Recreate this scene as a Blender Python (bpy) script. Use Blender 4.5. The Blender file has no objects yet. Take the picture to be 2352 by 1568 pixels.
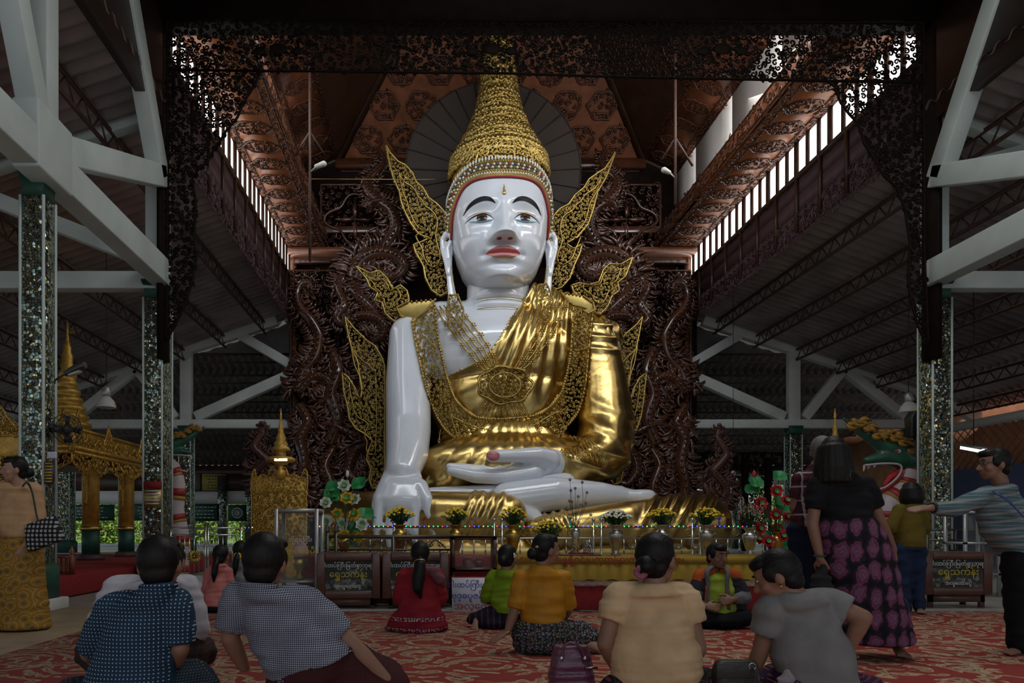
import bpy, math, random
import numpy as np
from mathutils import Vector, Matrix, Quaternion
from mathutils.bvhtree import BVHTree

sc = bpy.context.scene
col = sc.collection
RND = random.Random(11)

# ------------------------------------------------------------------ camera
F, CX, HY, CH = 1650.0, 985.0, 1210.0, 1.0       # focal length in px, vanishing point, camera height
cam_d = bpy.data.cameras.new('camera')
cam_d.sensor_width = 36.0
cam_d.lens = F / 2352 * 36
cam_d.shift_x = (1176 - CX) / 2352
cam_d.shift_y = (HY - 784) / 2352
cam_d.clip_end = 400
cam = bpy.data.objects.new('camera', cam_d)
cam.location = (0, 0, CH)
cam.rotation_euler = (math.pi / 2, 0, 0)
col.objects.link(cam)
sc.camera = cam

# ------------------------------------------------------------------ world, sun, daylight, exposure
sc.view_settings.view_transform = 'Standard'
sc.view_settings.look = 'None'
sc.view_settings.exposure = 0.0
sc.view_settings.gamma = 1.0
sc.view_settings.use_curve_mapping = False
world = bpy.data.worlds.new('sky')
sc.world = world
world.use_nodes = True
bg = world.node_tree.nodes['Background']
bg.inputs[0].default_value = (0.80, 0.90, 1.0, 1)
bg.inputs[1].default_value = 0.45

def light(name, kind, loc, target, energy, color=(1, 1, 1), size=(1, 1)):
    d = bpy.data.lights.new(name, kind)
    d.energy = energy
    d.color = color
    if kind == 'AREA':
        d.shape = 'RECTANGLE'; d.size = size[0]; d.size_y = size[1]
    o = bpy.data.objects.new(name, d)
    o.location = loc
    o.rotation_euler = (Vector(target) - Vector(loc)).to_track_quat('-Z', 'Y').to_euler()
    col.objects.link(o)
    return o
sun = light('sun', 'SUN', (0, -20, 40), (0, 14, 0), 3.2, (1, .96, .88))
# added unseen light on the statue's front, then daylight through the side clerestories
light('statue_fill_light', 'AREA', (2.06, 12.9, 12.6), (2.0, 20.5, 6.0), 205, (.86, .93, 1), (9.5, 2.2))
light('clerestory_light_east', 'AREA', (8.3, 17.5, 11.7), (2.6, 20, 6.0), 260, (1, .97, .92), (7.0, 1.4))
light('clerestory_light_west', 'AREA', (-4.1, 17.5, 11.7), (1.5, 20, 6.0), 90, (.85, .93, 1), (7.0, 1.4))
for n_ in ('statue_fill_light',): bpy.data.lights[n_].spread = 2.0
# daylight through the open entrance front behind the visitors
light('entrance_light', 'AREA', (2.0, -7.5, 6.2), (2.0, 10, 5.0), 155, (.86, .94, 1), (15, 5))

# added overhead fill that brightens the carpet; no opening is known there
light('carpet_fill_light', 'AREA', (3.5, 6.5, 10.3), (3.5, 6.6, 0), 75, (1, .97, .93), (6, 5))

# ------------------------------------------------------------------ helpers
def at(px, py, Y):
    return np.array(((px - CX) * Y / F, Y, CH + (HY - py) * Y / F))

def V3(*a): return np.array(a, float)

def frames(pts):
    pts = np.asarray(pts, float)
    t = np.gradient(pts, axis=0)
    t /= np.linalg.norm(t, axis=1)[:, None] + 1e-12
    up = np.array((0, 0, 1.)) if abs(t[0][2]) < .9 else np.array((0, 1., 0))
    ns = []
    n = np.cross(t[0], up); n /= np.linalg.norm(n)
    for i in range(len(pts)):
        n = n - t[i] * np.dot(n, t[i]); n /= np.linalg.norm(n) + 1e-12
        ns.append(n)
    ns = np.array(ns)
    return t, ns, np.cross(t, ns)

class MB:
    """collects geometry for one mesh"""
    def __init__(s): s.v = []; s.lo = []; s.ct = []; s.n = 0
    def add(s, V, faces):
        V = np.asarray(V, float).reshape(-1, 3)
        if isinstance(faces, np.ndarray):
            s.lo.append((faces + s.n).ravel()); s.ct.append(np.full(len(faces), faces.shape[1]))
        else:
            for f in faces: s.lo.append(np.asarray(f) + s.n)
            s.ct.append(np.array([len(f) for f in faces], int))
        s.v.append(V); s.n += len(V)
        return s
    BF = np.array([(0,3,2,1),(4,5,6,7),(0,1,5,4),(1,2,6,5),(2,3,7,6),(3,0,4,7)])
    def box(s, a, b):
        (x0,y0,z0),(x1,y1,z1) = a, b
        return s.add([(x0,y0,z0),(x1,y0,z0),(x1,y1,z0),(x0,y1,z0),(x0,y0,z1),(x1,y0,z1),(x1,y1,z1),(x0,y1,z1)], MB.BF)
    def bar(s, p, q, w, h=None, up=(0,0,1)):
        p = np.asarray(p, float); q = np.asarray(q, float); h = h or w
        d = q - p; d /= np.linalg.norm(d)
        up = np.asarray(up, float)
        if abs(np.dot(d, up)) > .98: up = np.array((0,1.,0))
        a = np.cross(d, up); a /= np.linalg.norm(a); b = np.cross(a, d)
        a = a * w / 2; b = b * h / 2
        return s.add([p-a-b, p+a-b, q+a-b, q-a-b, p-a+b, p+a+b, q+a+b, q-a+b], MB.BF)
    def rings(s, R, close=True, caps=True):
        R = np.asarray(R, float); m, n = R.shape[:2]
        i = np.arange(m-1)[:, None]; j = np.arange(n if close else n-1)[None, :]; k = (j+1) % n
        fs = np.stack([i*n+j, i*n+k, (i+1)*n+k, (i+1)*n+j], -1).reshape(-1, 4)
        b0 = s.n
        s.add(R.reshape(-1, 3), fs)
        if caps and close:
            s.lo.append(b0 + np.arange(n)[::-1]); s.lo.append(b0 + (m-1)*n + np.arange(n)); s.ct.append(np.array([n, n]))
        return s
    def tube(s, pts, r, n=8, sx=1, sy=1, caps=True):
        pts = np.asarray(pts, float); r = np.broadcast_to(r, len(pts))
        t, a, b = frames(pts)
        th = np.arange(n) / n * 2 * math.pi
        R = pts[:, None] + r[:, None, None] * (np.cos(th)[None, :, None] * a[:, None] * sx + np.sin(th)[None, :, None] * b[:, None] * sy)
        return s.rings(R, True, caps)
    def cap(s, p, q, r0, r1=None, n=12, m=4):
        """tapered capsule"""
        p = np.asarray(p, float); q = np.asarray(q, float); r1 = r0 if r1 is None else r1
        d = q - p; L = np.linalg.norm(d)
        d = d / L if L > 1e-9 else np.array((0,0,1.))
        ph = np.linspace(0, math.pi/2, m+1)[:-1]
        pts = [p - d*r0*math.cos(a) for a in ph] + [p] + [q] + [q + d*r1*math.sin(a) for a in ph[1:]] + [q + d*r1*.999]
        rr = [max(1e-4, r0*math.sin(a)) for a in ph] + [r0, r1] + [r1*math.cos(a) for a in ph[1:]] + [1e-4]
        up = np.array((0,0,1.)) if abs(d[2]) < .9 else np.array((0,1.,0))
        a = np.cross(d, up); a /= np.linalg.norm(a); b = np.cross(d, a)
        th = np.arange(n)/n*2*math.pi
        R = np.array(pts)[:, None] + np.array(rr)[:, None, None]*(np.cos(th)[None, :, None]*a + np.sin(th)[None, :, None]*b)
        return s.rings(R)
    def chain(s, pts, rr, n=12):
        for i in range(len(pts)-1): s.cap(pts[i], pts[i+1], rr[i], rr[i+1], n)
        return s
    def ell(s, c, r, nu=16, nv=10, rot=None):
        r = np.broadcast_to(r, 3)
        ph = np.linspace(1e-3, math.pi-1e-3, nv)
        th = np.arange(nu)/nu*2*math.pi
        R = np.stack([np.sin(ph)[:, None]*np.cos(th)*r[0], np.sin(ph)[:, None]*np.sin(th)*r[1], -np.cos(ph)[:, None]*np.ones(nu)*r[2]], -1)
        if rot is not None: R = R @ np.array(rot.to_3x3() if hasattr(rot, 'to_3x3') else rot).T
        return s.rings(R + np.asarray(c, float))
    def lathe(s, prof, c=(0,0,0), n=16, caps=True):
        th = np.arange(n)/n*2*math.pi
        R = np.array([[(r*math.cos(t), r*math.sin(t), z) for t in th] for r, z in prof]) + np.asarray(c, float)
        return s.rings(R, True, caps)
    def loft(s, secs, n=20, p=2.0):
        """secs: (center, halfwidth vec, halfdepth vec); superellipse rings"""
        th = np.arange(n)/n*2*math.pi
        c = np.sign(np.cos(th))*np.abs(np.cos(th))**(2/p); d = np.sign(np.sin(th))*np.abs(np.sin(th))**(2/p)
        R = np.array([np.asarray(o, float) + c[:, None]*np.asarray(a, float) + d[:, None]*np.asarray(b, float) for o, a, b in secs])
        return s.rings(R)
    def poly(s, pts, thick):
        """pts 3D planar loop extruded by vector thick"""
        P = np.asarray(pts, float); n = len(P); T = np.asarray(thick, float)
        i = np.arange(n); k = (i+1) % n
        fs = [tuple(i[::-1]), tuple(i+n)] + [(a, b, b+n, a+n) for a, b in zip(i, k)]
        return s.add(np.concatenate([P, P+T]), fs)
    def grid(s, P, close=False):
        return s.rings(P, close, False)
    def mesh(s, name, smooth=False):
        me = bpy.data.meshes.new(name)
        V = np.concatenate(s.v); lo = np.concatenate(s.lo).astype(np.int32); ct = np.concatenate(s.ct).astype(np.int32)
        me.vertices.add(len(V)); me.vertices.foreach_set('co', V.astype(np.float32).ravel())
        me.loops.add(len(lo)); me.loops.foreach_set('vertex_index', lo)
        me.polygons.add(len(ct))
        st = np.zeros(len(ct), np.int32); st[1:] = np.cumsum(ct)[:-1]
        me.polygons.foreach_set('loop_start', st)
        try: me.polygons.foreach_set('loop_total', ct)
        except Exception: pass
        me.update(calc_edges=True)
        if smooth: me.polygons.foreach_set('use_smooth', np.ones(len(ct), bool))
        return me
    def build(s, name, mat, parent=None, smooth=False, bevel=0, **kw):
        return put(name, s.mesh(name, smooth), mat, parent, bevel, **kw)

def wloc(o):
    v = np.zeros(3)
    while o is not None: v += np.array(o.location); o = o.parent
    return v

def put(name, me, mat, parent=None, bevel=0, world=True, kind=None, label=None):
    if parent is not None and world:
        w = wloc(parent)
        if np.abs(w).max() > 1e-9:
            n = len(me.vertices); a = np.empty(n*3, np.float32); me.vertices.foreach_get('co', a)
            a = a.reshape(-1, 3) - w.astype(np.float32); me.vertices.foreach_set('co', a.ravel())
    me.materials.append(mat)
    o = bpy.data.objects.new(name, me)
    col.objects.link(o)
    if parent is not None: o.parent = parent
    if bevel:
        m = o.modifiers.new('bevel', 'BEVEL'); m.width = bevel; m.segments = 2; m.limit_method = 'ANGLE'; m.angle_limit = .6
    if kind: o['kind'] = kind
    if label: o['label'] = label
    return o

def tag(o, label, cat, group=None):
    o['label'] = label; o['category'] = cat
    if group: o['group'] = group
    return o
def thing(name, label, cat, loc=(0,0,0), group=None, rotz=0):
    o = bpy.data.objects.new(name, None); o.empty_display_size = .1
    o.location = loc; o.rotation_euler = (0, 0, rotz); col.objects.link(o)
    return tag(o, label, cat, group)
def struct(name, mb, mat, smooth=False, bevel=0, label=None):
    o = mb.build(name, mat, None, smooth, bevel); o['kind'] = 'structure'
    if label: o['label'] = label
    return o
def sroot(name, loc=(0,0,0), label=None):
    o = bpy.data.objects.new(name, None); o.location = loc; o.empty_display_size = .1
    col.objects.link(o); o['kind'] = 'structure'
    if label: o['label'] = label
    return o
def clone(o, loc=None, rotz=None, label=None, parent=None):
    c = o.copy(); col.objects.link(c)
    if parent is not None: c.parent = parent
    if loc is not None: c.location = loc
    if rotz is not None: c.rotation_euler = (0, 0, rotz)
    if label: c['label'] = label
    for ch in o.children:
        d = ch.copy(); col.objects.link(d); d.parent = c
        for g in ch.children:
            e = g.copy(); col.objects.link(e); e.parent = d
    return c

FLOOR = [False]
def blob(mb, voxel, smooth=3, disp=None):
    """voxel-remesh everything in mb into one continuous smooth surface"""
    me = mb.mesh('tmp')
    o = bpy.data.objects.new('tmp', me); col.objects.link(o)
    m = o.modifiers.new('r', 'REMESH'); m.mode = 'VOXEL'; m.voxel_size = voxel; m.use_smooth_shade = True
    if smooth:
        k = o.modifiers.new('s', 'SMOOTH'); k.factor = .5; k.iterations = smooth
    dg = bpy.context.evaluated_depsgraph_get()
    out = bpy.data.meshes.new_from_object(o.evaluated_get(dg))
    bpy.data.objects.remove(o); bpy.data.meshes.remove(me)
    out.polygons.foreach_set('use_smooth', np.ones(len(out.polygons), bool))
    if FLOOR[0] and disp is None: disp = lambda P, Nn: P
    if disp is not None:
        n = len(out.vertices); a = np.empty(n*3, np.float32); out.vertices.foreach_get('co', a); a = a.reshape(-1, 3).astype(float)
        nn = np.empty(n*3, np.float32); out.vertices.foreach_get('normal', nn); nn = nn.reshape(-1, 3).astype(float)
        a = disp(a, nn)
        if FLOOR[0]: a[:, 2] = np.maximum(a[:, 2], .003)
        out.vertices.foreach_set('co', a.astype(np.float32).ravel()); out.update()
    return out
def coords(me):
    a = np.empty(len(me.vertices)*3, np.float32); me.vertices.foreach_get('co', a); return a.reshape(-1, 3).astype(float)
def cut(me, keep):
    """drop the faces for which keep(center) is false"""
    import bmesh
    bm = bmesh.new(); bm.from_mesh(me)
    kill = [f for f in bm.faces if not keep(f.calc_center_median())]
    bmesh.ops.delete(bm, geom=kill, context='FACES'); bm.to_mesh(me); bm.free(); return me
def bvh_of(me):
    return BVHTree.FromPolygons([tuple(v) for v in coords(me)], [tuple(p.vertices) for p in me.polygons])
def spline(pts, n):
    """Catmull-Rom through pts, n samples"""
    P = np.asarray(pts, float); m = len(P)
    E = np.vstack([2*P[0]-P[1], P, 2*P[-1]-P[-2]])
    out = []
    for u in np.linspace(0, m-1-1e-9, n):
        i = int(u); t = u - i
        a, b, c, d = E[i], E[i+1], E[i+2], E[i+3]
        out.append(.5*((2*b)+(-a+c)*t+(2*a-5*b+4*c-d)*t*t+(-a+3*b-3*c+d)*t**3))
    return np.array(out)

# ---- openwork carving: curled ribbons that fill a 2D outline, mapped to 3D
def inside(P, poly):
    P = np.atleast_2d(P); x, y = P[:, 0], P[:, 1]; r = np.zeros(len(P), bool)
    poly = np.asarray(poly, float); q = np.roll(poly, 1, 0)
    for (x0, y0), (x1, y1) in zip(q, poly):
        c = ((y0 > y) != (y1 > y))
        if y0 == y1: continue
        r ^= c & (x < (x1-x0)*(y-y0)/(y1-y0)+x0)
    return r
def ribbon2(path, w, hgt):
    """2D path -> (verts (x,y,h), quads): ridge section, closed at the back"""
    P = np.asarray(path, float); n = len(P)
    t = np.gradient(P, axis=0); t /= np.linalg.norm(t, axis=1)[:, None]+1e-12
    nn = np.stack([-t[:, 1], t[:, 0]], 1)
    w = np.broadcast_to(w, n)[:, None]
    A = np.hstack([P-nn*w, np.zeros((n, 1))]); B = np.hstack([P, np.broadcast_to(hgt, n)[:, None]]); C = np.hstack([P+nn*w, np.zeros((n, 1))])
    Vv = np.stack([A, B, C], 1).reshape(-1, 3)
    i = np.arange(n-1)*3
    q = np.concatenate([np.stack([i, i+3, i+4, i+1], 1), np.stack([i+1, i+4, i+5, i+2], 1), np.stack([i+2, i+5, i+3, i], 1)])
    return Vv, q
def curl2(c, r, ang, turns=1.35, sgn=1, seg=13, w=.2, h=.25):
    t = np.linspace(0, 1, seg)
    a = ang + sgn*turns*2*math.pi*t
    rr = r*(1-.82*t**.8)
    path = np.stack([c[0]+rr*np.cos(a), c[1]+rr*np.sin(a)], 1)
    return ribbon2(path, r*w*(1-.45*t), r*h)
def openwork(mb, outline, d, mapf, seed=1, w=.2, h=.3, border=0, jitter=1.0, dmin=None, tries=30, bh=None, seg=13, holes=None, knob=0):
    """fill outline (2D loop) with curls at spacing d; mapf(N,3 array of x,y,height)->N,3 world"""
    rg = np.random.RandomState(seed)
    poly = np.asarray(outline, float)
    lo, hi = poly.min(0), poly.max(0)
    cell = d/1.4; occ = {}
    pts = []
    nt = int(tries*np.prod(hi-lo)/(d*d))
    C = lo+(hi-lo)*rg.rand(nt, 2); C = C[inside(C, poly)]
    for c in C:
        k = (int((c[0]-lo[0])//cell), int((c[1]-lo[1])//cell)); bad = False
        for a in (-2,-1,0,1,2):
            for b in (-2,-1,0,1,2):
                for o in occ.get((k[0]+a, k[1]+b), ()):
                    if (o[0]-c[0])**2+(o[1]-c[1])**2 < d*d: bad = True; break
        if not bad: occ.setdefault(k, []).append(c); pts.append(c)
    for c in pts:
        if holes is not None and holes(c): continue
        r = d*(.56+.16*rg.rand())
        v, q = curl2(c, r, rg.rand()*6.28, 1.05+.5*rg.rand(), 1 if rg.rand() < .5 else -1, seg, w, h)
        mb.add(mapf(v), q)
        if knob and rg.rand() < knob:
            a = np.linspace(0, 2*math.pi, 7)[:-1]; kr = d*.2
            ring = np.stack([c[0]+kr*np.cos(a), c[1]+kr*np.sin(a), np.zeros(6)], 1)
            mb.add(mapf(np.vstack([ring, [[c[0], c[1], d*h*1.6]]])), np.array([(i, (i+1) % 6, 6) for i in range(6)]))
    if border:
        L = np.vstack([poly, poly[:1]])
        dense = [L[0]]
        for a, b in zip(L[:-1], L[1:]):
            k = max(1, int(np.linalg.norm(b-a)/(d*.7)))
            dense += [a+(b-a)*(j+1)/k for j in range(k)]
        v, q = ribbon2(np.array(dense), border, bh or border*1.4)
        mb.add(mapf(v), q)
    return pts
def flat_map(o, ax, ay, az):
    o, ax, ay, az = (np.asarray(k, float) for k in (o, ax, ay, az))
    return lambda v: o + v[:, :1]*ax + v[:, 1:2]*ay + v[:, 2:3]*az
def px_map(Y, lean=0.0, y0=0.0, off=0.0):
    """outline in photo pixels on an upright plate at depth Y (lean: metres of depth per metre of height)"""
    s = Y/F
    def f(v):
        x = (v[:, 0]-CX)*s; z = CH+(HY-v[:, 1])*s
        return np.stack([x, np.full(len(v), Y+off)-v[:, 2]*s+lean*(z-y0), z], 1)
    return f

# ------------------------------------------------------------------ materials
def nodes(name):
    m = bpy.data.materials.new(name); m.use_nodes = True
    nt = m.node_tree; return m, nt, nt.nodes['Principled BSDF']
def N(nt, kind, **kw):
    n = nt.nodes.new(kind)
    for k, v in kw.items():
        if k in n.inputs: n.inputs[k].default_value = v
        else: setattr(n, k, v)
    return n
def lnk(nt, a, b): nt.links.new(a, b)
def coordn(nt, scale=(1,1,1), kind='Object'):
    t = N(nt, 'ShaderNodeTexCoord'); mp = N(nt, 'ShaderNodeMapping'); mp.inputs['Scale'].default_value = scale
    lnk(nt, t.outputs[kind], mp.inputs[0]); return mp.outputs[0]
def ramp(nt, fac, stops, interp='LINEAR'):
    r = N(nt, 'ShaderNodeValToRGB'); r.color_ramp.interpolation = interp
    e = r.color_ramp.elements
    while len(e) < len(stops): e.new(.5)
    for k, (p, c) in zip(e, stops): k.position = p; k.color = (*c, 1) if len(c) == 3 else c
    lnk(nt, fac, r.inputs[0]); return r.outputs[0]
def mixc(nt, fac, a, b, mode='MIX'):
    m = N(nt, 'ShaderNodeMix', data_type='RGBA', blend_type=mode)
    for sck, val in ((m.inputs[0], fac), (m.inputs[6], a), (m.inputs[7], b)):
        if hasattr(val, 'links'): lnk(nt, val, sck)
        elif isinstance(val, (int, float)): sck.default_value = val
        else: sck.default_value = (*val, 1)
    return m.outputs[2]
def mth(nt, op, a, b=None):
    m = N(nt, 'ShaderNodeMath', operation=op)
    for i, val in enumerate((a, b)):
        if val is None: continue
        if hasattr(val, 'links'): lnk(nt, val, m.inputs[i])
        else: m.inputs[i].default_value = val
    return m.outputs[0]
def bump(nt, b, hgt, strength=.3, dist=.02):
    k = N(nt, 'ShaderNodeBump'); k.inputs['Strength'].default_value = strength; k.inputs['Distance'].default_value = dist
    lnk(nt, hgt, k.inputs['Height']); lnk(nt, k.outputs[0], b.inputs['Normal'])
def mat(name, c, rough=.6, metal=0, var=.15, scale=6, bmp=0, bscale=40, coat=0, spec=.5, c2=None, emit=0, kind='Object', bdist=.02):
    m, nt, b = nodes(name)
    b.inputs['Roughness'].default_value = rough; b.inputs['Metallic'].default_value = metal
    b.inputs['Coat Weight'].default_value = coat; b.inputs['Coat Roughness'].default_value = .08
    b.inputs['Specular IOR Level'].default_value = spec
    co = coordn(nt, kind=kind)
    if var or c2:
        n = N(nt, 'ShaderNodeTexNoise', Scale=scale, Detail=4.0); lnk(nt, co, n.inputs['Vector'])
        lo = c2 or tuple(k*(1-var) for k in c); hi = c if c2 else tuple(min(1, k*(1+var)) for k in c)
        lnk(nt, ramp(nt, n.outputs[0], [(.3, lo), (.7, hi)]), b.inputs['Base Color'])
    else: b.inputs['Base Color'].default_value = (*c, 1)
    if bmp:
        n2 = N(nt, 'ShaderNodeTexNoise', Scale=bscale, Detail=3.0); lnk(nt, co, n2.inputs['Vector']); bump(nt, b, n2.outputs[0], bmp, bdist)
    if emit: b.inputs['Emission Color'].default_value = (*c, 1); b.inputs['Emission Strength'].default_value = emit
    return m
def glass_mat(name, c=(.5,.55,.53), alpha=.22, rough=.05):
    m, nt, b = nodes(name)
    b.inputs['Base Color'].default_value = (*c, 1); b.inputs['Alpha'].default_value = alpha; b.inputs['Roughness'].default_value = rough
    return m
def emit_mat(name, c, s):
    m, nt, b = nodes(name)
    b.inputs['Base Color'].default_value = (*c, 1); b.inputs['Emission Color'].default_value = (*c, 1); b.inputs['Emission Strength'].default_value = s
    return m

M = {}
M['white'] = mat('white_lacquer', (.70,.735,.80), .20, var=.03, coat=.7, scale=1.5)
M['gold'] = mat('gold_leaf', (.68,.48,.17), .28, 1, var=.12, scale=3, bmp=.12, bscale=5, bdist=.05)
M['goldf'] = mat('gold_filigree', (.54,.39,.125), .42, 1, var=.25, scale=8)
M['goldp'] = mat('gold_plate', (.52,.39,.13), .42, .9, var=.12, scale=6)
M['goldpaint'] = mat('gold_paint', (.56,.34,.07), .40, .55, var=.25, scale=9, bmp=.35, bscale=30)
M['wood'] = mat('varnished_carved_wood', (.105,.038,.018), .22, var=.35, scale=2.5, coat=.5)
M['woodred'] = mat('red_brown_teak', (.22,.072,.03), .42, var=.3, scale=3, coat=.15)
M['wallback'] = mat('dark_screen_wall', (.02,.010,.007), .75, var=.3, scale=3, spec=.15)
M['woodbounce'] = mat('teak_warm_bounce', (.36,.125,.05), .42, var=.3, scale=3, coat=.15)  # lighter copy of the teak, warm bounced light put into its colour
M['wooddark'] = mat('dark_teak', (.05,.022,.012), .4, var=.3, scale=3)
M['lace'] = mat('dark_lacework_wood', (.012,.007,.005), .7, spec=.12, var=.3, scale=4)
M['purple'] = mat('maroon_boards', (.085,.04,.048), .6, var=.2, scale=4)
M['conc'] = mat('pale_painted_concrete', (.56,.64,.62), .65, var=.12, scale=1.2, bmp=.05, bscale=8)
M['conc2'] = mat('weathered_white_concrete', (.60,.62,.60), .7, var=.12, scale=1.5)
M['wallwhite'] = mat('white_plaster', (.66,.64,.62), .8, var=.05)
M['steel'] = mat('brown_painted_steel', (.075,.035,.025), .6, var=.25)
M['chrome'] = mat('stainless_steel', (.55,.55,.53), .2, 1, var=.05)
M['iron'] = mat('dark_iron', (.10,.095,.09), .4, .7, var=.15)
M['red'] = mat('red_cloth', (.24,.012,.014), .85, var=.2, scale=20, bmp=.1)
M['black'] = mat('black_plastic', (.012,.012,.013), .45, var=.1)
M['green'] = mat('green_paint', (.012,.075,.05), .5, var=.2)
M['pane'] = emit_mat('bright_window_pane', (1,.99,.97), 2.2)
def corr_mat(name, c):
    return mat(name, c, .34, .6, var=.3, scale=1.1)
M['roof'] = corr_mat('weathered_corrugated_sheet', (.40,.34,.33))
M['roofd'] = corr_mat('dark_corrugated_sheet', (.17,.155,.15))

def mirror_mat(name, tint, sc_=16):
    m, nt, b = nodes(name)
    co = coordn(nt, (1,1,1))
    v = N(nt, 'ShaderNodeTexVoronoi', Scale=sc_, Randomness=.8); lnk(nt, co, v.inputs['Vector'])
    ed = N(nt, 'ShaderNodeTexVoronoi', Scale=sc_, Randomness=.8, feature='DISTANCE_TO_EDGE'); lnk(nt, co, ed.inputs['Vector'])
    fac = ramp(nt, ed.outputs['Distance'], [(.05, (0,0,0)), (.12, (1,1,1))])
    hue = ramp(nt, v.outputs['Color'], [(.2, tint), (.5, tuple(k*.6 for k in tint)), (.85, (.75,.62,.3))])
    lnk(nt, mixc(nt, fac, (.03,.05,.04), hue), b.inputs['Base Color'])
    b.inputs['Metallic'].default_value = .9; b.inputs['Roughness'].default_value = .12
    g = N(nt, 'ShaderNodeNewGeometry')
    d = N(nt, 'ShaderNodeVectorMath', operation='SUBTRACT'); lnk(nt, v.outputs['Color'], d.inputs[0]); d.inputs[1].default_value = (.5,.5,.5)
    k = N(nt, 'ShaderNodeVectorMath', operation='SCALE'); lnk(nt, d.outputs[0], k.inputs[0]); k.inputs['Scale'].default_value = .6
    a = N(nt, 'ShaderNodeVectorMath', operation='ADD'); lnk(nt, g.outputs['Normal'], a.inputs[0]); lnk(nt, k.outputs[0], a.inputs[1])
    nm = N(nt, 'ShaderNodeVectorMath', operation='NORMALIZE'); lnk(nt, a.outputs[0], nm.inputs[0]); lnk(nt, nm.outputs[0], b.inputs['Normal'])
    return m
M['mirror'] = mirror_mat('mirror_mosaic', (.36,.46,.42), 27)

def carpet_mat():
    m, nt, b = nodes('red_floral_carpet')
    co = coordn(nt, (1,1,1))
    n0 = N(nt, 'ShaderNodeTexNoise', Scale=3.0, Detail=2.0); lnk(nt, co, n0.inputs['Vector'])
    mx = N(nt, 'ShaderNodeMix', data_type='RGBA'); mx.inputs[0].default_value = .16; lnk(nt, co, mx.inputs[6]); lnk(nt, n0.outputs['Color'], mx.inputs[7])
    v = N(nt, 'ShaderNodeTexVoronoi', Scale=1.7, feature='SMOOTH_F1', Smoothness=.1); lnk(nt, mx.outputs[2], v.inputs['Vector'])
    w = mth(nt, 'SINE', mth(nt, 'MULTIPLY', v.outputs['Distance'], 38.0))
    n = N(nt, 'ShaderNodeTexNoise', Scale=3.6, Detail=3.0, Distortion=1.9); lnk(nt, mx.outputs[2], n.inputs['Vector'])
    f = mth(nt, 'ADD', mth(nt, 'MULTIPLY', w, .10), n.outputs[0])
    base = ramp(nt, f, [(.49, (.34,.036,.025)), (.52, (.48,.36,.20)), (.58, (.53,.43,.29)), (.60, (.36,.05,.03)), (.64, (.45,.28,.12)), (.67, (.30,.40,.35)), (.70, (.34,.036,.028))])
    lnk(nt, base, b.inputs['Base Color']); b.inputs['Roughness'].default_value = .95
    n3 = N(nt, 'ShaderNodeTexNoise', Scale=180.0); lnk(nt, co, n3.inputs['Vector']); bump(nt, b, n3.outputs[0], .3, .004)
    return m
M['carpet'] = carpet_mat()
# ================================================================== the hall
XL, XR, XC, YF, YB = -4.64, 8.77, 2.065, 12.5, 24.3
def mx(x): return 2*XC - x

M['tile'] = mat('worn_floor_tile', (.30,.29,.27), .45, var=.15, scale=2)
struct('floor', MB().box((-26,-10,-.12), (30,37,-.012)), M['tile'])
c = MB(); c.box((-3.35,-1,-.012), (12.5,8.55,0))
tag(c.build('carpet', M['carpet']), 'red carpet with cream scrolling flowers under the seated people', 'carpet')
M['mat'] = mat('beige_woven_mat', (.27,.20,.125), .9, var=.2, scale=3, bmp=.3, bscale=60)
m_ = MB(); m_.box((-8.5,3.0,-.012), (-3.352,9.1,-.002))
tag(m_.build('floor_mat', M['mat']), 'plain tan mat beside the red carpet under the standing woman', 'mat')

# ---- corrugated roofs
def corrugated(p0, p1, q0, q1, pitch, amp=.09):
    """sheet with edge p0->p1 along the ribs' spread, q the other end of each rib"""
    p0, p1, q0, q1 = (np.asarray(k, float) for k in (p0, p1, q0, q1))
    n = int(np.linalg.norm(p1-p0)/pitch)*4
    t = np.arange(n+1)/n
    hgt = np.tile([0, 0, amp, amp], n//4+1)[:n+1]
    A = p0+(p1-p0)*t[:, None]; B = q0+(q1-q0)*t[:, None]
    A[:, 2] += hgt; B[:, 2] += hgt
    return MB().grid(np.stack([A, B]))
def joist(p, q, h=.34, step=.55, w=.05):
    mb = MB(); p = np.asarray(p, float); q = np.asarray(q, float)
    dn = np.array((0,0,-h))
    mb.bar(p, q, w, w*1.4); mb.bar(p+dn, q+dn, w, w*1.2)
    n = int(np.linalg.norm(q-p)/step)
    for i in range(n):
        a = p+(q-p)*i/n; b = p+(q-p)*(i+1)/n; m = (a+b)/2
        mb.bar(a, m+dn, .022); mb.bar(m+dn, b, .022)
    return mb
SL = .345
def roofz(x): return 8.15-SL*(abs(x-XC)-(XR-XC))
for side, s in (('left', -1), ('right', 1)):
    xe = XC+s*(XR-XC-.1); xo = XC+s*19.5
    r = struct('ceiling_'+side, corrugated((xe,-7,roofz(xe)+.12), (xe,24.6,roofz(xe)+.12), (xo,-7,roofz(xo)+.12), (xo,24.6,roofz(xo)+.12), .3), M['roof'],
               label='weathered corrugated sheet roof over the aisle')
    for k in range(9):
        x = XC+s*(7.6+k*1.35)
        joist((x,2,roofz(x)+.05), (x,24.4,roofz(x)+.05)).build('joist', M['steel'], r)
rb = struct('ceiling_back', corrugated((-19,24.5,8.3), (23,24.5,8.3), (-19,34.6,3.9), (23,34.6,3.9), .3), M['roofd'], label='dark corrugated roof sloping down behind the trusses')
for k in range(8):
    y = 25.3+k*1.2; z = 8.3-(y-24.5)*.4356-.06
    for xa, xb in ((-18, -4.7), (8.9, 22)):
        joist((xa,y,z), (xb,y,z), .3, .7).build('purlin', M['steel'], rb)
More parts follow.
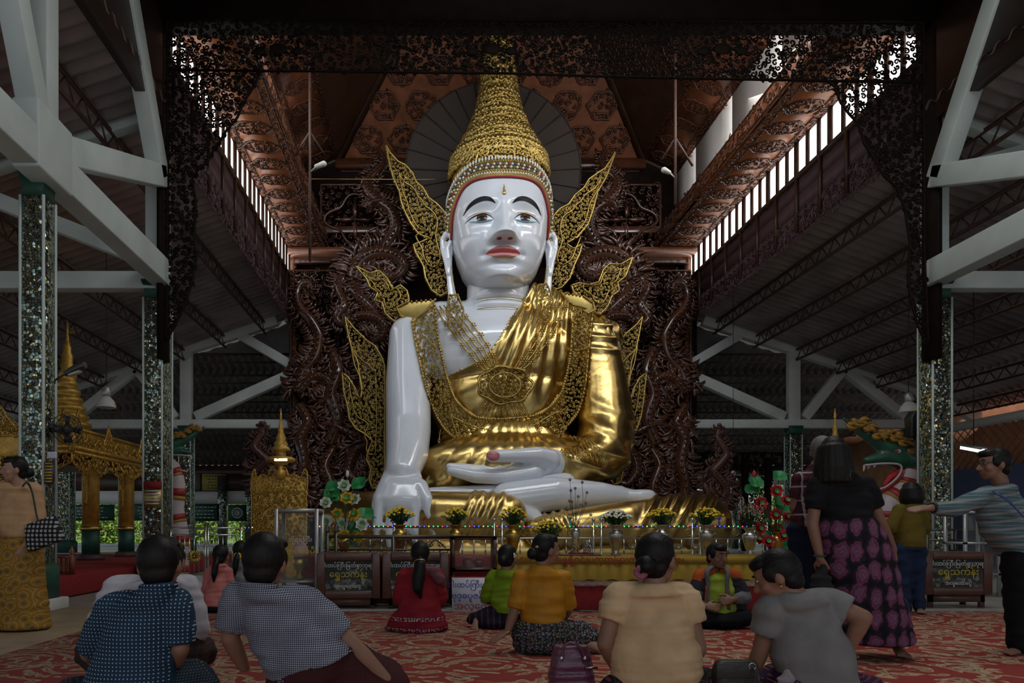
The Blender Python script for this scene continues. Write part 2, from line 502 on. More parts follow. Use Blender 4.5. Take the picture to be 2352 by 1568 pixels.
# gable cladding between the aisle roof and the rear roof
for nm, xa, xb in (('wall_gable_left', -19, -4.7), ('wall_gable_right', 8.85, 23)):
    n = 60; xs = np.linspace(xa, xb, n); T = np.stack([xs, np.full(n, 24.75)+.03*(np.arange(n) % 2), np.array([roofz(x)+.1 for x in xs])], 1)
    B = T.copy(); B[:, 2] = np.minimum(T[:, 2]-.02, 7.0)
    keep = T[:, 2] > 7.05
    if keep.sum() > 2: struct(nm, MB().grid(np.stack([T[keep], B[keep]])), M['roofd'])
# nave ceiling in front of the carved frame and its upper walls
wr_ = sroot('ceiling_fill_panel', label='unseen glowing panel added above the visitors'); MB().box((.5,4.0,10.56), (6.5,9.0,10.59)).build('fill_pane', M['pane'], wr_)  # added glowing pane above the carpet, out of view
struct('ceiling_nave', MB().box((XL-.2,-8,10.6), (XR+.2,12.4,10.75)), M['wooddark'])
for nm, x in (('wall_nave_left', XL), ('wall_nave_right', XR)):
    struct(nm, MB().box((x-.08,-8,8.0), (x+.08,12.3,10.6)), M['wooddark'])
for nm, x in (('wall_outer_left', -19.2), ('wall_outer_right', 22.5)):
    struct(nm, MB().box((x,-7,0), (x+.2,34,1.0)), M['conc2'])

# ---- white concrete trusses of the aisles
def member(mb, p, q, w, h=None): mb.bar(p, q, w, h or w, up=(0,1,0))
def P24(px, py): return at(px, py, 24.3)
TR = [('chord', (1615,733), (2092,886), .42), ('chord', (2092,886), (2420,1015), .40), ('tie', (1585,974), (2096,974), .29), ('post', (1822,795), (1822,985), .38), ('brace', (1585,836), (1698,770), .30),
      ('brace', (1585,862), (1800,958), .34), ('brace', (1846,960), (1936,848), .30), ('brace', (1938,848), (2080,960), .30), ('brace', (2105,880), (2300,1000), .26)]
for side, s in (('right', 1), ('left', -1)):
    root = sroot('trim_truss_'+side, label='pale concrete roof truss at the far end of the aisle')
    for nm, a, b, w in TR:
        p, q = P24(*a), P24(*b)
        if s < 0: p[0] = mx(p[0]); q[0] = mx(q[0])
        mb = MB(); member(mb, p, q, w, {'chord': .30, 'tie': .33, 'post': .25, 'brace': .28}[nm]); mb.build(nm, M['conc2'], root, bevel=.015)
    MB().box(((XR if s > 0 else XL)-.16,8.25,5.15), ((XR if s > 0 else XL)+.16,9.05,5.95)).build('trim_gusset_'+side, M['conc'], None, bevel=.03)['kind'] = 'structure'
    # nearer aisle truss at the carved frame
    root = sroot('trim_front_truss_'+side, label='pale concrete truss beside the carved frame')
    x0 = XR if s > 0 else XL
    for nm, a, b, w in (('tie', (.1,5.3), (11,5.3), .30), ('chord', (0,8.35), (11,4.75), .36), ('brace', (.1,7.1), (2.3,7.75), .26), ('brace', (.1,5.6), (3.9,7.1), .26), ('post', (3.9,5.3), (3.9,7.1), .26)):
        mb = MB(); member(mb, (x0+s*a[0],YF+.1,a[1]), (x0+s*b[0],YF+.1,b[1]), w, {'tie': .25, 'chord': .23, 'brace': .21, 'post': .19}[nm]); mb.build(nm, M['conc'], root, bevel=.012)
    # lengthwise truss along the pillars
    root = sroot('trim_long_truss_'+side, label='pale concrete truss running along the pillars')
    for nm, a, b, w in (('beam', (2.0,5.40), (YF,5.40), .44), ('brace', (8.75,5.62), (YF-.1,7.05), .36), ('brace', (YF-.15,7.0), (10.9,9.4), .34), ('brace', (8.5,5.75), (7.7,7.6), .26), ('post', (8.65,5.4), (8.65,8.6), .27)):
        mb = MB(); mb.bar((x0,a[0],a[1]), (x0,b[0],b[1]), {'beam': .30, 'brace': .27, 'post': .24}[nm], w)
        mb.build(nm, M['conc'], root, bevel=.02)

# ---- mirror-mosaic pillars
def pillar(name, x0, x1, y0, y1, top, label, upper=None):
    root = sroot(name, ((x0+x1)/2, (y0+y1)/2, 0), label)
    MB().box((x0,y0,.55), (x1,y1,top)).build('mosaic_shaft', M['mirror'], root, bevel=.02)
    e = .035
    mb = MB()
    for xx in (x0, x1):
        for yy in (y0, y1): mb.box((xx-.014,yy-.014,.55), (xx+.014,yy+.014,top))
    mb.build('corner_strip', M['conc'], root)
    cx, cy, hw, hd = (x0+x1)/2, (y0+y1)/2, (x1-x0)/2, (y1-y0)/2
    MB().loft([((cx,cy,top), (hw,0,0), (0,hd,0)), ((cx,cy,top+.12), (hw*1.02,0,0), (0,hd,0)), ((cx,cy,top+.3), (hw*1.25,0,0), (0,hd*1.25,0))], 16, 12).build('capital', M['green'], root)
    g = MB()
    for k in range(12):
        a = k/12*2*math.pi
    MB().loft([((cx,cy,.13), (hw*1.35,0,0), (0,hd*1.35,0)), ((cx,cy,.5), (hw*1.35,0,0), (0,hd*1.35,0)), ((cx,cy,.56), (hw*1.05,0,0), (0,hd*1.05,0))], 24, 10).build('pedestal', M['green'], root)
    MB().box((cx-hw*1.8,cy-hd*1.8,-.01), (cx+hw*1.8,cy+hd*1.8,.13)).build('plinth', M['conc2'], root, bevel=.01)
    if upper: MB().box((x0+.02,y0+.02,top+.1), (x1-.02,y1-.02,upper)).build('upper_post', M['conc'], root, bevel=.02)
pillar('pillar_front_left', -4.92, -4.64, 8.65, 8.93, 5.0, 'mirror mosaic pillar next to the woman with the bag', 8.6)
pillar('pillar_frame_left', -4.97, -4.645, 12.5, 13.0, 5.0, 'mirror mosaic pillar beside the carved frame, dragon behind it', 10.6)
pillar('pillar_frame_right', 8.77, 9.10, 12.5, 12.88, 5.0, 'mirror mosaic pillar behind the man in striped shirt', 10.6)
pillar('pillar_front_right', 8.77, 9.05, 8.65, 8.93, 5.0, 'mirror mosaic pillar outside the picture', 8.6)
for nm, px in (('pillar_rear_right', 1822), ('pillar_rear_outer_right', 2098)):
    x = at(px, 0, 24.3)[0]
    pillar(nm, x-.2, x+.2, 24.1, 24.5, 4.1, 'slim mirror mosaic pillar under the far truss')
    pillar(nm.replace('right', 'left'), mx(x)-.2, mx(x)+.2, 24.1, 24.5, 4.1, 'slim mirror mosaic pillar under the far truss of the near aisle')

# ---- carved frame with hanging lacework
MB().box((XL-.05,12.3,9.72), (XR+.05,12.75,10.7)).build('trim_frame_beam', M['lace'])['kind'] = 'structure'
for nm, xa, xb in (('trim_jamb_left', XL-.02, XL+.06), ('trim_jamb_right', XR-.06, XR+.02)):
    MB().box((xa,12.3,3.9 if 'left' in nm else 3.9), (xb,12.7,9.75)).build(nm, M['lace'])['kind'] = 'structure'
OUT = [(385,44),(2120,54),(2122,300),(2122,560),(2128,700),(2132,790),(2118,770),(2105,740),(2095,700),(2085,640),(2090,560),(2078,480),(2060,430),(2030,405),(2010,370),(1985,330),(1972,285),(1950,262),
       (1930,235),(1918,200),(1900,186),(1700,182),(1400,176),(1150,168),(900,166),(700,163),(602,163),(585,195),(560,235),(545,270),(520,300),(505,325),(490,345),(478,370),(455,390),(442,410),(450,470),
       (445,540),(452,590),(440,650),(425,700),(405,740),(383,782)]
root = thing('carved_valance', 'dark openwork wooden valance hanging in front of the statue', 'carving', (XC,12.4,9.7))
# the valance is carved in three boards: the lintel and two curved brackets
lint = [p for p in OUT if p[1] < 190]
def valance(name, pl, seed):
    mb = MB()
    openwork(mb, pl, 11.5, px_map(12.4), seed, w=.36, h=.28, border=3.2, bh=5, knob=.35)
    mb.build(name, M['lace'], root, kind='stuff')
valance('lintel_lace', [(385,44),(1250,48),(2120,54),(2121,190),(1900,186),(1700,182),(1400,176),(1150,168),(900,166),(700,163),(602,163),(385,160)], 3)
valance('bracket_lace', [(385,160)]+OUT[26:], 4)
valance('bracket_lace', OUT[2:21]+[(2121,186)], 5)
# solid carved bosses in the lintel
for k, px in enumerate((640,1130,1660)):
    mb = MB()
    c0 = at(px, 112, 12.36)
    for j in range(3):
        a = (j-1)*.33
        mb.ell(c0+V3(a,0,-.04*abs(j-1)), (.16-.05*abs(j-1), .03, .10-.03*abs(j-1)), 12, 8)
    mb.build('carved_boss', M['lace'], root, smooth=True)
rg = np.random.RandomState(2)
edge = np.array(OUT[20:35], float)

# ---- tower over the statue
def medallion_mesh(a, b, seed, mt):
    mb = MB(); t = np.arange(28)/28*2*math.pi
    lob = 1+.07*np.cos(6*t)
    o = np.stack([a*np.cos(t)*lob, b*np.sin(t)*lob], 1)
    openwork(mb, o, b*.46, flat_map((0,0,0), (1,0,0), (0,1,0), (0,0,-1)), seed, w=.30, h=.2, border=b*.09, bh=b*.08, knob=.3, seg=10)
    me = mb.mesh('medallion'); me.materials.append(mt); return me
MED = [medallion_mesh(.43, .26, 20+k, M['wood']) for k in range(3)]
def soffit(name, xa, xb, za, zb, y0, y1, mt, label, step):
    root = sroot(name, ((xa+xb)/2, (y0+y1)/2, (za+zb)/2), label)
    mb = MB(); mb.add([(xa,y0,za),(xb,y0,zb),(xb,y1,zb),(xa,y1,za),(xa,y0,za+.1),(xb,y0,zb+.1),(xb,y1,zb+.1),(xa,y1,za+.1)], MB.BF)
    mb.build('soffit_board', mt, root)
    ax = V3(xb-xa, 0, zb-za); L = np.linalg.norm(ax); ax /= L; nz = np.cross(ax, (0,1,0)); nz = nz if nz[2] < 0 else -nz
    for o in (.0, .86):
        lm = MB(); f = flat_map(V3(xa,y0,za)+nz*.005, ax, (0,1,0), nz)
        openwork(lm, [(L*o,0),(L*o+L*.14,0),(L*o+L*.14,y1-y0),(L*o,y1-y0)], .12, f, 9, w=.32, h=.16, border=.02, bh=.02, seg=8)
        lm.build('border_carving', M['wood'], root, kind='stuff')
    n = int((y1-y0)/step)
    R3 = Matrix((Vector(ax), Vector((0,1,0)), Vector(-nz))).transposed()
    sgn = 1 if xa < XC else -1
    for k in range(n):
        o = bpy.data.objects.new('medallion', MED[k % 3]); col.objects.link(o); o.parent = root
        p = V3((xa+xb)/2, y0+(k+.5)*step, (za+zb)/2)+nz*.01 - wloc(root)
        o.location = p; o.rotation_euler = R3.to_euler()
    return root
soffit('ceiling_soffit_right', XR-1.25, XR, 10.12, 10.16, 12.75, 24.3, M['woodbounce'], 'teak soffit with carved medallions above the right window strip', .82)
soffit('ceiling_soffit_left', XL, XL+1.25, 10.16, 10.12, 12.75, 24.3, M['woodbounce'], 'teak soffit with carved medallions above the left window strip', .82)
soffit('ceiling_upper_soffit_right', 7.14, 8.35, 13.45, 12.9, 12.75, 24.2, M['woodred'], 'upper teak soffit below the dark vault, white wall beside it', .95)
soffit('ceiling_upper_soffit_left', mx(8.35), mx(7.14), 12.9, 13.45, 12.75, 24.2, M['woodred'], 'upper teak soffit below the dark vault, floodlight pole in front', .95)
for side, s in (('right', 1), ('left', -1)):
    X = lambda x: x if s > 0 else mx(x)
    def bx(a, b):
        lo = (min(X(a[0]), X(b[0])), a[1], a[2]); hi = (max(X(a[0]), X(b[0])), b[1], b[2]); return MB().box(lo, hi)
    r = sroot('trim_beam_'+side, label='carved teak beam edge above the medallion soffit')
    bx((XR-1.25,12.75,10.13), (XR-1.19,24.3,10.72)).build('beam_face', M['woodred'], r)
    lm = MB(); xx = X(XR-1.25)
    openwork(lm, [(12.8,10.3),(24.2,10.3),(24.2,10.7),(12.8,10.7)], .2, flat_map((xx,0,0), (0,1,0), (0,0,1), (-s,0,0)), 12, w=.30, h=.15, border=.03, bh=.03, seg=9)
    lm.build('beam_carving', M['wood'], r, kind='stuff')
    # upper white clerestory wall with deep window reveals
    w = sroot('wall_tower_'+side, label='white tower wall with deep window reveals')
    ys = [12.75, 14.2, 14.95, 17.0, 17.75, 19.8, 20.5, 22.5, 23.1, 24.3]
    for a, b in zip(ys[::2], ys[1::2]): bx((8.36,a,10.3), (8.95,b,14.4)).build('wall_pier', M['wallwhite'], w)
    for a, b in zip(ys[1::2], ys[2::2]):
        bx((8.36,a,10.3), (8.95,b,10.9)).build('window_sill', M['wallwhite'], w)
        bx((8.88,a,10.9), (8.9,b,14.4)).build('window_pane', M['pane'], w)
    # strip window under the soffit
    wd = sroot('window_1' if s > 0 else 'window_2', label='bright row of clerestory panes along the '+side+' wall')
    n = 24; st = (24.2-12.75)/n
    for k in range(n):
        y = 12.75+k*st; g = .05 if k % 3 else .1
        bx((XR+.0,y+g,9.34), (XR+.02,y+st-.02,10.12)).build('pane', M['pane'], wd)
        bx((XR-.06,y-.03,9.2), (XR+.05,y+g,10.13)).build('mullion', M['wooddark'], wd)
    bx((XR-.08,12.75,9.24), (XR+.08,24.3,9.34)).build('window_ledge', M['wooddark'], wd)
    # maroon boarded fascia
    f = sroot('wall_fascia_'+side, label='maroon boarded fascia with carved lace panels below the windows')
    for k, (za, zb) in enumerate(((8.86,9.24),(8.46,8.845),(7.98,8.445))):
        bx((XR-.02,12.75,za), (XR+.05,24.3,zb)).build('board', M['purple'], f)
    for k in range(12): bx((XR-.09,12.9+k*1.02,7.98), (XR+.0,12.97+k*1.02,9.24)).build('batten', M['wooddark'], f)
    lm = MB(); xx = X(XR-.03)
    for k in range(11):
        y = 12.99+k*1.02
        openwork(lm, [(y+.06,8.0),(y+.9,8.0),(y+.9,8.42),(y+.06,8.42)], .15, flat_map((xx,0,0), (0,1,0), (0,0,1), (-s,0,0)), 30+k, w=.3, h=.2, seg=8)
    openwork(lm, [(12.8,7.82),(24.3,7.82),(24.3,7.99),(12.8,7.99)], .11, flat_map((xx,0,0), (0,1,0), (0,0,1), (-s,0,0)), 50, w=.3, h=.2, seg=8)
    lm.build('lace_panel', M['purple'], f, kind='stuff')
# hipped vault
hb = sroot('ceiling_vault', label='hipped teak vault over the statue')
A, B, C_, D = (-3.0,24.0,13.2), (7.14,24.0,13.2), (3.14,20.0,18.1), (1.0,20.0,18.1)
MB().add([A, B, C_, D], np.array([(0,1,2,3)])).build('back_slope', M['woodred'], hb)
for s in (1, -1):
    e = 7.14 if s > 0 else -3.0; g = 3.14 if s > 0 else 1.0
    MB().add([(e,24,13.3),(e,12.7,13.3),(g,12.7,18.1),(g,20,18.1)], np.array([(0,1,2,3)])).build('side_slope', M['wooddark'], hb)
    mb = MB(); mb.bar((e,23.95,13.2), (g,19.95,18.1), .22, .1); mb.build('hip_rib', M['wooddark'], hb)
MB().box((.9,12.7,18.1), (3.3,20.2,18.2)).build('vault_crown', M['wooddark'], hb)
MB().box((-4.7,12.6,10.7), (8.9,12.72,12.0)).build('wall_tower_front', M['wooddark'])['kind'] = 'structure'
MB().box((-4.7,12.6,13.6), (8.9,12.72,18.2)).build('wall_tower_front', M['wooddark'])['kind'] = 'structure'
tw = sroot('tower_sun_block', label='unseen glowing pane added in the tower front to block the sun'); MB().box((-4.7,12.62,12.0), (8.9,12.66,13.6)).build('sun_block_pane', M['pane'], tw)  # added pane keeps the sun off the statue, out of view
nrm = np.cross(np.array(B)-A, np.array(D)-A); nrm /= np.linalg.norm(nrm); nrm = nrm if nrm[1] < 0 else -nrm
upv = np.array((0,-4.0,4.9)); upv /= np.linalg.norm(upv)
R3 = Matrix((Vector((-1,0,0)), Vector(upv), Vector(-nrm))).transposed()
OCT = [medallion_mesh(.44, .40, 25, M['wood']), medallion_mesh(.44, .40, 26, M['wood'])]
for j in range(5):
    n = 8-j
    for k in range(n):
        o = bpy.data.objects.new('medallion', OCT[(j+k) % 2]); col.objects.link(o); o.parent = hb
        o.location = V3(XC+(k-(n-1)/2)*1.16, 24.0, 13.2)+upv*(.65+j*.98)+nrm*.02; o.rotation_euler = R3.to_euler()
# cornice under the vault and rear soffit return
MB().box((-3.1,23.85,12.95), (7.2,24.1,13.25)).build('trim_cornice', M['wood'])['kind'] = 'structure'
MB().box((XL,23.4,9.98), (XR,24.3,10.12)).build('trim_rear_soffit', M['woodred'])['kind'] = 'structure'
MB().box((XL-.05,24.3,0), (XR+.3,24.5,18.4)).build('wall_back', M['wallback'])['kind'] = 'structure'
for x in (XL+.05, XR-.15): MB().box((x-.05,24.0,0), (x+.15,24.3,10.0)).build('trim_post', M['woodred'])['kind'] = 'structure'

# ---- rear verandah: white fascia, notice boards, outdoor light
MB().box((-19,34.4,3.35), (23,34.7,3.95)).build('trim_verandah_fascia', M['wooddark'])['kind'] = 'structure'
MB().box((-19,36.5,-.1), (23,36.8,.15)).build('wall_garden', M['conc2'])['kind'] = 'structure'
M['lawn'] = mat('lawn', (.16,.26,.06), .9, var=.4, scale=1)
struct('ground_garden', MB().box((-40,37,-.2), (45,70,-.02)), M['lawn'])
# ================================================================== the great seated statue
A = at
statue = thing('seated_statue', 'huge seated white and gold statue with tall gold crown', 'statue', (2.06, 20.0, 0.0))
HX, HYC = 2.06, 21.2
ZR = [7.82, 7.86, 7.98, 8.2, 8.4, 8.8, 9.15, 9.9, 10.5, 11.15, 11.8, 12.2, 12.35]
WR = [.10, .42, .72, .95, 1.09, 1.25, 1.35, 1.43, 1.41, 1.32, 1.02, .6, .15]
DR = [.35, .98, 1.20, 1.30, 1.36, 1.43, 1.48, 1.52, 1.50, 1.36, 1.02, .6, .15]
def headW(z): return np.interp(z, ZR, WR)
def headD(z): return np.interp(z, ZR, DR)
def gs(x, c, w): return np.exp(-((x-c)/w)**2)
def face_disp(x, z):
    d = 0*x
    t = np.clip((9.98-z)/1.06, 0, 1)                                  # 0 at the bridge, 1 at the tip
    amp = np.where(z > 8.92, .07+.56*t**1.2, .63*gs(z, 8.92, .085)); amp = np.where(z > 9.98, .06*gs(z, 9.98, .2), amp)
    d += amp*np.exp(-np.abs(x/(.15+.10*t))**2.2)
    for s in (-1, 1):
        d += .27*gs(x, s*.26, .14)*gs(z, 8.93, .12)
        d += -.17*gs(x, s*.60, .46)*gs(z, 9.60, .24) + .17*gs(x, s*.63, .36)*gs(z, 9.53, .16)
        d += .05*gs(x, s*.60, .5)*gs(z, 10.0, .12) + .07*gs(x, s*.85, .4)*gs(z, 8.95, .35)
        d += -.07*gs(x, s*.52, .10)*gs(z, 8.56, .10)
        d += -.05*gs(x, s*.30, .09)*gs(z, 9.2, .3)
    d += .15*gs(x, 0, .36)*gs(z, 8.635, .075) + .17*gs(x, 0, .34)*gs(z, 8.46, .085) - .05*gs(x, 0, .42)*gs(z, 8.55, .03) - .05*gs(x, 0, .4)*gs(z, 8.27, .08)
    d += -.03*gs(x, 0, .05)*gs(z, 8.78, .09)
    d += .16*gs(x, 0, .42)*gs(z, 8.02, .2)
    return d
PS = 2.25
def face_y(x, z):
    """front of the face at lateral offset x, height z"""
    W, D = headW(z), headD(z)
    return HYC-D*(np.clip(1-np.abs(x/W)**PS, 0, 1))**(1/PS)-face_disp(x, z)
rows = np.concatenate([np.linspace(7.82, 8.3, 22), np.linspace(8.3, 10.2, 92)[1:], np.linspace(10.2, 12.35, 26)[1:]])
th = np.concatenate([np.linspace(math.pi, 2*math.pi, 130), np.linspace(0, math.pi, 24)[1:-1]])
ring = []
for z in rows:
    W, D = headW(z), headD(z)
    c, s = np.cos(th), np.sin(th)
    k = (np.abs(c)**PS+np.abs(s)**PS)**(-1/PS)
    x = W*c*k; y = D*s*k
    y = np.where(s < 0, y-face_disp(x, np.full_like(x, z)), y)
    ring.append(np.stack([HX+x, HYC+y, np.full_like(x, z)], 1))
head = MB(); head.rings(np.array(ring))
M['face'] = M['white']
head_o = head.build('head', M['white'], statue, smooth=True)

def patch(lo, hi, xs, off, nv=5):
    """patch on the face between curves lo(x) and hi(x)"""
    g = []
    for t in np.linspace(0, 1, nv):
        z = lo(xs)*(1-t)+hi(xs)*t
        g.append(np.stack([HX+xs, face_y(xs, z)-off, z], 1))
    return MB().grid(np.array(g))
def stroke(pts, w, off, mtl, name, parent, n=24, taper=True):
    P = spline(pts, n); t = np.linspace(0, 1, n)
    ww = w*(np.sin(math.pi*np.clip(t, .02, .98))**.6 if taper else np.ones(n))
    x = P[:, 0]; a = P[:, 1]-ww/2; b = P[:, 1]+ww/2
    g = [np.stack([HX+x, face_y(x, z)-off, z], 1) for z in (a, P[:, 1], b)]
    return MB().grid(np.array(g)).build(name, mtl, parent, smooth=True)
M['eyewhite'] = mat('painted_eye_white', (.60,.70,.74), .25, var=0, coat=.5)
M['eyeblue'] = mat('painted_teal_line', (.10,.28,.36), .3, var=0, coat=.4)
M['iris'] = mat('painted_brown_iris', (.09,.035,.025), .2, var=0, coat=.6)
M['blackpaint'] = mat('black_gloss_paint', (.008,.009,.012), .45, var=0, coat=0, spec=.2)
M['lip'] = mat('painted_red_lip', (.50,.13,.12), .35, var=.05, coat=.4)
M['lip2'] = mat('painted_pink_lip', (.58,.24,.24), .35, var=.05, coat=.4)
M['redline'] = mat('red_paint_line', (.36,.03,.04), .4, var=.05)
M['nostril'] = mat('nostril_paint', (.16,.05,.05), .5, var=0)
for s in (-1, 1):
    xs = np.linspace(.285, .98, 26)
    up = lambda x: np.interp(np.abs(x), [.285,.40,.55,.72,.88,.98], [9.455,9.57,9.63,9.62,9.565,9.51])
    lo = lambda x: np.interp(np.abs(x), [.285,.40,.55,.72,.88,.98], [9.455,9.43,9.42,9.435,9.475,9.51])
    eye = patch(lo, up, s*xs, .012, 6).build('eye', M['eyewhite'], statue, smooth=True)
    def disc(r, c, off, mt, nm, clipz=True):
        a = np.linspace(0, 2*math.pi, 25)[:-1]; mb = MB(); R_ = []
        for q in (1e-3, .5, 1):
            x = c[0]+r*q*np.cos(a); z = c[1]+r*q*np.sin(a)
            z = np.clip(z, lo(x)+.004, up(x)-.004)
            R_.append(np.stack([HX+x, face_y(x, z)-off, z], 1))
        mb.rings(np.array(R_), True, False); mb.build(nm, mt, eye, smooth=True)
    disc(.145, (s*.60, 9.515), .02, M['iris'], 'iris'); disc(.06, (s*.60, 9.515), .027, M['blackpaint'], 'pupil')
    stroke([(s*.27,9.45),(s*.40,9.575),(s*.55,9.64),(s*.72,9.63),(s*.90,9.57),(s*1.06,9.49)], .05, .025, M['blackpaint'], 'upper_lid_line', eye)
    stroke([(s*.29,9.45),(s*.42,9.42),(s*.58,9.40),(s*.76,9.42),(s*.96,9.49)], .03, .022, M['eyeblue'], 'lower_lid_line', eye)
    stroke([(s*.30,9.56),(s*.42,9.66),(s*.60,9.71),(s*.80,9.69),(s*1.02,9.60)], .022, .015, M['goldp'], 'lid_crease', eye)
    stroke([(s*.235,9.88),(s*.36,9.975),(s*.55,10.02),(s*.78,9.985),(s*.97,9.89),(s*1.10,9.74)], .13, .016, M['blackpaint'], 'eyebrow', statue)
    a = np.linspace(0, 2*math.pi, 15)[:-1]
    R_ = [np.stack([HX+s*.15+.075*q*np.cos(a), face_y(s*.15+.075*q*np.cos(a), 8.835+.014*q*np.sin(a))-.012, 8.835+.014*q*np.sin(a)], 1) for q in (.001, 1)]
    MB().rings(np.array(R_), True, False).build('nostril', M['nostril'], statue, smooth=True)
xs = np.linspace(-.485, .485, 41); ax_ = np.abs(xs)
mouth = lambda x: 8.548+.028*(np.abs(x)/.48)**2
ulip = lambda x: np.interp(np.abs(x), [0,.06,.13,.25,.38,.485], [8.69,8.712,8.722,8.685,8.63,8.572])
llip = lambda x: np.interp(np.abs(x), [0,.12,.25,.38,.485], [8.385,8.395,8.425,8.485,8.572])
lips = patch(mouth, ulip, xs, .012, 6).build('upper_lip', M['lip'], statue, smooth=True)
patch(llip, mouth, xs, .012, 6).build('lower_lip', M['lip2'], statue, smooth=True)
stroke([(-.485,8.575),(-.25,8.553),(0,8.546),(.25,8.553),(.485,8.575)], .022, .02, M['redline'], 'mouth_line', statue)
stroke([(-.47,8.55),(-.25,8.425),(0,8.385),(.25,8.425),(.47,8.55)], .022, .016, M['goldp'], 'lip_outline', statue)
# forehead mark
mb = MB()
for (x, z, r) in ((0,10.13,.055),(.015,10.20,.035),(-.005,10.26,.028),(.005,10.32,.02),(0,10.38,.012)):
    mb.ell((HX+x, face_y(np.array(x), np.array(z))-.02, z), (r, .03, r*1.25), 10, 6)
mb.build('forehead_mark', M['goldf'], statue, smooth=True)

# ears with long lobes
for s in (-1, 1):
    E = lambda x, z, y=0: V3(HX+s*x, HYC-.15+y, z)
    eb = MB()
    eb.chain([E(1.42,9.50), E(1.56,9.60), E(1.66,9.45,.05), E(1.66,9.15,.05), E(1.56,8.80), E(1.48,8.40,-.05)], [.07,.075,.08,.075,.08,.09], 10)   # rim
    eb.chain([E(1.44,9.35), E(1.52,9.15), E(1.47,8.85), E(1.45,8.5,-.05)], [.07,.075,.08,.08], 10)
    eb.loft([(E(1.48,9.4,.1), (.15,0,0), (0,.05,0)), (E(1.5,9.1,.08), (.15,0,0), (0,.05,0)), (E(1.48,8.7,0), (.11,0,0), (0,.06,0)), (E(1.45,8.3,-.05), (.10,0,0), (0,.06,0)), (E(1.40,7.9,-.1), (.12,0,0), (0,.06,0)), (E(1.36,7.62,-.14), (.14,0,0), (0,.06,0)), (E(1.34,7.5,-.15), (.11,0,0), (0,.04,0))], 16)
    e_o = put('ear', blob(eb, .028, 3), M['white'], statue)
    MB().tube(spline([E(1.42,8.6,-.16), E(1.38,8.2,-.16), E(1.33,7.8,-.22), E(1.30,7.55,-.25)], 14), .012, 5).build('ear_line', M['goldp'], e_o)

# neck, chest, right arm and hand: one lacquered surface
wb = MB()
nk = []
for z in np.linspace(6.4, 8.6, 45):
    b = 0.035*math.cos((z-6.84)/.29*2*math.pi) if 6.75 < z < 7.75 else 0
    r = np.interp(z, [6.4,6.7,6.95,7.3,7.8,8.6], [1.2,1.06,.99,.95,.93,.92])+b
    nk.append(((HX, HYC+.25, z), (r,0,0), (0,r*.95,0)))
wb.loft(nk, 40)
SH = 21.55
wb.cap(A(958,790,SH), A(1372,785,SH), .72, .72, 20)
wb.cap(A(1010,760,SH), A(1290,755,SH), .86, .86, 20)
wb.ell(A(1148,815,21.45), (2.35,1.25,1.5), 32, 20)
wb.ell(A(1150,930,21.5), (2.0,1.2,1.9), 32, 20)
wb.chain([A(940,772,21.25), A(937,880,20.7), A(938,985,20.05)], [.60,.645,.635], 24)
wb.chain([A(938,988,20.02), A(935,1040,19.45), A(924,1085,18.9)], [.635,.585,.47], 24)
wb.loft([(A(924,1075,18.95), (.46,0,0), (0,.38,.1)), (A(922,1105,18.6), (.58,0,0), (0,.34,.08)), (A(916,1140,18.35), (.68,0,0), (0,.30,.05)), (A(914,1165,18.3), (.69,0,0), (0,.24,0)), (A(914,1178,18.3), (.62,0,0), (0,.15,0))], 28)
for (k0, k1, tip, r) in ((871,866,1236,.122),(899,895,1250,.128),(927,925,1252,.128),(953,953,1242,.118)):
    wb.chain([A(k0,1148,18.28), A((k0+k1)/2,1190,18.16), A(k1,tip-25,18.14), A(k1,tip,18.2)], [.16,r,r*.95,r*.72], 14)
wb.chain([A(962,1120,18.55), A(978,1150,18.3), A(988,1185,18.2), A(995,1222,18.25)], [.26,.2,.165,.11], 14)
white_me = blob(wb, .047, 2)
put('torso_and_arm', white_me, M['white'], statue)
white_bvh_src = coords(white_me)+wloc(statue)
for y, (xa, xb) in zip((7.02, 7.31, 7.6), ((-.75,.75),(-.72,.72),(-.68,.68))):
    P = [(HX+math.sin(a)*.985, HYC+.25-math.cos(a)*.94, y-.03) for a in np.linspace(-.75, .75, 24)]
    MB().tube(P, .013, 5).build('neck_line', M['goldp'], statue)

# left hand in the lap, foot
lh = MB()
lh.chain([A(1300,1066,19.8), A(1268,1066,19.5), A(1225,1074,19.25)], [.42,.44,.36], 20)
lh.ell(A(1215,1078,19.3), (.75,.42,.30), 20, 12)
lh.chain([A(1225,1087,19.0), A(1160,1095,18.92), A(1090,1093,18.9), A(1036,1081,18.95)], [.25,.22,.19,.13], 16)
for k, (tx, ty, r) in enumerate(((1033,1072,.115),(1041,1064,.11),(1053,1060,.10))):
    yy = 19.22+.27*k
    lh.chain([A(1210,1078-3*k,yy), A(1130,1081-4*k,yy), A(tx,ty,yy)], [.22,.16,r], 14)
lh.chain([A(1262,1056,19.15), A(1238,1046,18.95), A(1185,1046,18.75), A(1130,1047,18.65)], [.30,.235,.185,.165], 16)
put('lap_hand', blob(lh, .035, 3), M['white'], statue)
M['nail'] = mat('pink_nail_paint', (.55,.17,.19), .3, var=.05, coat=.5)
c0 = A(1133,1046.5,18.52)
MB().ell(c0, (.175,.055,.135), 20, 10).build('thumb_nail', M['nail'], statue, smooth=True)
ft = MB()
ft.chain([A(990,1137,19.2), A(1170,1136,19.05)], [.22,.3], 16)
ft.chain([A(1165,1148,18.75), A(1270,1134,18.75), A(1380,1136,18.9), A(1440,1139,19.0)], [.47,.46,.34,.22], 18)
ft.chain([A(1230,1112,19.2), A(1300,1108,19.2)], [.28,.27], 14)
ft.chain([A(1345,1125,18.95), A(1425,1126,19.0)], [.18,.14], 14)
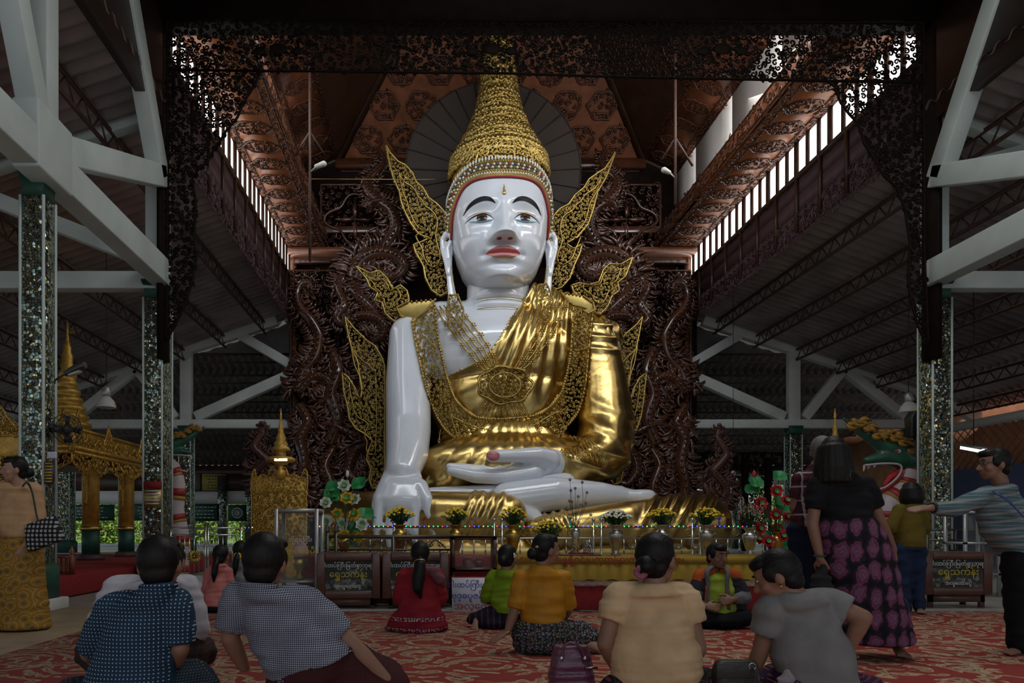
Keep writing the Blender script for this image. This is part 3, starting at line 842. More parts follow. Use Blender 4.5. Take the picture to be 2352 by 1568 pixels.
ft.chain([A(1440,1139,18.95), A(1470,1140,18.85), A(1491,1140,18.85)], [.17,.20,.19], 14)
for k in range(4):
    yy = 19.2+.16*k; ft.chain([A(1420,1134-1.5*k,yy), A(1470-6*k,1134-2*k,yy)], [.13,.11-.01*k], 10)
ft.chain([A(1200,1170,18.6), A(1240,1200,18.45)], [.3,.2], 14)
put('foot', blob(ft, .04, 4), M['white'], statue)

# ---- gilded robe
def px_of(p): return CX+p[0]*F/p[1], HY-(p[2]-CH)*F/p[1]
LX = [900,1020,1031,1110,1128,1151,1175,1198,1217,1240]; LY = [905,868,863,822,804,772,728,693,666,640]
rbm = MB()
rbm.cap(A(1010,760,SH), A(1290,755,SH), .93, .93, 20); rbm.cap(A(1250,770,SH), A(1368,785,SH), .8, .78, 20)
rbm.ell(A(1148,815,21.45), (2.42,1.33,1.57), 32, 20)
rbm.ell(A(1150,930,21.5), (2.1,1.28,1.95), 32, 20)
rbm.cap(A(1170,690,21.5), A(1300,735,21.5), .72, .75, 16)
def fold(P, Nn):
    px = CX+P[:, 0]*F/P[:, 1]; py = HY-(P[:, 2]-CH)*F/P[:, 1]
    # folds sweep from the left shoulder across the chest
    a = np.arctan2(px-1318, py-470); r = np.hypot(px-1318, py-470)
    f = .5+.5*np.sin(a*78+.8*np.sin(r/90))
    wgt = np.clip((px-1120)/40, 0, 1)*np.clip((930-py)/60, 0, 1)
    g = .5+.5*np.sin((np.arctan2(px-1330, py-760))*22+.5)
    w2 = np.clip((1180-px)/40, 0, 1)*np.clip((py-830)/40, 0, 1)
    return P+Nn*(.085*f*wgt+.08*g*w2-.04)[:, None]
robe_me = blob(rbm, .052, 3, fold)
def keep_robe(c):
    x, y = px_of(c); return y > np.interp(x, LX, LY)
cut(robe_me, keep_robe)
robe_o = put('robe', robe_me, M['gold'], statue)
k = robe_o.modifiers.new('thick', 'SOLIDIFY'); k.thickness = .07; k.offset = -1
sv = MB()
sv.chain([A(1366,775,21.35), A(1385,880,21.1), A(1393,985,20.7), A(1388,1035,20.25)], [.60,.70,.80,.74], 24)
sv.chain([A(1388,1040,20.2), A(1345,1068,19.8), A(1318,1070,19.6)], [.74,.58,.55], 24)
def sfold(P, Nn):
    px = CX+P[:, 0]*F/P[:, 1]; py = HY-(P[:, 2]-CH)*F/P[:, 1]
    f = np.abs(np.sin((py*.9-px*.45)/15.))**3*np.clip((py-880)/90, .0, 1) + np.abs(np.sin((py-.1*px)/9.))**4*np.clip((830-py)/40, 0, 1)
    return P+Nn*(.06*f)[:, None]
sl_o = put('sleeve', blob(sv, .045, 3, sfold), M['gold'], statue)
MB().loft([(A(1322,1068,19.75), (.16,.3,0), (-.08,.1,.62)), (A(1308,1068,19.55), (.1,.3,0), (-.06,.1,.54)), (A(1296,1068,19.5), (.05,.3,0), (-.05,.1,.50))], 28).build('cuff', M['gold'], sl_o, smooth=True)
# lap cloth
lp = MB()
lp.ell(A(1170,1075,20.4), (2.9,1.3,.95), 32, 16); lp.ell(A(1160,1030,21.0), (2.0,1.1,1.0), 28, 16)
lp.cap(A(1020,1100,20.0), A(1330,1098,20.0), .55, .5, 20)
def lfold(P, Nn):
    px = CX+P[:, 0]*F/P[:, 1]; py = HY-(P[:, 2]-CH)*F/P[:, 1]
    return P+Nn*(.05*np.abs(np.sin(np.arctan2(px-1180, py-900)*16))**.8)[:, None]
put('lap_cloth', blob(lp, .06, 3, lfold), M['gold'], statue)
# legs
lg = MB()
lg.chain([A(800,1195,20.0), A(900,1190,19.2), A(1010,1186,18.65), A(1158,1187,18.35)], [.80,.74,.66,.60], 26)
def kfold(P, Nn):
    px = CX+P[:, 0]*F/P[:, 1]; py = HY-(P[:, 2]-CH)*F/P[:, 1]
    f = np.zeros(len(P))
    for x0 in (1075, 1092, 1115, 1140): f += gs(px+.45*(py-1170), x0, 7.)
    return P+Nn*(.07*f)[:, None]
put('shin_cloth', blob(lg, .044, 3, kfold), M['gold'], statue)
lg = MB()
lg.chain([A(1240,1222,18.1), A(1330,1212,18.15), A(1440,1202,18.3), A(1540,1196,18.8), A(1612,1205,19.3)], [.40,.50,.58,.66,.80], 26)
lg.ell(A(1600,1215,19.8), (1.0,1.0,.95), 24, 14)
def rfold(P, Nn):
    px = CX+P[:, 0]*F/P[:, 1]; py = HY-(P[:, 2]-CH)*F/P[:, 1]
    f = np.zeros(len(P))
    for k2 in range(6): f += gs(px+.55*(py-1190), 1480+28*k2+5*math.sin(k2*2), 8.)
    for k2 in range(3): f += gs(px-.5*(py-1190), 1255+22*k2, 6.)
    return P+Nn*(.075*f)[:, None]
put('thigh_cloth', blob(lg, .046, 3, rfold), M['gold'], statue)
bs = MB(); bs.loft([(A(1190,1300,19.9), (5.2,0,0), (0,1.6,0)), (A(1190,1240,19.9), (5.3,0,0), (0,1.6,0)), (A(1190,1215,20.0), (4.9,0,0), (0,1.3,0))], 40, 3)
bs.build('gilded_seat', M['gold'], statue, smooth=True)

# ---- crown and jewelled headband
CZ = [11.0, 11.35, 11.7, 12.1, 12.5, 13.1, 13.6, 14.4, 15.3, 16.3]; CR = [1.44, 1.46, 1.42, 1.20, .97, .71, .58, .48, .36, .12]
def crown_pt(v, off=0):
    z = v[:, 1]; r = np.interp(z, CZ, CR)-.05+v[:, 2]+off
    return np.stack([HX+r*np.sin(v[:, 0]), HYC-r*np.cos(v[:, 0]), z], 1)
cr = MB(); cr.lathe([(r-.06, z) for z, r in zip(np.linspace(11.0, 16.3, 40), np.interp(np.linspace(11.0, 16.3, 40), CZ, CR))], (HX, HYC, 0), 48)
cro = cr.build('crown', M['goldp'], statue, smooth=True)
fb = MB()
for z0 in np.arange(11.35, 16.2, .235):
    r = np.interp(z0, CZ, CR); n = max(5, int(r*2.4*math.pi*1.15/.235)); rg = np.random.RandomState(int(z0*100))
    for a in np.linspace(-1.75, 1.75, n)+rg.rand()*.05:
        v, q = curl2((0, 0), .165, rg.rand()*6.28, 1.2, 1 if rg.rand() < .5 else -1, 11, .24, .6)
        vv = np.stack([a+v[:, 0]/r, z0+v[:, 1], v[:, 2]], 1); fb.add(crown_pt(vv), q)
        if rg.rand() < .55: fb.ell(crown_pt(np.array([[a, z0, .06]]))[0], .055, 7, 5)
fb.build('crown_filigree', M['goldf'], cro, kind='stuff')
tb = MB()
for z0 in (11.75, 12.35, 12.95, 13.6, 14.3):
    r = np.interp(z0, CZ, CR)
    for a in np.arange(-1.7, 1.7, .13/r): tb.ell(crown_pt(np.array([[a, z0, .07]]))[0], (.06,.05,.085), 6, 5)
tb.build('crown_bead_tier', M['goldf'], cro, kind='stuff')
def band_pt(a, t, off):
    """a: angle round the head, t 0..1 up the band"""
    x = 1.44*np.sin(a)
    zl = 10.62-1.25*np.abs(np.sin(a))**7; zu = 11.16-.55*np.abs(np.sin(a))**4
    z = zl*(1-t)+zu*t
    W = headW(np.minimum(z, 11.0))+.05+off; D = headD(np.minimum(z, 11.0))+.06+off
    c, s = np.sin(a), -np.cos(a)
    k = (np.abs(c)**PS+np.abs(s)**PS)**(-1/PS)
    return np.stack([HX+W*c*k, HYC+D*s*k, z], -1)
aa = np.linspace(-1.65, 1.65, 90)
bd = MB(); bd.grid(np.array([band_pt(aa, np.full_like(aa, t), .03*math.sin(math.pi*t)) for t in np.linspace(0, 1, 7)]))
hbo = bd.build('headband', M['goldp'], statue, smooth=True)
M['pearl'] = mat('crystal_bead', (.78,.78,.74), .12, var=.1, coat=.6)
M['gemr'] = mat('red_gem', (.35,.02,.05), .1, var=.1, coat=.6); M['gemb'] = mat('blue_gem', (.03,.05,.25), .1, var=.1, coat=.6); M['gemg'] = mat('green_gem', (.02,.15,.08), .1, var=.1, coat=.6)
def beads(name, t, step, size, mt, off=.08, phase=0, every=1, which=0):
    mb = MB(); k = 0
    for i, a in enumerate(np.arange(-1.6+phase, 1.6, step/1.5)):
        if i % every != which: continue
        p = band_pt(np.array([a]), np.array([t]), off)[0]; mb.ell(p, size, 6, 5)
    mb.build(name, mt, hbo, kind='stuff')
beads('crystal_row', .93, .09, (.03,.03,.07), M['pearl']); beads('gold_bead_row', .76, .07, .028, M['goldf'])
for w_, mt in enumerate((M['gemr'], M['pearl'], M['gemb'], M['pearl'], M['gemg'], M['pearl'])):
    beads('gem_row', .60, .085, .036, mt, every=6, which=w_); beads('gem_row', .42, .085, .036, mt, every=6, which=(w_+3) % 6, phase=.03)
beads('gold_bead_row', .26, .07, .028, M['goldf']); beads('crystal_row', .12, .075, .03, M['pearl'])
MB().tube(band_pt(aa, np.full_like(aa, -.03), -.01), .03, 6).build('red_hairline', M['redline'], statue, smooth=True)

# ---- gold flame wings (openwork plates standing beside head, shoulders and arms)
def wing(name, outline, Y, seed, d=6.4, lean=0, scale=1):
    mb = MB()
    openwork(mb, outline, d, px_map(Y, lean, CH+(HY-outline[len(outline)//2][1])*Y/F), seed, w=.40, h=.55, border=3.0, bh=6, knob=.4, seg=11)
    # inner rib following the flame
    P = np.array(outline, float); c = P.mean(0)
    Q = np.vstack([c+(P-c)*.62, c+(P[:1]-c)*.62])
    v, q = ribbon2(spline(Q, 60), 2.0, 6); mb.add(px_map(Y-.03, lean, CH+(HY-outline[len(outline)//2][1])*Y/F)(v), q)
    mb.build(name, M['goldf'], statue, kind='stuff')
EW = [(888,336),(897,352),(915,372),(932,380),(948,398),(957,420),(972,432),(985,455),(1003,468),(1022,488),(1030,520),(1022,560),(1030,600),(1040,640),(1030,670),(1012,680),(992,668),(978,640),(973,612),(955,580),(950,562),(968,556),(985,548),
      (962,538),(945,515),(932,490),(922,465),(918,440),(905,412),(896,380)]
wing('ear_flame', EW, 21.7, 61)
wing('ear_flame', [(1412,350),(1402,368),(1388,388),(1372,398),(1352,412),(1340,432),(1320,448),(1305,470),(1285,480),(1268,500),(1262,540),(1270,580),(1255,620),(1250,655),(1268,668),(1290,660),(1308,640),(1318,610),(1330,585),(1337,560),(1318,572),(1300,560),
      (1325,545),(1350,515),(1362,480),(1372,440),(1390,410),(1402,380)], 21.7, 62)
wing('shoulder_flame', [(818,612),(850,628),(872,622),(890,640),(902,665),(920,655),(935,668),(940,690),(925,712),(940,735),(905,738),(885,720),(878,695),(862,690),(868,672),(850,660),(842,640)], 21.2, 63, 6.2)
wing('shoulder_flame', [(1452,592),(1425,608),(1400,606),(1385,620),(1375,648),(1350,655),(1330,650),(1312,656),(1320,675),(1345,690),(1355,712),(1378,722),(1395,705),(1405,680),(1422,668),(1418,650),(1436,635)], 21.2, 64, 6.2)
LW = [(793,728),(812,752),(830,770),(842,782),(862,795),(876,818),(884,840),(884,1100),(868,1120),(856,1122),(848,1100),(852,1075),(842,1055),(848,1030),(856,1012),(838,996),(818,985),(803,962),(798,930),(790,900),(786,856),(800,866),(812,885),(818,905),(828,915),(832,890),(826,860),(822,830),(808,800),(800,770)]
wing('arm_flame', LW, 21.9, 65)
RW = [(1475,728),(1462,745),(1440,764),(1425,780),(1412,790),(1396,800),(1396,1095),(1410,1112),(1424,1108),(1430,1085),(1426,1060),(1434,1040),(1428,1015),(1445,1000),(1462,985),(1472,955),(1478,915),(1484,857),(1468,868),(1458,888),(1452,910),(1442,918),(1440,890),(1446,860),(1450,830),(1462,795),(1468,765)]
wing('arm_flame', RW, 21.9, 66)
# plain shoulder plates
for pl, tl in (([(912,706),(935,694),(1000,688),(985,705),(962,728),(940,736),(920,725)], 21.0), ([(1290,672),(1340,680),(1362,695),(1366,712),(1350,720),(1325,705),(1305,692)], 20.9)):
    P = [A(x, y, tl-.25*math.sin((x-pl[0][0])/60)) for x, y in pl]
    sp = MB(); sp.poly(P, (0,.06,.0)); so = sp.build('shoulder_plate', M['goldp'], statue, bevel=.02)
    bb = MB()
    for i in range(len(P)):
        for t in np.linspace(0, 1, 7)[:-1]:
            bb.ell(P[i]*(1-t)+P[(i+1) % len(P)]*t+V3(0,-.03,0), .035, 6, 5)
    bb.build('plate_beading', M['goldf'], so, kind='stuff')

# ---- ornaments lying on the chest, placed on the body surface
bvhs = []
for me_ in (white_me, robe_me, sl_o.data):
    cc = coords(me_)+wloc(statue)
    bvhs.append(BVHTree.FromPolygons([tuple(v) for v in cc], [tuple(p.vertices) for p in me_.polygons]))
def chest_y(px, py):
    d = Vector(((px-CX)/F, 1, (HY-py)/F)); d.normalize(); y = 99
    for b in bvhs:
        h = b.ray_cast(Vector((0,0,CH)), d)[0]
        if h is not None: y = min(y, h.y)
    return y
_cy = {}
def chest_map(off=.06, plane=None):
    def f(v):
        o = np.empty((len(v), 3))
        for i, (x, y, h) in enumerate(v):
            k = (int(x//5), int(y//5))
            if k not in _cy: _cy[k] = chest_y(k[0]*5+2.5, k[1]*5+2.5)
            Y = min(_cy[k]-off, (plane(x, y) if plane else 99)); Y = Y if Y < 22 else 20.6
            Y -= h*.0125; o[i] = at(x, y, Y)
        return o
    return f
sash_plane = lambda x, y: 20.15+.55*((x-1152)/190)**2
outer = [(946,738),(958,800),(972,862),(984,905),(1000,950),(1022,985),(1052,1010),(1090,1028),(1150,1034),(1215,1026),(1262,1008),(1305,975),(1330,940),(1345,880),(1352,800),(1362,712)]
inner = [(1318,700),(1312,800),(1304,850),(1290,900),(1262,935),(1225,955),(1150,962),(1095,958),(1062,935),(1042,910),(1028,870),(1018,830),(1005,770),(998,700)]
sb = MB()
openwork(sb, outer+inner, 6.6, chest_map(.07, sash_plane), 71, w=.36, h=.5, border=2.4, bh=4, knob=.5, seg=10)
openwork(sb, [(1035,955),(1100,985),(1210,985),(1280,945),(1300,985),(1250,1030),(1160,1046),(1060,1024)], 10, chest_map(.16, lambda x, y: sash_plane(x, y)-.1), 72, w=.38, h=.6, border=2.0, seg=10, knob=.6)
sash = sb.build('filigree_sash', M['goldf'], statue, kind='stuff')
def loop_pts(pts, n): return spline(pts, n)
bb = MB(); cmap = chest_map(.12, lambda x, y: sash_plane(x, y)-.06)
for path in (outer, inner):
    L_ = spline(path, 110)
    for p in cmap(np.hstack([L_, np.zeros((len(L_), 1))])): bb.ell(p, .04, 6, 5)
bb.build('sash_beading', M['goldf'], sash, kind='stuff')
md = MB(); t = np.arange(36)/36*2*math.pi
mcen = np.array((1160, 884))
openwork(md, np.stack([mcen[0]+62*np.cos(t)*(1+.06*np.cos(7*t)), mcen[1]+42*np.sin(t)*(1+.06*np.cos(7*t))], 1), 7.5, chest_map(.22), 73, w=.3, h=.9, border=3, bh=6, seg=9, knob=.9)
openwork(md, np.stack([mcen[0]+36*np.cos(t), mcen[1]+28*np.sin(t)], 1), 7, chest_map(.34), 74, w=.3, h=.9, border=2.5, bh=5, seg=9, knob=.9)
mdo = md.build('chest_medallion', M['goldf'], statue, kind='stuff')
# chains of rosettes
def chain_px(pts, name, n=16, rad=.022, ros=.075, off=.12):
    P = chest_map(off)(np.hstack([spline(pts, n), np.zeros((n, 1))]))
    mb = MB(); mb.tube(P, rad, 5)
    for i in range(1, n-1, 2):
        p = P[i]+V3(0,-.03,0); mb.ell(p, ros*.55, 6, 5)
        for a in range(6): mb.ell(p+ros*V3(math.cos(a*1.047), 0, math.sin(a*1.047)), ros*.42, 5, 4)
    mb.build(name, M['goldf'], statue)
for k in range(5):
    o = k*13
    chain_px([(1000+o*.75,705-o*.15),(1040+o*.85,765-o*.4),(1085+o*.7,820-o*.45),(1125+o*.35,865-o*.25)], 'rosette_chain', 15, ros=.07 if k % 2 == 0 else .02)
for k in range(4):
    o = k*14
    chain_px([(1305-o,690+o*.05),(1272-o*.9,760-o*.1),(1235-o*.7,815-o*.2),(1190-o*.3,860-o*.2)], 'rosette_chain', 15, ros=.07 if k % 2 == 0 else .02)
for k in range(9):
    x = 1085+k*19; chain_px([(1160+(k-4)*9,915),(1150+(x-1150)*.7,945),(x+4,985)], 'fringe_chain', 10, .02, .05, .16)
for k in range(12):
    chain_px([(1255+k*9,990+k*1.5),(1262+k*11,1015+k*2),(1275+k*11,1040+k*2.5)], 'arm_fringe', 9, .018, .04, .1)
for k in range(6):
    chain_px([(1012+k*8,985+k*3),(1008+k*9,1020),(1015+k*9,1048)], 'arm_fringe', 9, .018, .04, .3)
# ear tassels: leaf shaped filigree
for (x, y, Y, fl) in ((1045,722,20.15,1),(1250,698,20.1,-1)):
    mb = MB(); o = [(x-15,y-42),(x+6,y-44),(x+20,y-10),(x+16,y+30),(x,y+44),(x-15,y+28),(x-18,y-8)]
    openwork(mb, o, 6, px_map(Y, -.12, A(x,y,Y)[2]), 80+fl, w=.3, h=.8, border=2, bh=4, seg=9, knob=.5)
    mb.build('ear_tassel', M['goldf'], statue, kind='stuff')

# ---- great parasol disc behind the head
M['para'] = glass_mat('dark_parasol_gauze', (.055,.042,.034), .88, .7)
halo = thing('parasol_disc', 'dark round gauze parasol standing upright behind the crowned head', 'parasol', tuple(A(1133,388,22.1)))
hc = A(1133,388,22.1); hr = 201*22.1/F
t = np.arange(64)/64*2*math.pi
R_ = [np.stack([hc[0]+hr*q*np.cos(t), np.full(64, hc[1]+.25*(1-q)), hc[2]+hr*q*np.sin(t)], 1) for q in (.02, .4, .75, 1)]
MB().rings(np.array(R_), True, False).build('gauze_cover', M['para'], halo, smooth=True)
M['pararib'] = mat('parasol_rib', (.035,.03,.028), .6)
for k in range(28):
    a = k/28*2*math.pi; p = hc+V3(0,.2,0); q = hc+V3(hr*math.cos(a), -.02, hr*math.sin(a))
    mb = MB(); mb.bar(p, q, .03, .03); mb.build('rib', M['pararib'], halo)
MB().tube(np.stack([hc[0]+hr*np.cos(np.append(t, 0)), np.full(65, hc[1]), hc[2]+hr*np.sin(np.append(t, 0))], 1), .025, 6).build('rim', M['pararib'], halo)
mb = MB(); mb.bar(hc+V3(0,.4,0), hc+V3(0,.4,-9), .15); mb.build('pole', M['pararib'], halo)
# ================================================================== carved wooden screen behind the statue
M['screen'] = mat('glossy_carved_teak', (.085,.030,.015), .22, var=.4, scale=2.0, coat=.6)
def leafy(mb, p, ang, L, w, Y, s):
    """one carved acanthus leaf: tapered ridge, in photo px at depth Y"""
    t = np.linspace(0, 1, 8)
    a = ang+s*1.3*t
    path = np.cumsum(np.stack([np.cos(a), np.sin(a)], 1)*L/8, 0)+np.asarray(p)
    v, q = ribbon2(path, w*np.sin(math.pi*np.clip(t*.9+.08, 0, 1)), w*.9); mb.add(px_map(Y)(v), q)
def scroll(parent, pts, Y, r0, r1, mirror=False, seed=0, leaves=True, name='scroll', mt=None):
    rg = np.random.RandomState(seed)
    P = spline(pts, 10*len(pts)); n = len(P)
    if mirror: P = P.copy(); P[:, 0] = 985+2*XC*F/Y-(P[:, 0]-985)
    t = np.linspace(0, 1, n); r = (r0*(1-t)+r1*t)
    Q = np.array([at(x, y, Y-.25*math.sin(3.1*k/n)) for k, (x, y) in enumerate(P)])
    mb = MB(); mb.tube(Q, r*.8*Y/F, 12, 1, .8)
    tg = np.gradient(P, axis=0); tg /= np.linalg.norm(tg, axis=1)[:, None]; nn = np.stack([-tg[:, 1], tg[:, 0]], 1)
    for k in range(2, n-2, 3):                                # carved studs along the back of the scroll
        mb.ell(Q[k]+V3(0, -r[k]*Y/F*.78, 0), r[k]*Y/F*.22, 7, 5)
        for s in (-1, 1):
            c = P[k]+nn[k]*s*r[k]*.62; mb.ell(at(c[0], c[1], Q[k][1]-r[k]*Y/F*.5), r[k]*Y/F*.13, 6, 4)
    o = mb.build(name, mt or M['screen'], parent, smooth=True)
    if leaves:
        lf = MB()
        for k in range(1, n-1):
            for s in (-1, 1):
                a = math.atan2(tg[k][1], tg[k][0])+s*(.5+.7*rg.rand())
                leafy(lf, P[k]+nn[k]*s*r[k]*(.35+.4*rg.rand()), a, r[k]*(1.3+1.1*rg.rand()), r[k]*.30, Y-.12-.1*rg.rand(), s*(1 if rg.rand() < .7 else -1))
        lf.build('carved_leaves', mt or M['screen'], o, kind='stuff')
    return o
SCR = [([(872,346),(880,368),(864,392),(846,412),(846,436),(868,460),(898,484),(908,520),(892,556),(856,586),(822,606),(808,636)], 9, 22),
       ([(850,486),(858,466),(882,464),(900,486)], 12, 9),
       ([(812,640),(826,602),(866,580),(908,588),(926,612),(908,634),(884,624),(888,606)], 26, 10),
       ([(808,630),(814,668),(840,696),(872,730)], 18, 14),
       ([(698,664),(716,672),(712,650),(692,650),(680,676),(690,708),(716,738),(732,776),(722,820),(694,852),(682,900)], 8, 19),
       ([(786,628),(778,662),(790,700),(772,728),(786,742),(800,726),(790,708)], 13, 9),
       ([(800,748),(826,728),(862,730),(884,752),(870,780),(846,772)], 22, 12),
       ([(690,900),(720,868),(752,870),(764,900),(742,922),(724,904)], 20, 10),
       ([(760,800),(776,850),(760,905),(776,960),(756,1020)], 17, 20),
       ([(690,930),(708,970),(690,1010),(700,1060),(690,1120),(704,1200)], 18, 20),
       ([(702,990),(752,974),(800,992),(840,1010)], 9, 15),
       ([(846,1020),(812,1040),(800,1080),(824,1112),(852,1098),(846,1068)], 22, 10),
       ([(770,1020),(744,1070),(760,1120),(740,1200)], 18, 22),
       ([(830,800),(838,860),(826,920)], 16, 20)]
for mir, side, lb in ((False, 'left', 'glossy carved teak screen of curling dragons behind the bare arm'), (True, 'right', 'glossy carved teak screen of curling dragons behind the gilded sleeve')):
    root = thing('carved_screen', lb, 'carving', (XL+1.6 if not mir else XR-1.6, 23.7, 0))
    for k, (pts, r0, r1) in enumerate(SCR): scroll(root, pts, 23.4-.05*(k % 3), r0, r1, mir, k)
    lt = MB()
    for o, d in (([(668,622),(880,622),(880,1235),(668,1235)], 13), ([(738,425),(1000,425),(1000,585),(738,585)], 12)):
        Y = 24.0; oo = [(985+2*XC*F/Y-(x-985), y) if mir else (x, y) for x, y in o]
        openwork(lt, oo, d, px_map(Y), 90+int(mir), w=.3, h=.5, border=4, seg=9, knob=.3)
    # lobed cartouche of the upper lattice
    t = np.linspace(0, 2*math.pi, 60); rr = 48+10*np.cos(4*t)
    P = np.stack([815+rr*1.2*np.cos(t), 505+rr*np.sin(t)], 1)
    if mir: P[:, 0] = 985+2*XC*F/24-(P[:, 0]-985)
    v, q = ribbon2(P, 5, 9); lt.add(px_map(23.95)(v), q)
    for a in range(4):
        tt = np.linspace(0, 1, 9); w_ = 9*np.sin(math.pi*np.clip(tt, .05, .95))
        c = P.mean(0); path = c+np.outer(tt*46, (math.cos(a*1.571), math.sin(a*1.571)))
        v, q = ribbon2(path, w_, 7); lt.add(px_map(23.95)(v), q)
    lt.build('lattice', M['screen'], root, kind='stuff')
    # beaded horizontal rails
    rl = MB()
    for z in (9.9, 10.9):
        xs = (XL+.1, -1.2) if not mir else (mx(-1.2), XR-.1); rl.box((xs[0],23.9,z-.12), (xs[1],24.1,z+.12))
    rl.build('screen_rail', M['screen'], root, bevel=.03)
# free-standing carved birds on scrolled tails beside the screen
def finial(px, py0, py1, Y, flip, label, kk):
    r = thing('carved_bird', label, 'carving', tuple(at(px, py1, Y)))
    s = -1 if flip else 1; h = py1-py0
    X = lambda v: px+s*v
    scroll(r, [(X(0),py0+4),(X(12),py0+10),(X(14),py0+h*.16),(X(2),py0+h*.26),(X(-6),py0+h*.38),(X(8),py0+h*.5),(X(22),py0+h*.6),(X(8),py0+h*.72),(X(-4),py0+h*.86),(X(10),py1)], Y, 6, 17, False, kk, True, 'neck_scroll', M['finial'])
    scroll(r, [(X(36),py0+h*.66),(X(42),py0+h*.78),(X(28),py0+h*.9),(X(8),py1)], Y+.1, 5, 14, False, kk+1, True, 'tail_scroll', M['finial'])
    mb = MB(); mb.ell(at(X(4), py1-6, Y), (.3,.2,.22), 14, 8); mb.build('body', M['finial'], r, smooth=True)
    b_ = at(X(4), py1, Y); MB().lathe([(.3,0),(.3,.15),(.18,.3),(.16,b_[2]-.3),(.26,b_[2]-.1),(.2,b_[2])], b_*V3(1,1,0), 14).build('pedestal', M['finial'], r, smooth=True)
M['finial'] = mat('red_brown_carved_wood', (.075,.028,.02), .45, var=.3)
finial(590, 972, 1112, 20.0, False, 'dark carved wooden bird rising behind the gold spired arch', 300)
finial(1662, 978, 1150, 20.0, True, 'dark carved wooden bird rising behind the pink flower vase', 302)
# ================================================================== altar, offerings and railings
def txt(body, size, loc, mtl, parent, name='lettering', rot=(math.pi/2, 0, 0), align='CENTER', extrude=.001, sx=1.0):
    c = bpy.data.curves.new('t', 'FONT'); c.body = body; c.size = size; c.align_x = align; c.extrude = extrude; c.resolution_u = 2
    o = bpy.data.objects.new('t', c); col.objects.link(o)
    dg = bpy.context.evaluated_depsgraph_get(); me = bpy.data.meshes.new_from_object(o.evaluated_get(dg))
    bpy.data.objects.remove(o); bpy.data.curves.remove(c)
    if sx != 1.0: me.transform(Matrix.Diagonal((sx, 1, 1, 1)))
    me.transform(Matrix.Translation(loc) @ Matrix.Rotation(rot[2], 4, 'Z') @ Matrix.Rotation(rot[0], 4, 'X'))
    return put(name, me, mtl, parent)
M['ink_w'] = mat('white_lettering', (.62,.62,.60), .6, var=0); M['ink_y'] = mat('yellow_lettering', (.55,.40,.03), .6, var=0)
M['ink_b'] = mat('blue_lettering', (.02,.03,.30), .6, var=0); M['ink_r'] = mat('red_lettering', (.30,.006,.01), .6, var=0)
M['yellowcloth'] = mat('yellow_altar_cloth', (.34,.215,.02), .8, var=.15, scale=10)
M['boxwood'] = mat('varnished_box_wood', (.085,.032,.018), .4, var=.25, scale=5, coat=.2)
M['glass'] = glass_mat('clear_glass', (.30,.34,.33), .10)
M['darkglass'] = mat('dark_glass', (.012,.015,.015), .12, var=0)
M['rug'] = mat('maroon_patterned_rug', (.30,.24,.20), .9, c2=(.16,.02,.03), scale=14)

# red-draped step in front of the altar
st = thing('altar_step', 'low step draped in red cloth with a patterned rug on top', 'step', (3.1, 8.9, 0))
MB().box((1.55,8.62,0), (5.3,9.25,.285)).build('red_drape', M['red'], st, bevel=.02)
MB().box((1.6,8.60,.285), (5.28,9.25,.31)).build('rug', M['rug'], st)
mb = MB()
mb.tube(spline([(1.75,8.5,.008),(2.2,8.4,.008),(2.75,8.5,.008)], 20), .014, 6)
tag(mb.build('rope_coil', M['iron'], None, smooth=True), 'thin grey cable lying on the carpet before the red step', 'cable')
# second, lower end of the step at the far side of the altar boxes
# altar with a pleated yellow cloth
al = thing('altar_table', 'long altar table hung with pleated yellow lettered cloth', 'table', (3.0, 9.7, 0))
MB().box((.88,9.3,.02), (5.32,10.35,.61)).build('table_body', M['yellowcloth'], al, bevel=.01)
x = np.linspace(.86, 5.34, 560); ph = (x*.98 % .14)/.14
yy = 9.285-.02*np.abs(np.sin(x/.145*math.pi))
P = np.stack([np.stack([x, np.full_like(x, 9.285), np.full_like(x, .535)], 1), np.stack([x, yy-.004, np.full_like(x, .50)], 1), np.stack([x, yy-.02, np.full_like(x, .315)+.012*np.sin(x*22)], 1)])
MB().grid(P).build('pleated_valance', M['yellowcloth'], al, smooth=True)
MB().box((.85,9.262,.53), (5.35,9.30,.625)).build('cloth_band', M['yellowcloth'], al)
txt('ေရွှရှိဝင်းပတ္တြမားတိုင်းရင်းေဆး', .112, (2.44, 9.258, .545), M['ink_r'], al)
txt('LY CO', .10, (1.17, 9.258, .545), M['ink_r'], al)
txt('ည်း။', .10, (3.20, 9.258, .545), M['ink_r'], al)

# ---- vases of chrysanthemums
M['vgold'] = mat('brass_vase', (.45,.30,.07), .3, .9, var=.2, scale=14); M['vsilver'] = mat('silver_vase', (.42,.41,.36), .25, .9, var=.2, scale=14)
M['leafg'] = mat('dark_leaf', (.035,.085,.02), .6, var=.4, scale=20); M['leafb'] = mat('plastic_lotus_leaf', (.02,.22,.06), .45, var=.3, scale=12)
M['petaly'] = mat('yellow_blossom', (.85,.60,.03), .6, var=.2, scale=30); M['petalw'] = mat('white_blossom', (.82,.80,.66), .6, var=.15, scale=30); M['petalp'] = mat('pink_buds', (.58,.36,.34), .6, var=.15, scale=30)
def vase_prof(h, r): return [(r*.62,0),(r*.66,h*.03),(r*.4,h*.09),(r*.55,h*.2),(r*.86,h*.48),(r,h*.68),(r*.92,h*.76),(r*.55,h*.83),(r*.52,h*.87),(r*.8,h*.97),(r*.95,h),(r*.85,h*.995),(r*.45,h*.9)]
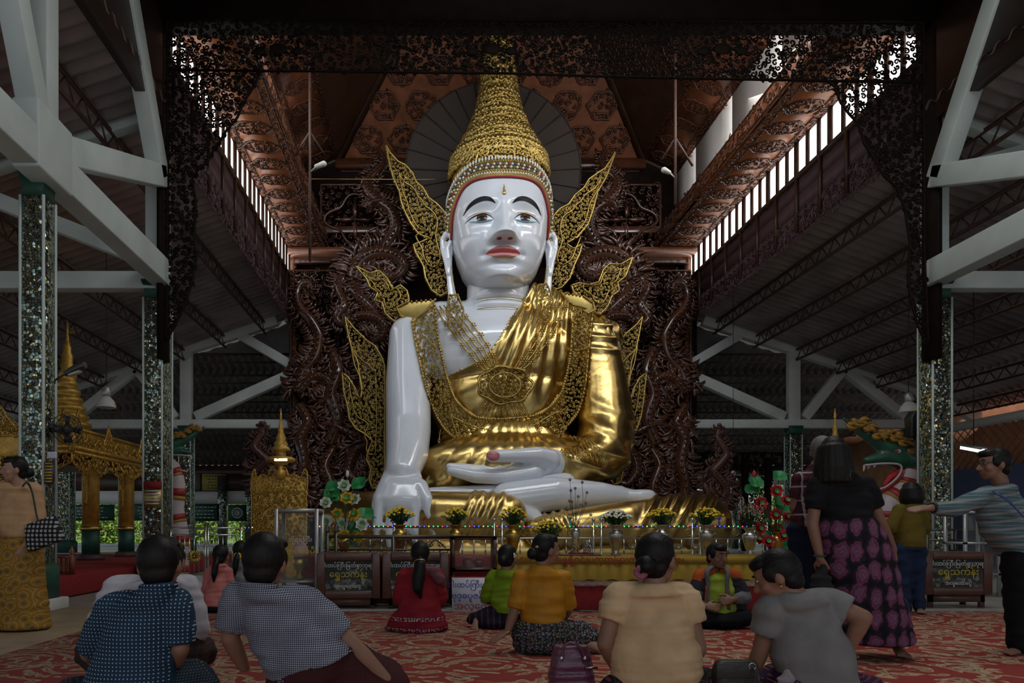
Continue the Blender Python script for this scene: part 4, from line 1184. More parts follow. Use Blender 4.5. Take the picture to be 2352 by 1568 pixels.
def bouquet(px, ytop, ybase, Y, wpx, mt_v, mt_f, label, seed, n=70, kind='mum', vtop=None, vr=.105):
    rg = np.random.RandomState(seed)
    b = at(px, ybase, Y); k = Y/F
    vh = (ybase-(vtop or 1205))*k
    root = thing('flower_vase', label, 'vase', tuple(b), 'vases of flowers on the altar')
    MB().lathe(vase_prof(vh, vr), b, 20).build('vase', mt_v, root, smooth=True)
    c0 = b+V3(0,0,vh*.9); H = (ybase-ytop)*k-vh*.9; W = wpx*k/2
    stm, lf, fl = MB(), MB(), MB()
    for i in range(n):
        u = math.sqrt(rg.rand()); a = rg.rand()*6.28
        top = c0+V3(W*u*math.cos(a), W*.8*u*math.sin(a), H*(.62+.38*(1-u*u))-.02*rg.rand()-.02)
        if kind == 'bud': top = c0+V3(W*u*math.cos(a), W*.8*u*math.sin(a), H*(.55+.45*rg.rand()))
        mid = c0+V3((top-c0)[0]*.35, (top-c0)[1]*.35, (top-c0)[2]*.55)
        stm.tube([c0+V3((top-c0)[0]*.12,(top-c0)[1]*.12,0), mid, top], .0035, 4)
        r = .017+.008*rg.rand()
        if kind == 'mum': fl.ell(top, (r,r,r*.6), 7, 4); fl.ell(top+V3(0,0,r*.4), (r*.55,r*.55,r*.35), 6, 4)
        else:
            for j in range(5): fl.ell(top-V3(0,0,.022*j)+.006*rg.randn(3), (.007,.007,.011), 5, 4)
        for j in range(7):
            q = mid+(top-mid)*rg.rand()*.72-(mid-c0)*.35*rg.rand(); L = .03+.03*rg.rand(); d = rg.randn(3); d /= np.linalg.norm(d); e = np.cross(d, (0,0,1.)); e /= np.linalg.norm(e)+1e-6
            lf.add([q, q+d*L*.5+e*L*.22, q+d*L, q+d*L*.5-e*L*.22], np.array([(0,1,2,3)]))
    stm.build('stems', M['leafg'], root, kind='stuff'); lf.build('leaves', M['leafg'], root, kind='stuff'); fl.build('blossoms', mt_f, root, kind='stuff')
bouquet(918,1160,1275,9.75,70,M['vgold'],M['petaly'],'brass vase of yellow chrysanthemums before the great white hand',1)
bouquet(1047,1162,1275,9.75,68,M['vgold'],M['petaly'],'brass vase of yellow chrysanthemums above the small glass case',2)
bouquet(1178,1160,1275,9.75,66,M['vgold'],M['petaly'],'brass vase of yellow chrysanthemums behind the woman in green',3)
bouquet(1258,1192,1274,9.9,84,M['vgold'],M['petaly'],'low bowl of yellow chrysanthemums behind the bun of the woman in mustard',4,90,vtop=1240)
bouquet(1414,1167,1274,9.7,76,M['vsilver'],M['petalw'],'silver vase of white chrysanthemums',5,120)
bouquet(1520,1162,1274,9.75,72,M['vsilver'],M['petaly'],'silver vase of yellow chrysanthemums behind the woman with pink hair flower',6)
bouquet(1622,1162,1273,9.75,78,M['vsilver'],M['petaly'],'silver vase of yellow chrysanthemums above the woman in the orange hoodie',7)
bouquet(1722,1142,1272,9.6,58,M['vsilver'],M['petalp'],'silver vase of pink tuberose buds beside the red lotuses',8,34,'bud',1212,.10)

# ---- artificial lotus bouquets
def lotus_mesh(r, mt):
    mb = MB()
    for ringk, (n, tilt, L) in enumerate(((7,.35,1.0),(6,.85,.75))):
        for i in range(n):
            a = i/n*6.283+ringk*.4; u = np.linspace(0, 1, 5); w = np.linspace(-1, 1, 4)
            G = []
            for uu in u:
                rr = r*L*uu; zz = r*L*(math.sin(tilt)*uu+.25*uu*uu*(1 if ringk else -.2)); ww = r*.42*math.sin(math.pi*min(.95, .15+.8*uu))
                G.append([(rr*math.cos(tilt)*math.cos(a)-w_*ww*math.sin(a), rr*math.cos(tilt)*math.sin(a)+w_*ww*math.cos(a), zz+.12*r*w_*w_) for w_ in w])
            mb.grid(np.array(G))
    me = mb.mesh('lotus_flower', True); me.materials.append(mt); return me
def disc_mesh(name, r, h, mt, n=14, wav=.0):
    mb = MB(); t = np.arange(n)/n*6.283
    mb.rings(np.array([np.stack([r*q*np.cos(t), r*q*np.sin(t), h*q*q+wav*q*np.sin(3*t)], 1) for q in (.02,.35,.7,1)]), True, False)
    me = mb.mesh(name, True); me.materials.append(mt); return me
M['lw'] = mat('white_silk_petal', (.66,.66,.58), .6, var=.08); M['ly'] = mat('yellow_silk_petal', (.62,.44,.04), .6, var=.12); M['lr'] = mat('red_silk_petal', (.50,.02,.035), .55, var=.2, scale=12)
M['lc'] = mat('green_lotus_heart', (.05,.30,.06), .5, var=.1)
LM = {k: lotus_mesh(.095, M[k]) for k in ('lw','ly','lr')}; LC = disc_mesh('heart', .032, .012, M['lc']); LF = disc_mesh('lotus_leaf', .115, .03, M['leafb'], 14, .02)
def lotus(label, base, Y, flowers, leaves, buds, budmat):
    root = thing('lotus_bouquet', label, 'flowers', tuple(at(*base, Y)))
    w = wloc(root); rg = np.random.RandomState(int(base[0])); stm = MB()
    neck = at(base[0], base[1]-30, Y)
    def place(me, px, py, nm, par, dy, k=1.0, tilt=None):
        o = bpy.data.objects.new(nm, me); col.objects.link(o); o.parent = par
        p = at(px, py, Y+dy); o.location = p-wloc(par); o.scale = (k, k, k)
        d = Vector((rg.rand()*.5-.25, -1, .15+rg.rand()*.5)) if tilt is None else Vector(tilt)
        o.rotation_euler = d.to_track_quat('Z', 'Y').to_euler(); stm.tube([neck, (neck+p)/2+V3(0,.05,.05), p], .006, 5); return o
    for px, py, k in flowers:
        o = place(LM[k], px, py, 'lotus_flower', root, rg.rand()*.24-.12, .95+.2*rg.rand())
        c_ = bpy.data.objects.new('flower_heart', LC); col.objects.link(c_); c_.parent = o; c_.location = (0,0,.04)
    for px, py in leaves: place(LF, px, py, 'lotus_leaf', root, .12+rg.rand()*.1, .9+.25*rg.rand(), (rg.rand()-.5, -.8, .7))
    bm_ = MB()
    for px, py in buds:
        p = at(px, py, Y); bm_.lathe([(.004,-.05),(.02,-.03),(.026,0),(.016,.035),(.003,.055)], p, 10); stm.tube([neck, p], .005, 5)
    bm_.build('bud', budmat, root, smooth=True)
    stm.build('stems', M['leafg'], root, kind='stuff')
    MB().lathe(vase_prof(.30, .09), at(*base, Y), 16).build('pot', M['vgold'], root, smooth=True)
W_, Y_ = 'lw', 'ly'
lotus('tall bouquet of white and yellow silk lotuses with green leaves', (790,1275), 9.95, [(790,1117,W_),(748,1156,W_),(751,1199,W_),(786,1204,W_),(831,1205,W_),(816,1149,W_),(797,1145,Y_),(774,1181,Y_),(816,1183,Y_),(751,1229,Y_),(790,1231,Y_),(826,1235,Y_),(768,1252,Y_)],
      [(764,1118),(766,1134),(826,1112),(838,1181),(812,1213),(804,1249),(745,1247),(760,1140)], [(798,1088)], M['lw'])
lotus('tall bouquet of red silk lotuses beside the plaid-shirted man', (1785,1272), 9.85, [(1782,1128,'lr'),(1746,1156,'lr'),(1781,1182,'lr'),(1807,1190,'lr'),(1745,1214,'lr'),(1784,1217,'lr'),(1799,1233,'lr'),(1763,1244,'lr'),(1805,1152,'lr'),(1738,1170,'lr'),(1741,1240,'lr')],
      [(1789,1095),(1786,1152),(1734,1109),(1798,1168),(1752,1232),(1791,1256),(1728,1125)], [(1732,1088)], M['lr'])

# ---- jewelled tree, glass domes, crystal lamps, tumblers
jt = thing('jewel_tree', 'wiry ornamental tree of beaded flowers on the altar', 'ornament', tuple(at(1322,1274,9.7)))
stm, hd = MB(), MB(); rg = np.random.RandomState(5); b0 = at(1322,1215,9.7)
HD = [(1309,1101),(1337,1107),(1311,1126),(1321,1121),(1328,1140),(1348,1131),(1313,1152),(1333,1159),(1346,1155),(1321,1178),(1328,1198),(1357,1182),(1308,1150),(1300,1165)]
for px, py in HD:
    p = at(px, py, 9.65+.12*rg.rand()); m_ = (b0+p)/2+V3(.02*rg.randn(), .02*rg.randn(), 0)
    stm.tube(spline([b0, m_, p], 8), .0028, 4)
    hd.ell(p, .011, 8, 6)
    for a in range(6): hd.ell(p+.016*V3(math.cos(a*1.05), -.2, math.sin(a*1.05)), (.008,.005,.008), 5, 4)
M['jewel'] = mat('beaded_silver', (.30,.28,.24), .25, .8, var=.3, scale=60)
stm.build('wire_stem', M['iron'], jt); hd.build('beaded_flower', M['jewel'], jt, smooth=True, kind='stuff')
MB().lathe([(.05,0),(.055,.02),(.03,.06),(.045,.18),(.06,.3),(.05,.36)], at(1322,1274,9.7), 14).build('urn', M['vsilver'], jt, smooth=True)
for px, mt, lb, h in ((1321, M['vgold'], 'glass dome over a gilt cone of flowers', .22), (1350, M['vsilver'], 'glass dome over a silver cone of flowers', .19)):
    b_ = at(px, 1272, 9.55); g = thing('glass_dome', lb+' on the altar', 'ornament', tuple(b_))
    cn = MB(); rg = np.random.RandomState(px)
    for i in range(70):
        z = rg.rand(); a = rg.rand()*6.28; r = .055*(1-z*.75); cn.ell(b_+V3(r*math.cos(a), r*math.sin(a), .03+z*h*.75), .014, 6, 4)
    cn.build('flower_cone', mt, g, smooth=True, kind='stuff')
    MB().lathe([(.085,.0),(.085,.02)], b_, 20).build('tray', M['red'], g)
    MB().lathe([(.075,.02),(.075,h*.75),(.06,h*.95),(.03,h*1.05),(.002,h*1.08)], b_, 18, False).build('dome', M['glass'], g, smooth=True)
mb = MB(); mb.box(at(1290,1277,9.45), at(1372,1271,9.68)); tag(mb.build('altar_tray', M['boxwood'], None, bevel=.005), 'dark wooden tray under the two glass domes', 'tray')
tr = [o for o in col.objects if o.name.startswith('glass_dome') and o.parent is None]
for k, (px, cl) in enumerate(((1452,'clear'),(1558,'clear'),(1596,'clear'))):
    b_ = at(px, 1274, 9.6); g = thing('glass_tumbler', ('stemmed glass cup beside the silver vase of white flowers', 'stemmed glass cup just left of the hoodie woman', 'stemmed glass cup above the hoodie woman, next to a vase')[k], 'glass', tuple(b_), 'glass cups on the altar')
    MB().lathe([(.035,0),(.035,.01),(.012,.02),(.012,.05),(.05,.065),(.058,.15),(.055,.15),(.046,.075)], b_, 18).build('cup', M['glass'], g, smooth=True)
    MB().lathe([(.044,.075),(.048,.11)], b_, 16).build('oil', M['vgold'], g)
for k, (px, py, cl, nm) in enumerate(((857,1190,(.05,.45,.45),'teal'),(975,1192,(.55,.05,.06),'red'),(1084,1192,(.55,.22,.26),'pink'),(1202,1196,(.1,.4,.38),'green'),(1310,1192,(.05,.38,.5),'blue'),(1652,1193,(.08,.06,.5),'violet'))):
    mt = mat(nm+'_crystal', cl, .15, var=.1, coat=.5); p = at(px, py, 10.5)
    g = thing('crystal_lotus_lamp', 'small '+nm+' crystal lotus lamp on the railing', 'lamp', tuple(at(px, 1211, 10.5)), 'crystal lotus lamps on the railing')
    ptl = MB()
    for i in range(9):
        a = i/9*6.283
        for L, zz in ((.05,.012),(.035,.03)): ptl.bar(p, p+V3(L*math.cos(a), L*math.sin(a), zz), .012, .006)
    ptl.build('petals', mt, g)
    MB().lathe([(.022,-.125),(.024,-.11),(.008,-.09),(.016,-.06),(.018,-.04),(.006,-.02),(.012,0)], p, 10).build('stem', mt, g, smooth=True)

# ---- stainless railing in front of the statue
rail = thing('steel_railing', 'long stainless steel railing between altar and statue', 'railing', tuple(at(1240,1290,10.5)))
RY = 10.5; zb = .46
def rx(px): return (px-CX)*RY/F
MB().tube([(rx(722),RY,1.0),(rx(1765),RY,1.0)], .016, 8).build('top_rail', M['chrome'], rail, smooth=True)
MB().tube([(rx(722),RY,.835),(rx(1765),RY,.835)], .013, 8).build('middle_rail', M['chrome'], rail, smooth=True)
MB().tube([(rx(722),RY,.50),(rx(1765),RY,.50)], .013, 8).build('bottom_rail', M['chrome'], rail, smooth=True)
pm = MB(); pm.tube([(0,0,.0),(0,0,1.08)], .018, 10); pm.ell((0,0,1.105), .029, 12, 8); pm = pm.mesh('post', True); pm.materials.append(M['chrome'])
bm2 = MB(); bm2.tube([(0,0,.5),(0,0,.835)], .009, 6); bm2.ell((0,0,.66), .016, 8, 6); bm2 = bm2.mesh('baluster', True); bm2.materials.append(M['chrome'])
wm = MB()
wm.tube([(.05*math.cos(a), 0, .05*math.sin(a)) for a in np.linspace(0, 6.283, 17)], .007, 5)
for i in range(8):
    a = i*.785; wm.ell((.028*math.cos(a), 0, .028*math.sin(a)), (.012,.006,.012), 6, 4)
wm.ell((0,0,0), .012, 6, 4); wm = wm.mesh('wheel_emblem', True); wm.materials.append(M['vgold'])
def inst(me, nm, par, p):
    o = bpy.data.objects.new(nm, me); col.objects.link(o); o.parent = par; o.location = V3(*p)-wloc(par); return o
for px in (728, 905, 1135, 1153, 1363, 1381, 1590, 1608, 1762): inst(pm, 'post', rail, (rx(px), RY, 0))
for px in np.arange(744, 1760, 26.5): inst(bm2, 'baluster', rail, (rx(px), RY, 0))
for px in np.arange(770, 1760, 54): inst(wm, 'wheel_emblem', rail, (rx(px), RY-.01, .918))
LEDC = [emit_mat('led_'+n, c, 3.6) for n, c in (('blue', (.05,.08,1)), ('red', (1,.05,.04)), ('green', (.05,1,.15)), ('amber', (1,.55,.08)))]
LEDM = []
for m_ in LEDC:
    q = MB(); q.ell((0,0,0), .0085, 6, 5); q = q.mesh('bulb', True); q.materials.append(m_); LEDM.append(q)
def led_string(label, pts, step, parent_loc):
    root = thing('led_string', label, 'lights', parent_loc); P = np.asarray(pts, float)
    MB().tube(P, .004, 5).build('cable', M['black'], root)
    k = 0
    for a, b in zip(P[:-1], P[1:]):
        n = int(np.linalg.norm(b-a)/step)
        for i in range(n):
            inst(LEDM[(k*7+k//3) % 4], 'bulb', root, a+(b-a)*i/n+V3(0,-.012,.004)); k += 1
    return root
led_string('string of coloured fairy lights along the railing', [(rx(725),RY-.03,1.006),(rx(1765),RY-.03,1.006)], .066, tuple(at(1240,1208,RY)))

# ---- dark scrolled rail above the donation boxes
ir = thing('scroll_rail', 'dark steel rail with scrolled panel above the donation boxes', 'railing', tuple(at(900,1290,9.35)))
IY = 9.35; ix = lambda px: (px-CX)*IY/F; iz = lambda py: CH+(HY-py)*IY/F
MB().tube([(ix(756),IY,iz(1232)),(ix(1040),IY,iz(1232))], .022, 8).build('top_rail', M['iron'], ir, smooth=True)
MB().tube([(ix(756),IY,iz(1262)),(ix(1040),IY,iz(1262))], .014, 8).build('lower_rail', M['iron'], ir, smooth=True)
for px in (752, 772, 903, 1038):
    mb = MB(); mb.tube([(ix(px),IY,0),(ix(px),IY,iz(1222 if px < 800 else 1232))], .026, 10)
    if px < 800: mb.lathe([(.026,0),(.036,.02),(.02,.04),(.034,.07),(.012,.1)], (ix(px),IY,iz(1222)), 10)
    mb.build('post', M['iron'], ir, smooth=True)
for px in np.arange(788, 1036, 16): MB().tube([(ix(px),IY,.3),(ix(px),IY,iz(1262))], .007, 6).build('baluster', M['chrome'], ir)
sm = MB()
for c_ in (835, 968):
    for s in (-1, 1):
        for o_, r_ in ((18,9),(42,8)):
            v, q = curl2((c_+s*o_, 1248), r_, math.pi/2*(1-s), 1.5, s, 20, .16, .3); sm.add(px_map(IY)(v), q)
        v, q = ribbon2(spline([(c_,1240),(c_+s*14,1256),(c_+s*32,1240),(c_+s*56,1258)], 20), 1.6, 2.2); sm.add(px_map(IY)(v), q)
sm.build('scrollwork', M['iron'], ir)

# ---- donation boxes
def donation_box(px0, px1, py0, py1, pyleg, Y, label, crowd=True):
    a = at(px0, py1, Y); b = at(px1, py0, Y); d = .42
    root = thing('donation_box', label, 'donation box', ((a[0]+b[0])/2, Y+d/2, 0), 'wooden donation boxes')
    x0, x1, z0, z1 = a[0], b[0], a[2], b[2]; t = (x1-x0)*.13; tz = (z1-z0)*.17
    fr = MB()
    fr.box((x0,Y,z0), (x0+t,Y+d,z1)); fr.box((x1-t,Y,z0), (x1,Y+d,z1)); fr.box((x0+t,Y,z1-tz), (x1-t,Y+d,z1)); fr.box((x0+t,Y,z0), (x1-t,Y+d,z0+tz)); fr.box((x0+t,Y+.34,z0+tz), (x1-t,Y+d,z1-tz))
    fr.build('case', M['boxwood'], root, bevel=.012)
    MB().box((x0+t,Y+.3,z0+tz), (x1-t,Y+.335,z1-tz)).build('backing', M['darkglass'], root)
    MB().box((x0+t,Y+.015,z0+tz), (x1-t,Y+.022,z1-tz)).build('glass_front', M['glass'], root)
    rg = np.random.RandomState(int(px0)); nt_ = MB()
    for i in range(60):
        c_ = V3(x0+t+(x1-x0-2*t)*rg.rand(), Y+.05+.22*rg.rand(), z0+tz+.03+.09*rg.rand()**1.5); d1 = rg.randn(3); d1 /= np.linalg.norm(d1); d2 = np.cross(d1, rg.randn(3)); d2 /= np.linalg.norm(d2)
        d1 *= .04; d2 *= .02; nt_.add([c_-d1-d2, c_+d1-d2, c_+d1+d2, c_-d1+d2], np.array([(0,1,2,3)]))
    nt_.build('banknotes', M['note'], root, kind='stuff')
    for xx in (x0+t*.7, x1-t*1.2):
        for y_ in (Y+.03, Y+d-.08): MB().box((xx,y_,0), (xx+.05,y_+.05,z0)).build('leg', M['boxwood'], root)
    MB().box((x0+t*.7,Y+.03,z0-.09), (x1-t*.7,Y+.06,z0)).build('apron', M['boxwood'], root)
    cx = (x0+x1)/2; w = x1-x0; h = z1-z0
    txt('ငါးထပ်ြကီးြမတ်စွာဘုရား', w*.082, (cx, Y+.008, z1-h*.31), M['ink_w'], root)
    txt('ေရွှသက်န်း', w*.135, (cx, Y+.008, z1-h*.53), M['ink_y'], root)
    txt('အလှူေတာ်ေငွ', w*.07, (cx, Y+.008, z0+h*.24), M['ink_w'], root)
    return root
M['note'] = mat('banknote_paper', (.42,.45,.40), .8, c2=(.25,.22,.18), scale=18)
donation_box(727,873,1270,1374,1412,8.85,'dark wooden donation box full of banknotes, next to the tall glass case')
donation_box(878,1031,1270,1374,1412,8.85,'dark wooden donation box half hidden by the woman in red')
donation_box(2124,2281,1268,1366,1404,8.9,'dark wooden donation box beside the striped-shirt man')
# red cloth plinth behind the boxes
sa = thing('side_altar', 'long side table in red cloth carrying vases behind the donation boxes', 'table', (-.5,9.9,0)); MB().box((-1.75,9.5,0), (.84,10.3,.61)).build('table_body', M['red'], sa, bevel=.01)

# ---- small glass shrine case over a white sign
gc = thing('glass_case', 'small dark-framed glass case holding two red bowls', 'display case', tuple(at(1088,1320,8.95)))
a = at(1037,1312,8.95); b = at(1141,1231,8.95); x0, x1, z0, z1 = a[0], b[0], a[2], b[2]; fw = .045
fr = MB()
for xx in (x0, x1-fw):
    for yy_ in (8.95, 9.27): fr.box((xx,yy_,z0), (xx+fw,yy_+fw,z1))
for zz in (z0, z1-fw): fr.box((x0,8.95,zz), (x1,8.95+fw,zz+fw)); fr.box((x0,9.27,zz), (x1,9.27+fw,zz+fw))
fr.box((x0,8.95,z0-.0), (x1,9.31,z0+.02)); fr.box((x0,8.95,z1-.02), (x1,9.31,z1))
fr.build('frame', M['boxwood'], gc)
for xx in (x0+.01, x1-.05): 
    for yy_ in (8.97, 9.25): MB().box((xx,yy_,0), (xx+.04,yy_+.04,z0)).build('leg', M['boxwood'], gc)
MB().box((x0+fw,8.965,z0+fw), (x1-fw,8.97,z1-fw)).build('pane', M['glass'], gc)
M['redglass'] = mat('red_lacquer_bowl', (.20,.01,.02), .12, var=.1, coat=.6)
for px, r in ((1075,.075),(1100,.07)):
    MB().lathe([(.3*r,0),(.8*r,.2*r),(r,.9*r),(.85*r,1.5*r),(.5*r,1.75*r),(.3*r,1.7*r)], at(px,1303,9.12), 18).build('red_bowl', M['redglass'], gc, smooth=True)
sg = thing('sign_board', 'white sign with blue and red lettering standing on the carpet', 'sign', tuple(at(1090,1410,8.7)))
a = at(1038,1409,8.7); b = at(1142,1326,8.7)
M['signwhite'] = mat('white_sign_board', (.55,.55,.62), .6, var=.03)
MB().box((a[0],8.7,a[2]-.0), (b[0],8.72,b[2])).build('panel', M['signwhite'], sg)
MB().box((a[0]-.012,8.70,b[2]), (b[0]+.012,8.725,b[2]+.014)).build('top_edge', M['red'], sg)
cx = (a[0]+b[0])/2
for s_, z_, mt_, sz in (('ငါးထပ်ြကီးဘုရား', 1348, 'ink_b', .088), ('ဗုဒ္ဓပူဇနိယပွဲ', 1374, 'ink_b', .098), ('အလှူေတာ်', 1399, 'ink_r', .115)):
    txt(s_, sz, (cx, 8.697, CH+(HY-z_)*8.7/F), M[mt_], sg)

# ---- tall glass cabinet
tc = thing('glass_cabinet', 'tall aluminium framed glass donation cabinet behind the checked-shirt man', 'cabinet', tuple(at(680,1400,9.0)))
a = at(630,1400,9.0); b = at(731,1168,9.0); x0, x1, z1 = a[0], b[0], b[2]; D_ = .5; f_ = .045
M['alu'] = mat('aluminium', (.42,.42,.43), .4, .6, var=.05)
for xx in (x0, x1-f_):
    for yy_ in (9.0, 9.0+D_-f_): MB().box((xx,yy_,0), (xx+f_,yy_+f_,z1)).build('upright', M['alu'], tc)
for zz in (.04, z1-f_):
    fr = MB(); fr.box((x0+f_,9.0,zz), (x1-f_,9.0+f_,zz+f_)); fr.box((x0+f_,9.0+D_-f_,zz), (x1-f_,9.0+D_,zz+f_)); fr.box((x0,9.0+f_,zz), (x0+f_,9.0+D_-f_,zz+f_)); fr.box((x1-f_,9.0+f_,zz), (x1,9.0+D_-f_,zz+f_)); fr.build('rail', M['alu'], tc)
MB().box((x0+f_,9.015,.08), (x1-f_,9.02,z1-f_)).build('front_pane', M['glass'], tc); MB().box((x1-.02,9.0+f_,.08), (x1-.015,9.0+D_-f_,z1-f_)).build('side_pane', M['glass'], tc)
MB().box((x0+.01,9.01,z1-.012), (x1-.01,9.0+D_-.01,z1)).build('top', M['alu'], tc)
MB().box((x0+.03,9.03,.30), (x1-.03,9.0+D_-.03,.32)).build('shelf', M['alu'], tc)
MB().lathe([(.12,0),(.115,.08),(.07,.16),(.02,.2),(.015,.24)], (x0+.28,9.25,.62), 16).build('offering_bowl', M['petalp'], tc, smooth=True)
MB().lathe([(.03,0),(.10,.02),(.02,.08),(.08,.13),(.1,.25),(.03,.33)], (x0+.28,9.25,.33), 16).build('gilt_urn', M['vgold'], tc, smooth=True)
txt('လျှပ်စစ်မီး', .10, ((x0+x1)/2+.05, 8.995, CH+(HY-1272)*9/F), M['ink_y'], tc)
txt('ဘုရားြကီး', .07, ((x0+x1)/2+.05, 8.995, CH+(HY-1243)*9/F), M['ink_w'], tc)
# ================================================================== side shrines, dragons, background
# ---- gilded pavilion on a red platform
MB().box((-11,9.35,0), (-5.15,18.8,.30)).build('platform_red', M['red'], None, bevel=.02)
tag(bpy.data.objects['platform_red'], 'low platform covered in red carpet under the gilded pavilion', 'platform')
pv = thing('gilded_pavilion', 'gilded pavilion with lacy eaves, green-footed columns and ringed spire', 'pavilion', (-8.4,16.1,.30))
x1, x0, y0, y1, ze = -6.96, -10.2, 14.0, 18.1, 2.44
MB().box((x0,y0,ze), (x1,y1,ze+.12)).build('eave_slab', M['goldpaint'], pv, bevel=.02)
MB().box((x0+.2,y0+.2,ze+.12), (x1-.2,y1-.2,ze+.55)).build('roof_drum', M['goldpaint'], pv, bevel=.02)
MB().box((x0+.05,y0+.05,ze-.06), (x1-.05,y1-.05,ze)).build('ceiling_panel', M['wooddark'], pv)
fx = flat_map((x1,0,0), (0,1,0), (0,0,1), (1,0,0)); fy = flat_map((0,y0,0), (1,0,0), (0,0,1), (0,-1,0))
def scallop(a, b, zt, dz, n):
    xs = np.linspace(a, b, n*6+1); return [(a,zt),(b,zt)]+[(x, zt-dz*(.55+.45*abs(math.sin((x-a)/(b-a)*n*math.pi)))) for x in xs[::-1]]
lc = MB()
openwork(lc, scallop(y0, y1, ze+.02, .34, 5), .10, fx, 201, w=.24, h=.4, border=.02, seg=11); openwork(lc, scallop(x0, x1, ze+.02, .34, 4), .10, fy, 202, w=.24, h=.4, border=.02, seg=11)
lc.build('lace_fringe', M['goldpaint'], pv, kind='stuff')
def crest(a, b, z, hs):
    P = [(a, z)]; n = len(hs)
    for i, h in enumerate(hs):
        c_ = a+(b-a)*(i+.5)/n; w = (b-a)/n*.48
        P += [(c_-w, z+h*.35), (c_-w*.5, z+h*.6), (c_, z+h), (c_+w*.5, z+h*.6), (c_+w, z+h*.35)]
    return P+[(b, z)]
hs = [.75,.3,.32,.62,.3,.3,.28,.62,.5]
cr_ = MB()
for f, a, b, sd, hh in ((fx, y0, y1, 203, hs), (fy, x0, x1, 204, hs[::-1])):
    openwork(cr_, crest(a, b, ze+.13, hh), .11, f, sd, w=.25, h=.4, border=.022, seg=11)
cr_.build('roof_crest', M['goldpaint'], pv, kind='stuff')
for zz, rr_ in ((ze+.13,.05),(ze+.03,.045),(ze+.56,.04)):
    o_ = 0 if zz < ze+.3 else .2; MB().tube([(x0+o_,y0+o_,zz),(x1-o_,y0+o_,zz),(x1-o_,y1-o_,zz)], rr_, 8).build('cornice_moulding', M['goldpaint'], pv)
for (a, b) in ((x1,y0),(x1,y1),(x0,y0)):
    MB().tube(spline([(a,b,ze+.05),(a+.06,b-.06,ze+.25),(a+.02,b-.02,ze+.5),(a+.10,b-.1,ze+.72)], 14), np.linspace(.06,.012,14), 8).build('corner_horn', M['goldpaint'], pv, smooth=True)
for (cx, cy) in ((-7.2,15.3),(-7.2,17.1),(-9.7,15.3),(-9.7,17.1)):
    cl = MB().lathe([(.17,.62),(.175,ze-.3),(.22,ze-.15),(.24,ze)], (cx,cy,0), 18).build('column', M['goldpaint'], pv, smooth=True)
    MB().lathe([(.18,.42),(.18,.92)], (cx,cy,0), 18).build('green_sleeve', M['green'], cl, smooth=True)
    MB().lathe([(.19,.92),(.23,.96),(.19,1.02)], (cx,cy,0), 18).build('collar', M['goldf'], cl, smooth=True)
    MB().lathe([(.28,.30),(.28,.36),(.22,.42)], (cx,cy,0), 18).build('foot', M['purple'], cl, smooth=True)
    for s in (-1, 1):
        bk = MB(); openwork(bk, [(cy+s*.18,ze),(cy+s*.55,ze),(cy+s*.42,ze-.25),(cy+s*.3,ze-.6),(cy+s*.2,ze-.95)], .075, flat_map((cx,0,0), (0,1,0), (0,0,1), (1,0,0)), 210, w=.4, h=.3, border=.014, seg=8); bk.build('bracket_lace', M['goldpaint'], cl, kind='stuff')
sp = MB(); prof = []
sx, sy, sz = -8.05, 16.0, 3.0
for k in range(7):
    r = .56-.058*k; z = k*.185
    prof += [(r*.8,z),(r,z+.03),(r,z+.11),(r*.82,z+.15)]
prof += [(.17,1.32),(.2,1.36),(.13,1.5),(.15,1.6),(.11,1.66),(.13,1.8),(.08,1.9),(.09,1.98),(.05,2.1),(.02,2.3),(.03,2.36),(.012,2.6)]
sp.lathe(prof, (sx,sy,sz), 20)
so = sp.build('ringed_spire', M['goldpaint'], pv, smooth=False)
so_f = MB(); openwork(so_f, [(0,0),(.18,.0),(.1,.09),(0,.12)], .03, flat_map((sx,sy,sz+2.32), (1,0,0), (0,0,1), (0,-1,0)), 5, w=.4, border=.008, seg=7); so_f.build('spire_vane', M['goldf'], so)

# ---- gilded arch at the picture's edge
ga = thing('gilded_arch', 'gilded carved arch behind the woman with the patterned bag', 'shrine', (-6.0,9.55,.3))
X0, X1, Yg = -7.4, -5.16, 9.6
MB().box((X1-.11,Yg-.05,.30), (X1,Yg+.1,2.15)).build('gold_post', M['goldpaint'], ga, bevel=.01)
MB().box((X0,Yg,1.95), (X1-.1,Yg+.12,2.25)).build('arch_beam', M['goldpaint'], ga, bevel=.01)
MB().box((X0,Yg+.08,.30), (X1-.1,Yg+.12,1.95)).build('mirror_back', M['alu'], ga)
f = flat_map((0,Yg,0), (1,0,0), (0,0,1), (0,-1,0)); g_ = MB()
openwork(g_, crest(X0, X1, 2.22, [.3,.34,.45,.55,.4,.3]), .07, f, 220, w=.38, h=.4, border=.014, seg=9)
openwork(g_, [(X0,1.3),(-5.75,1.3),(-5.5,1.7),(-5.3,1.0),(-5.27,1.95),(X0,1.95)], .08, f, 221, w=.38, h=.4, border=.014, seg=9)
openwork(g_, [(-5.55,.35),(-5.27,.35),(-5.27,1.95),(-5.55,1.95)], .08, f, 222, w=.38, h=.4, border=.014, seg=9)
g_.build('carved_relief', M['goldpaint'], ga, kind='stuff')

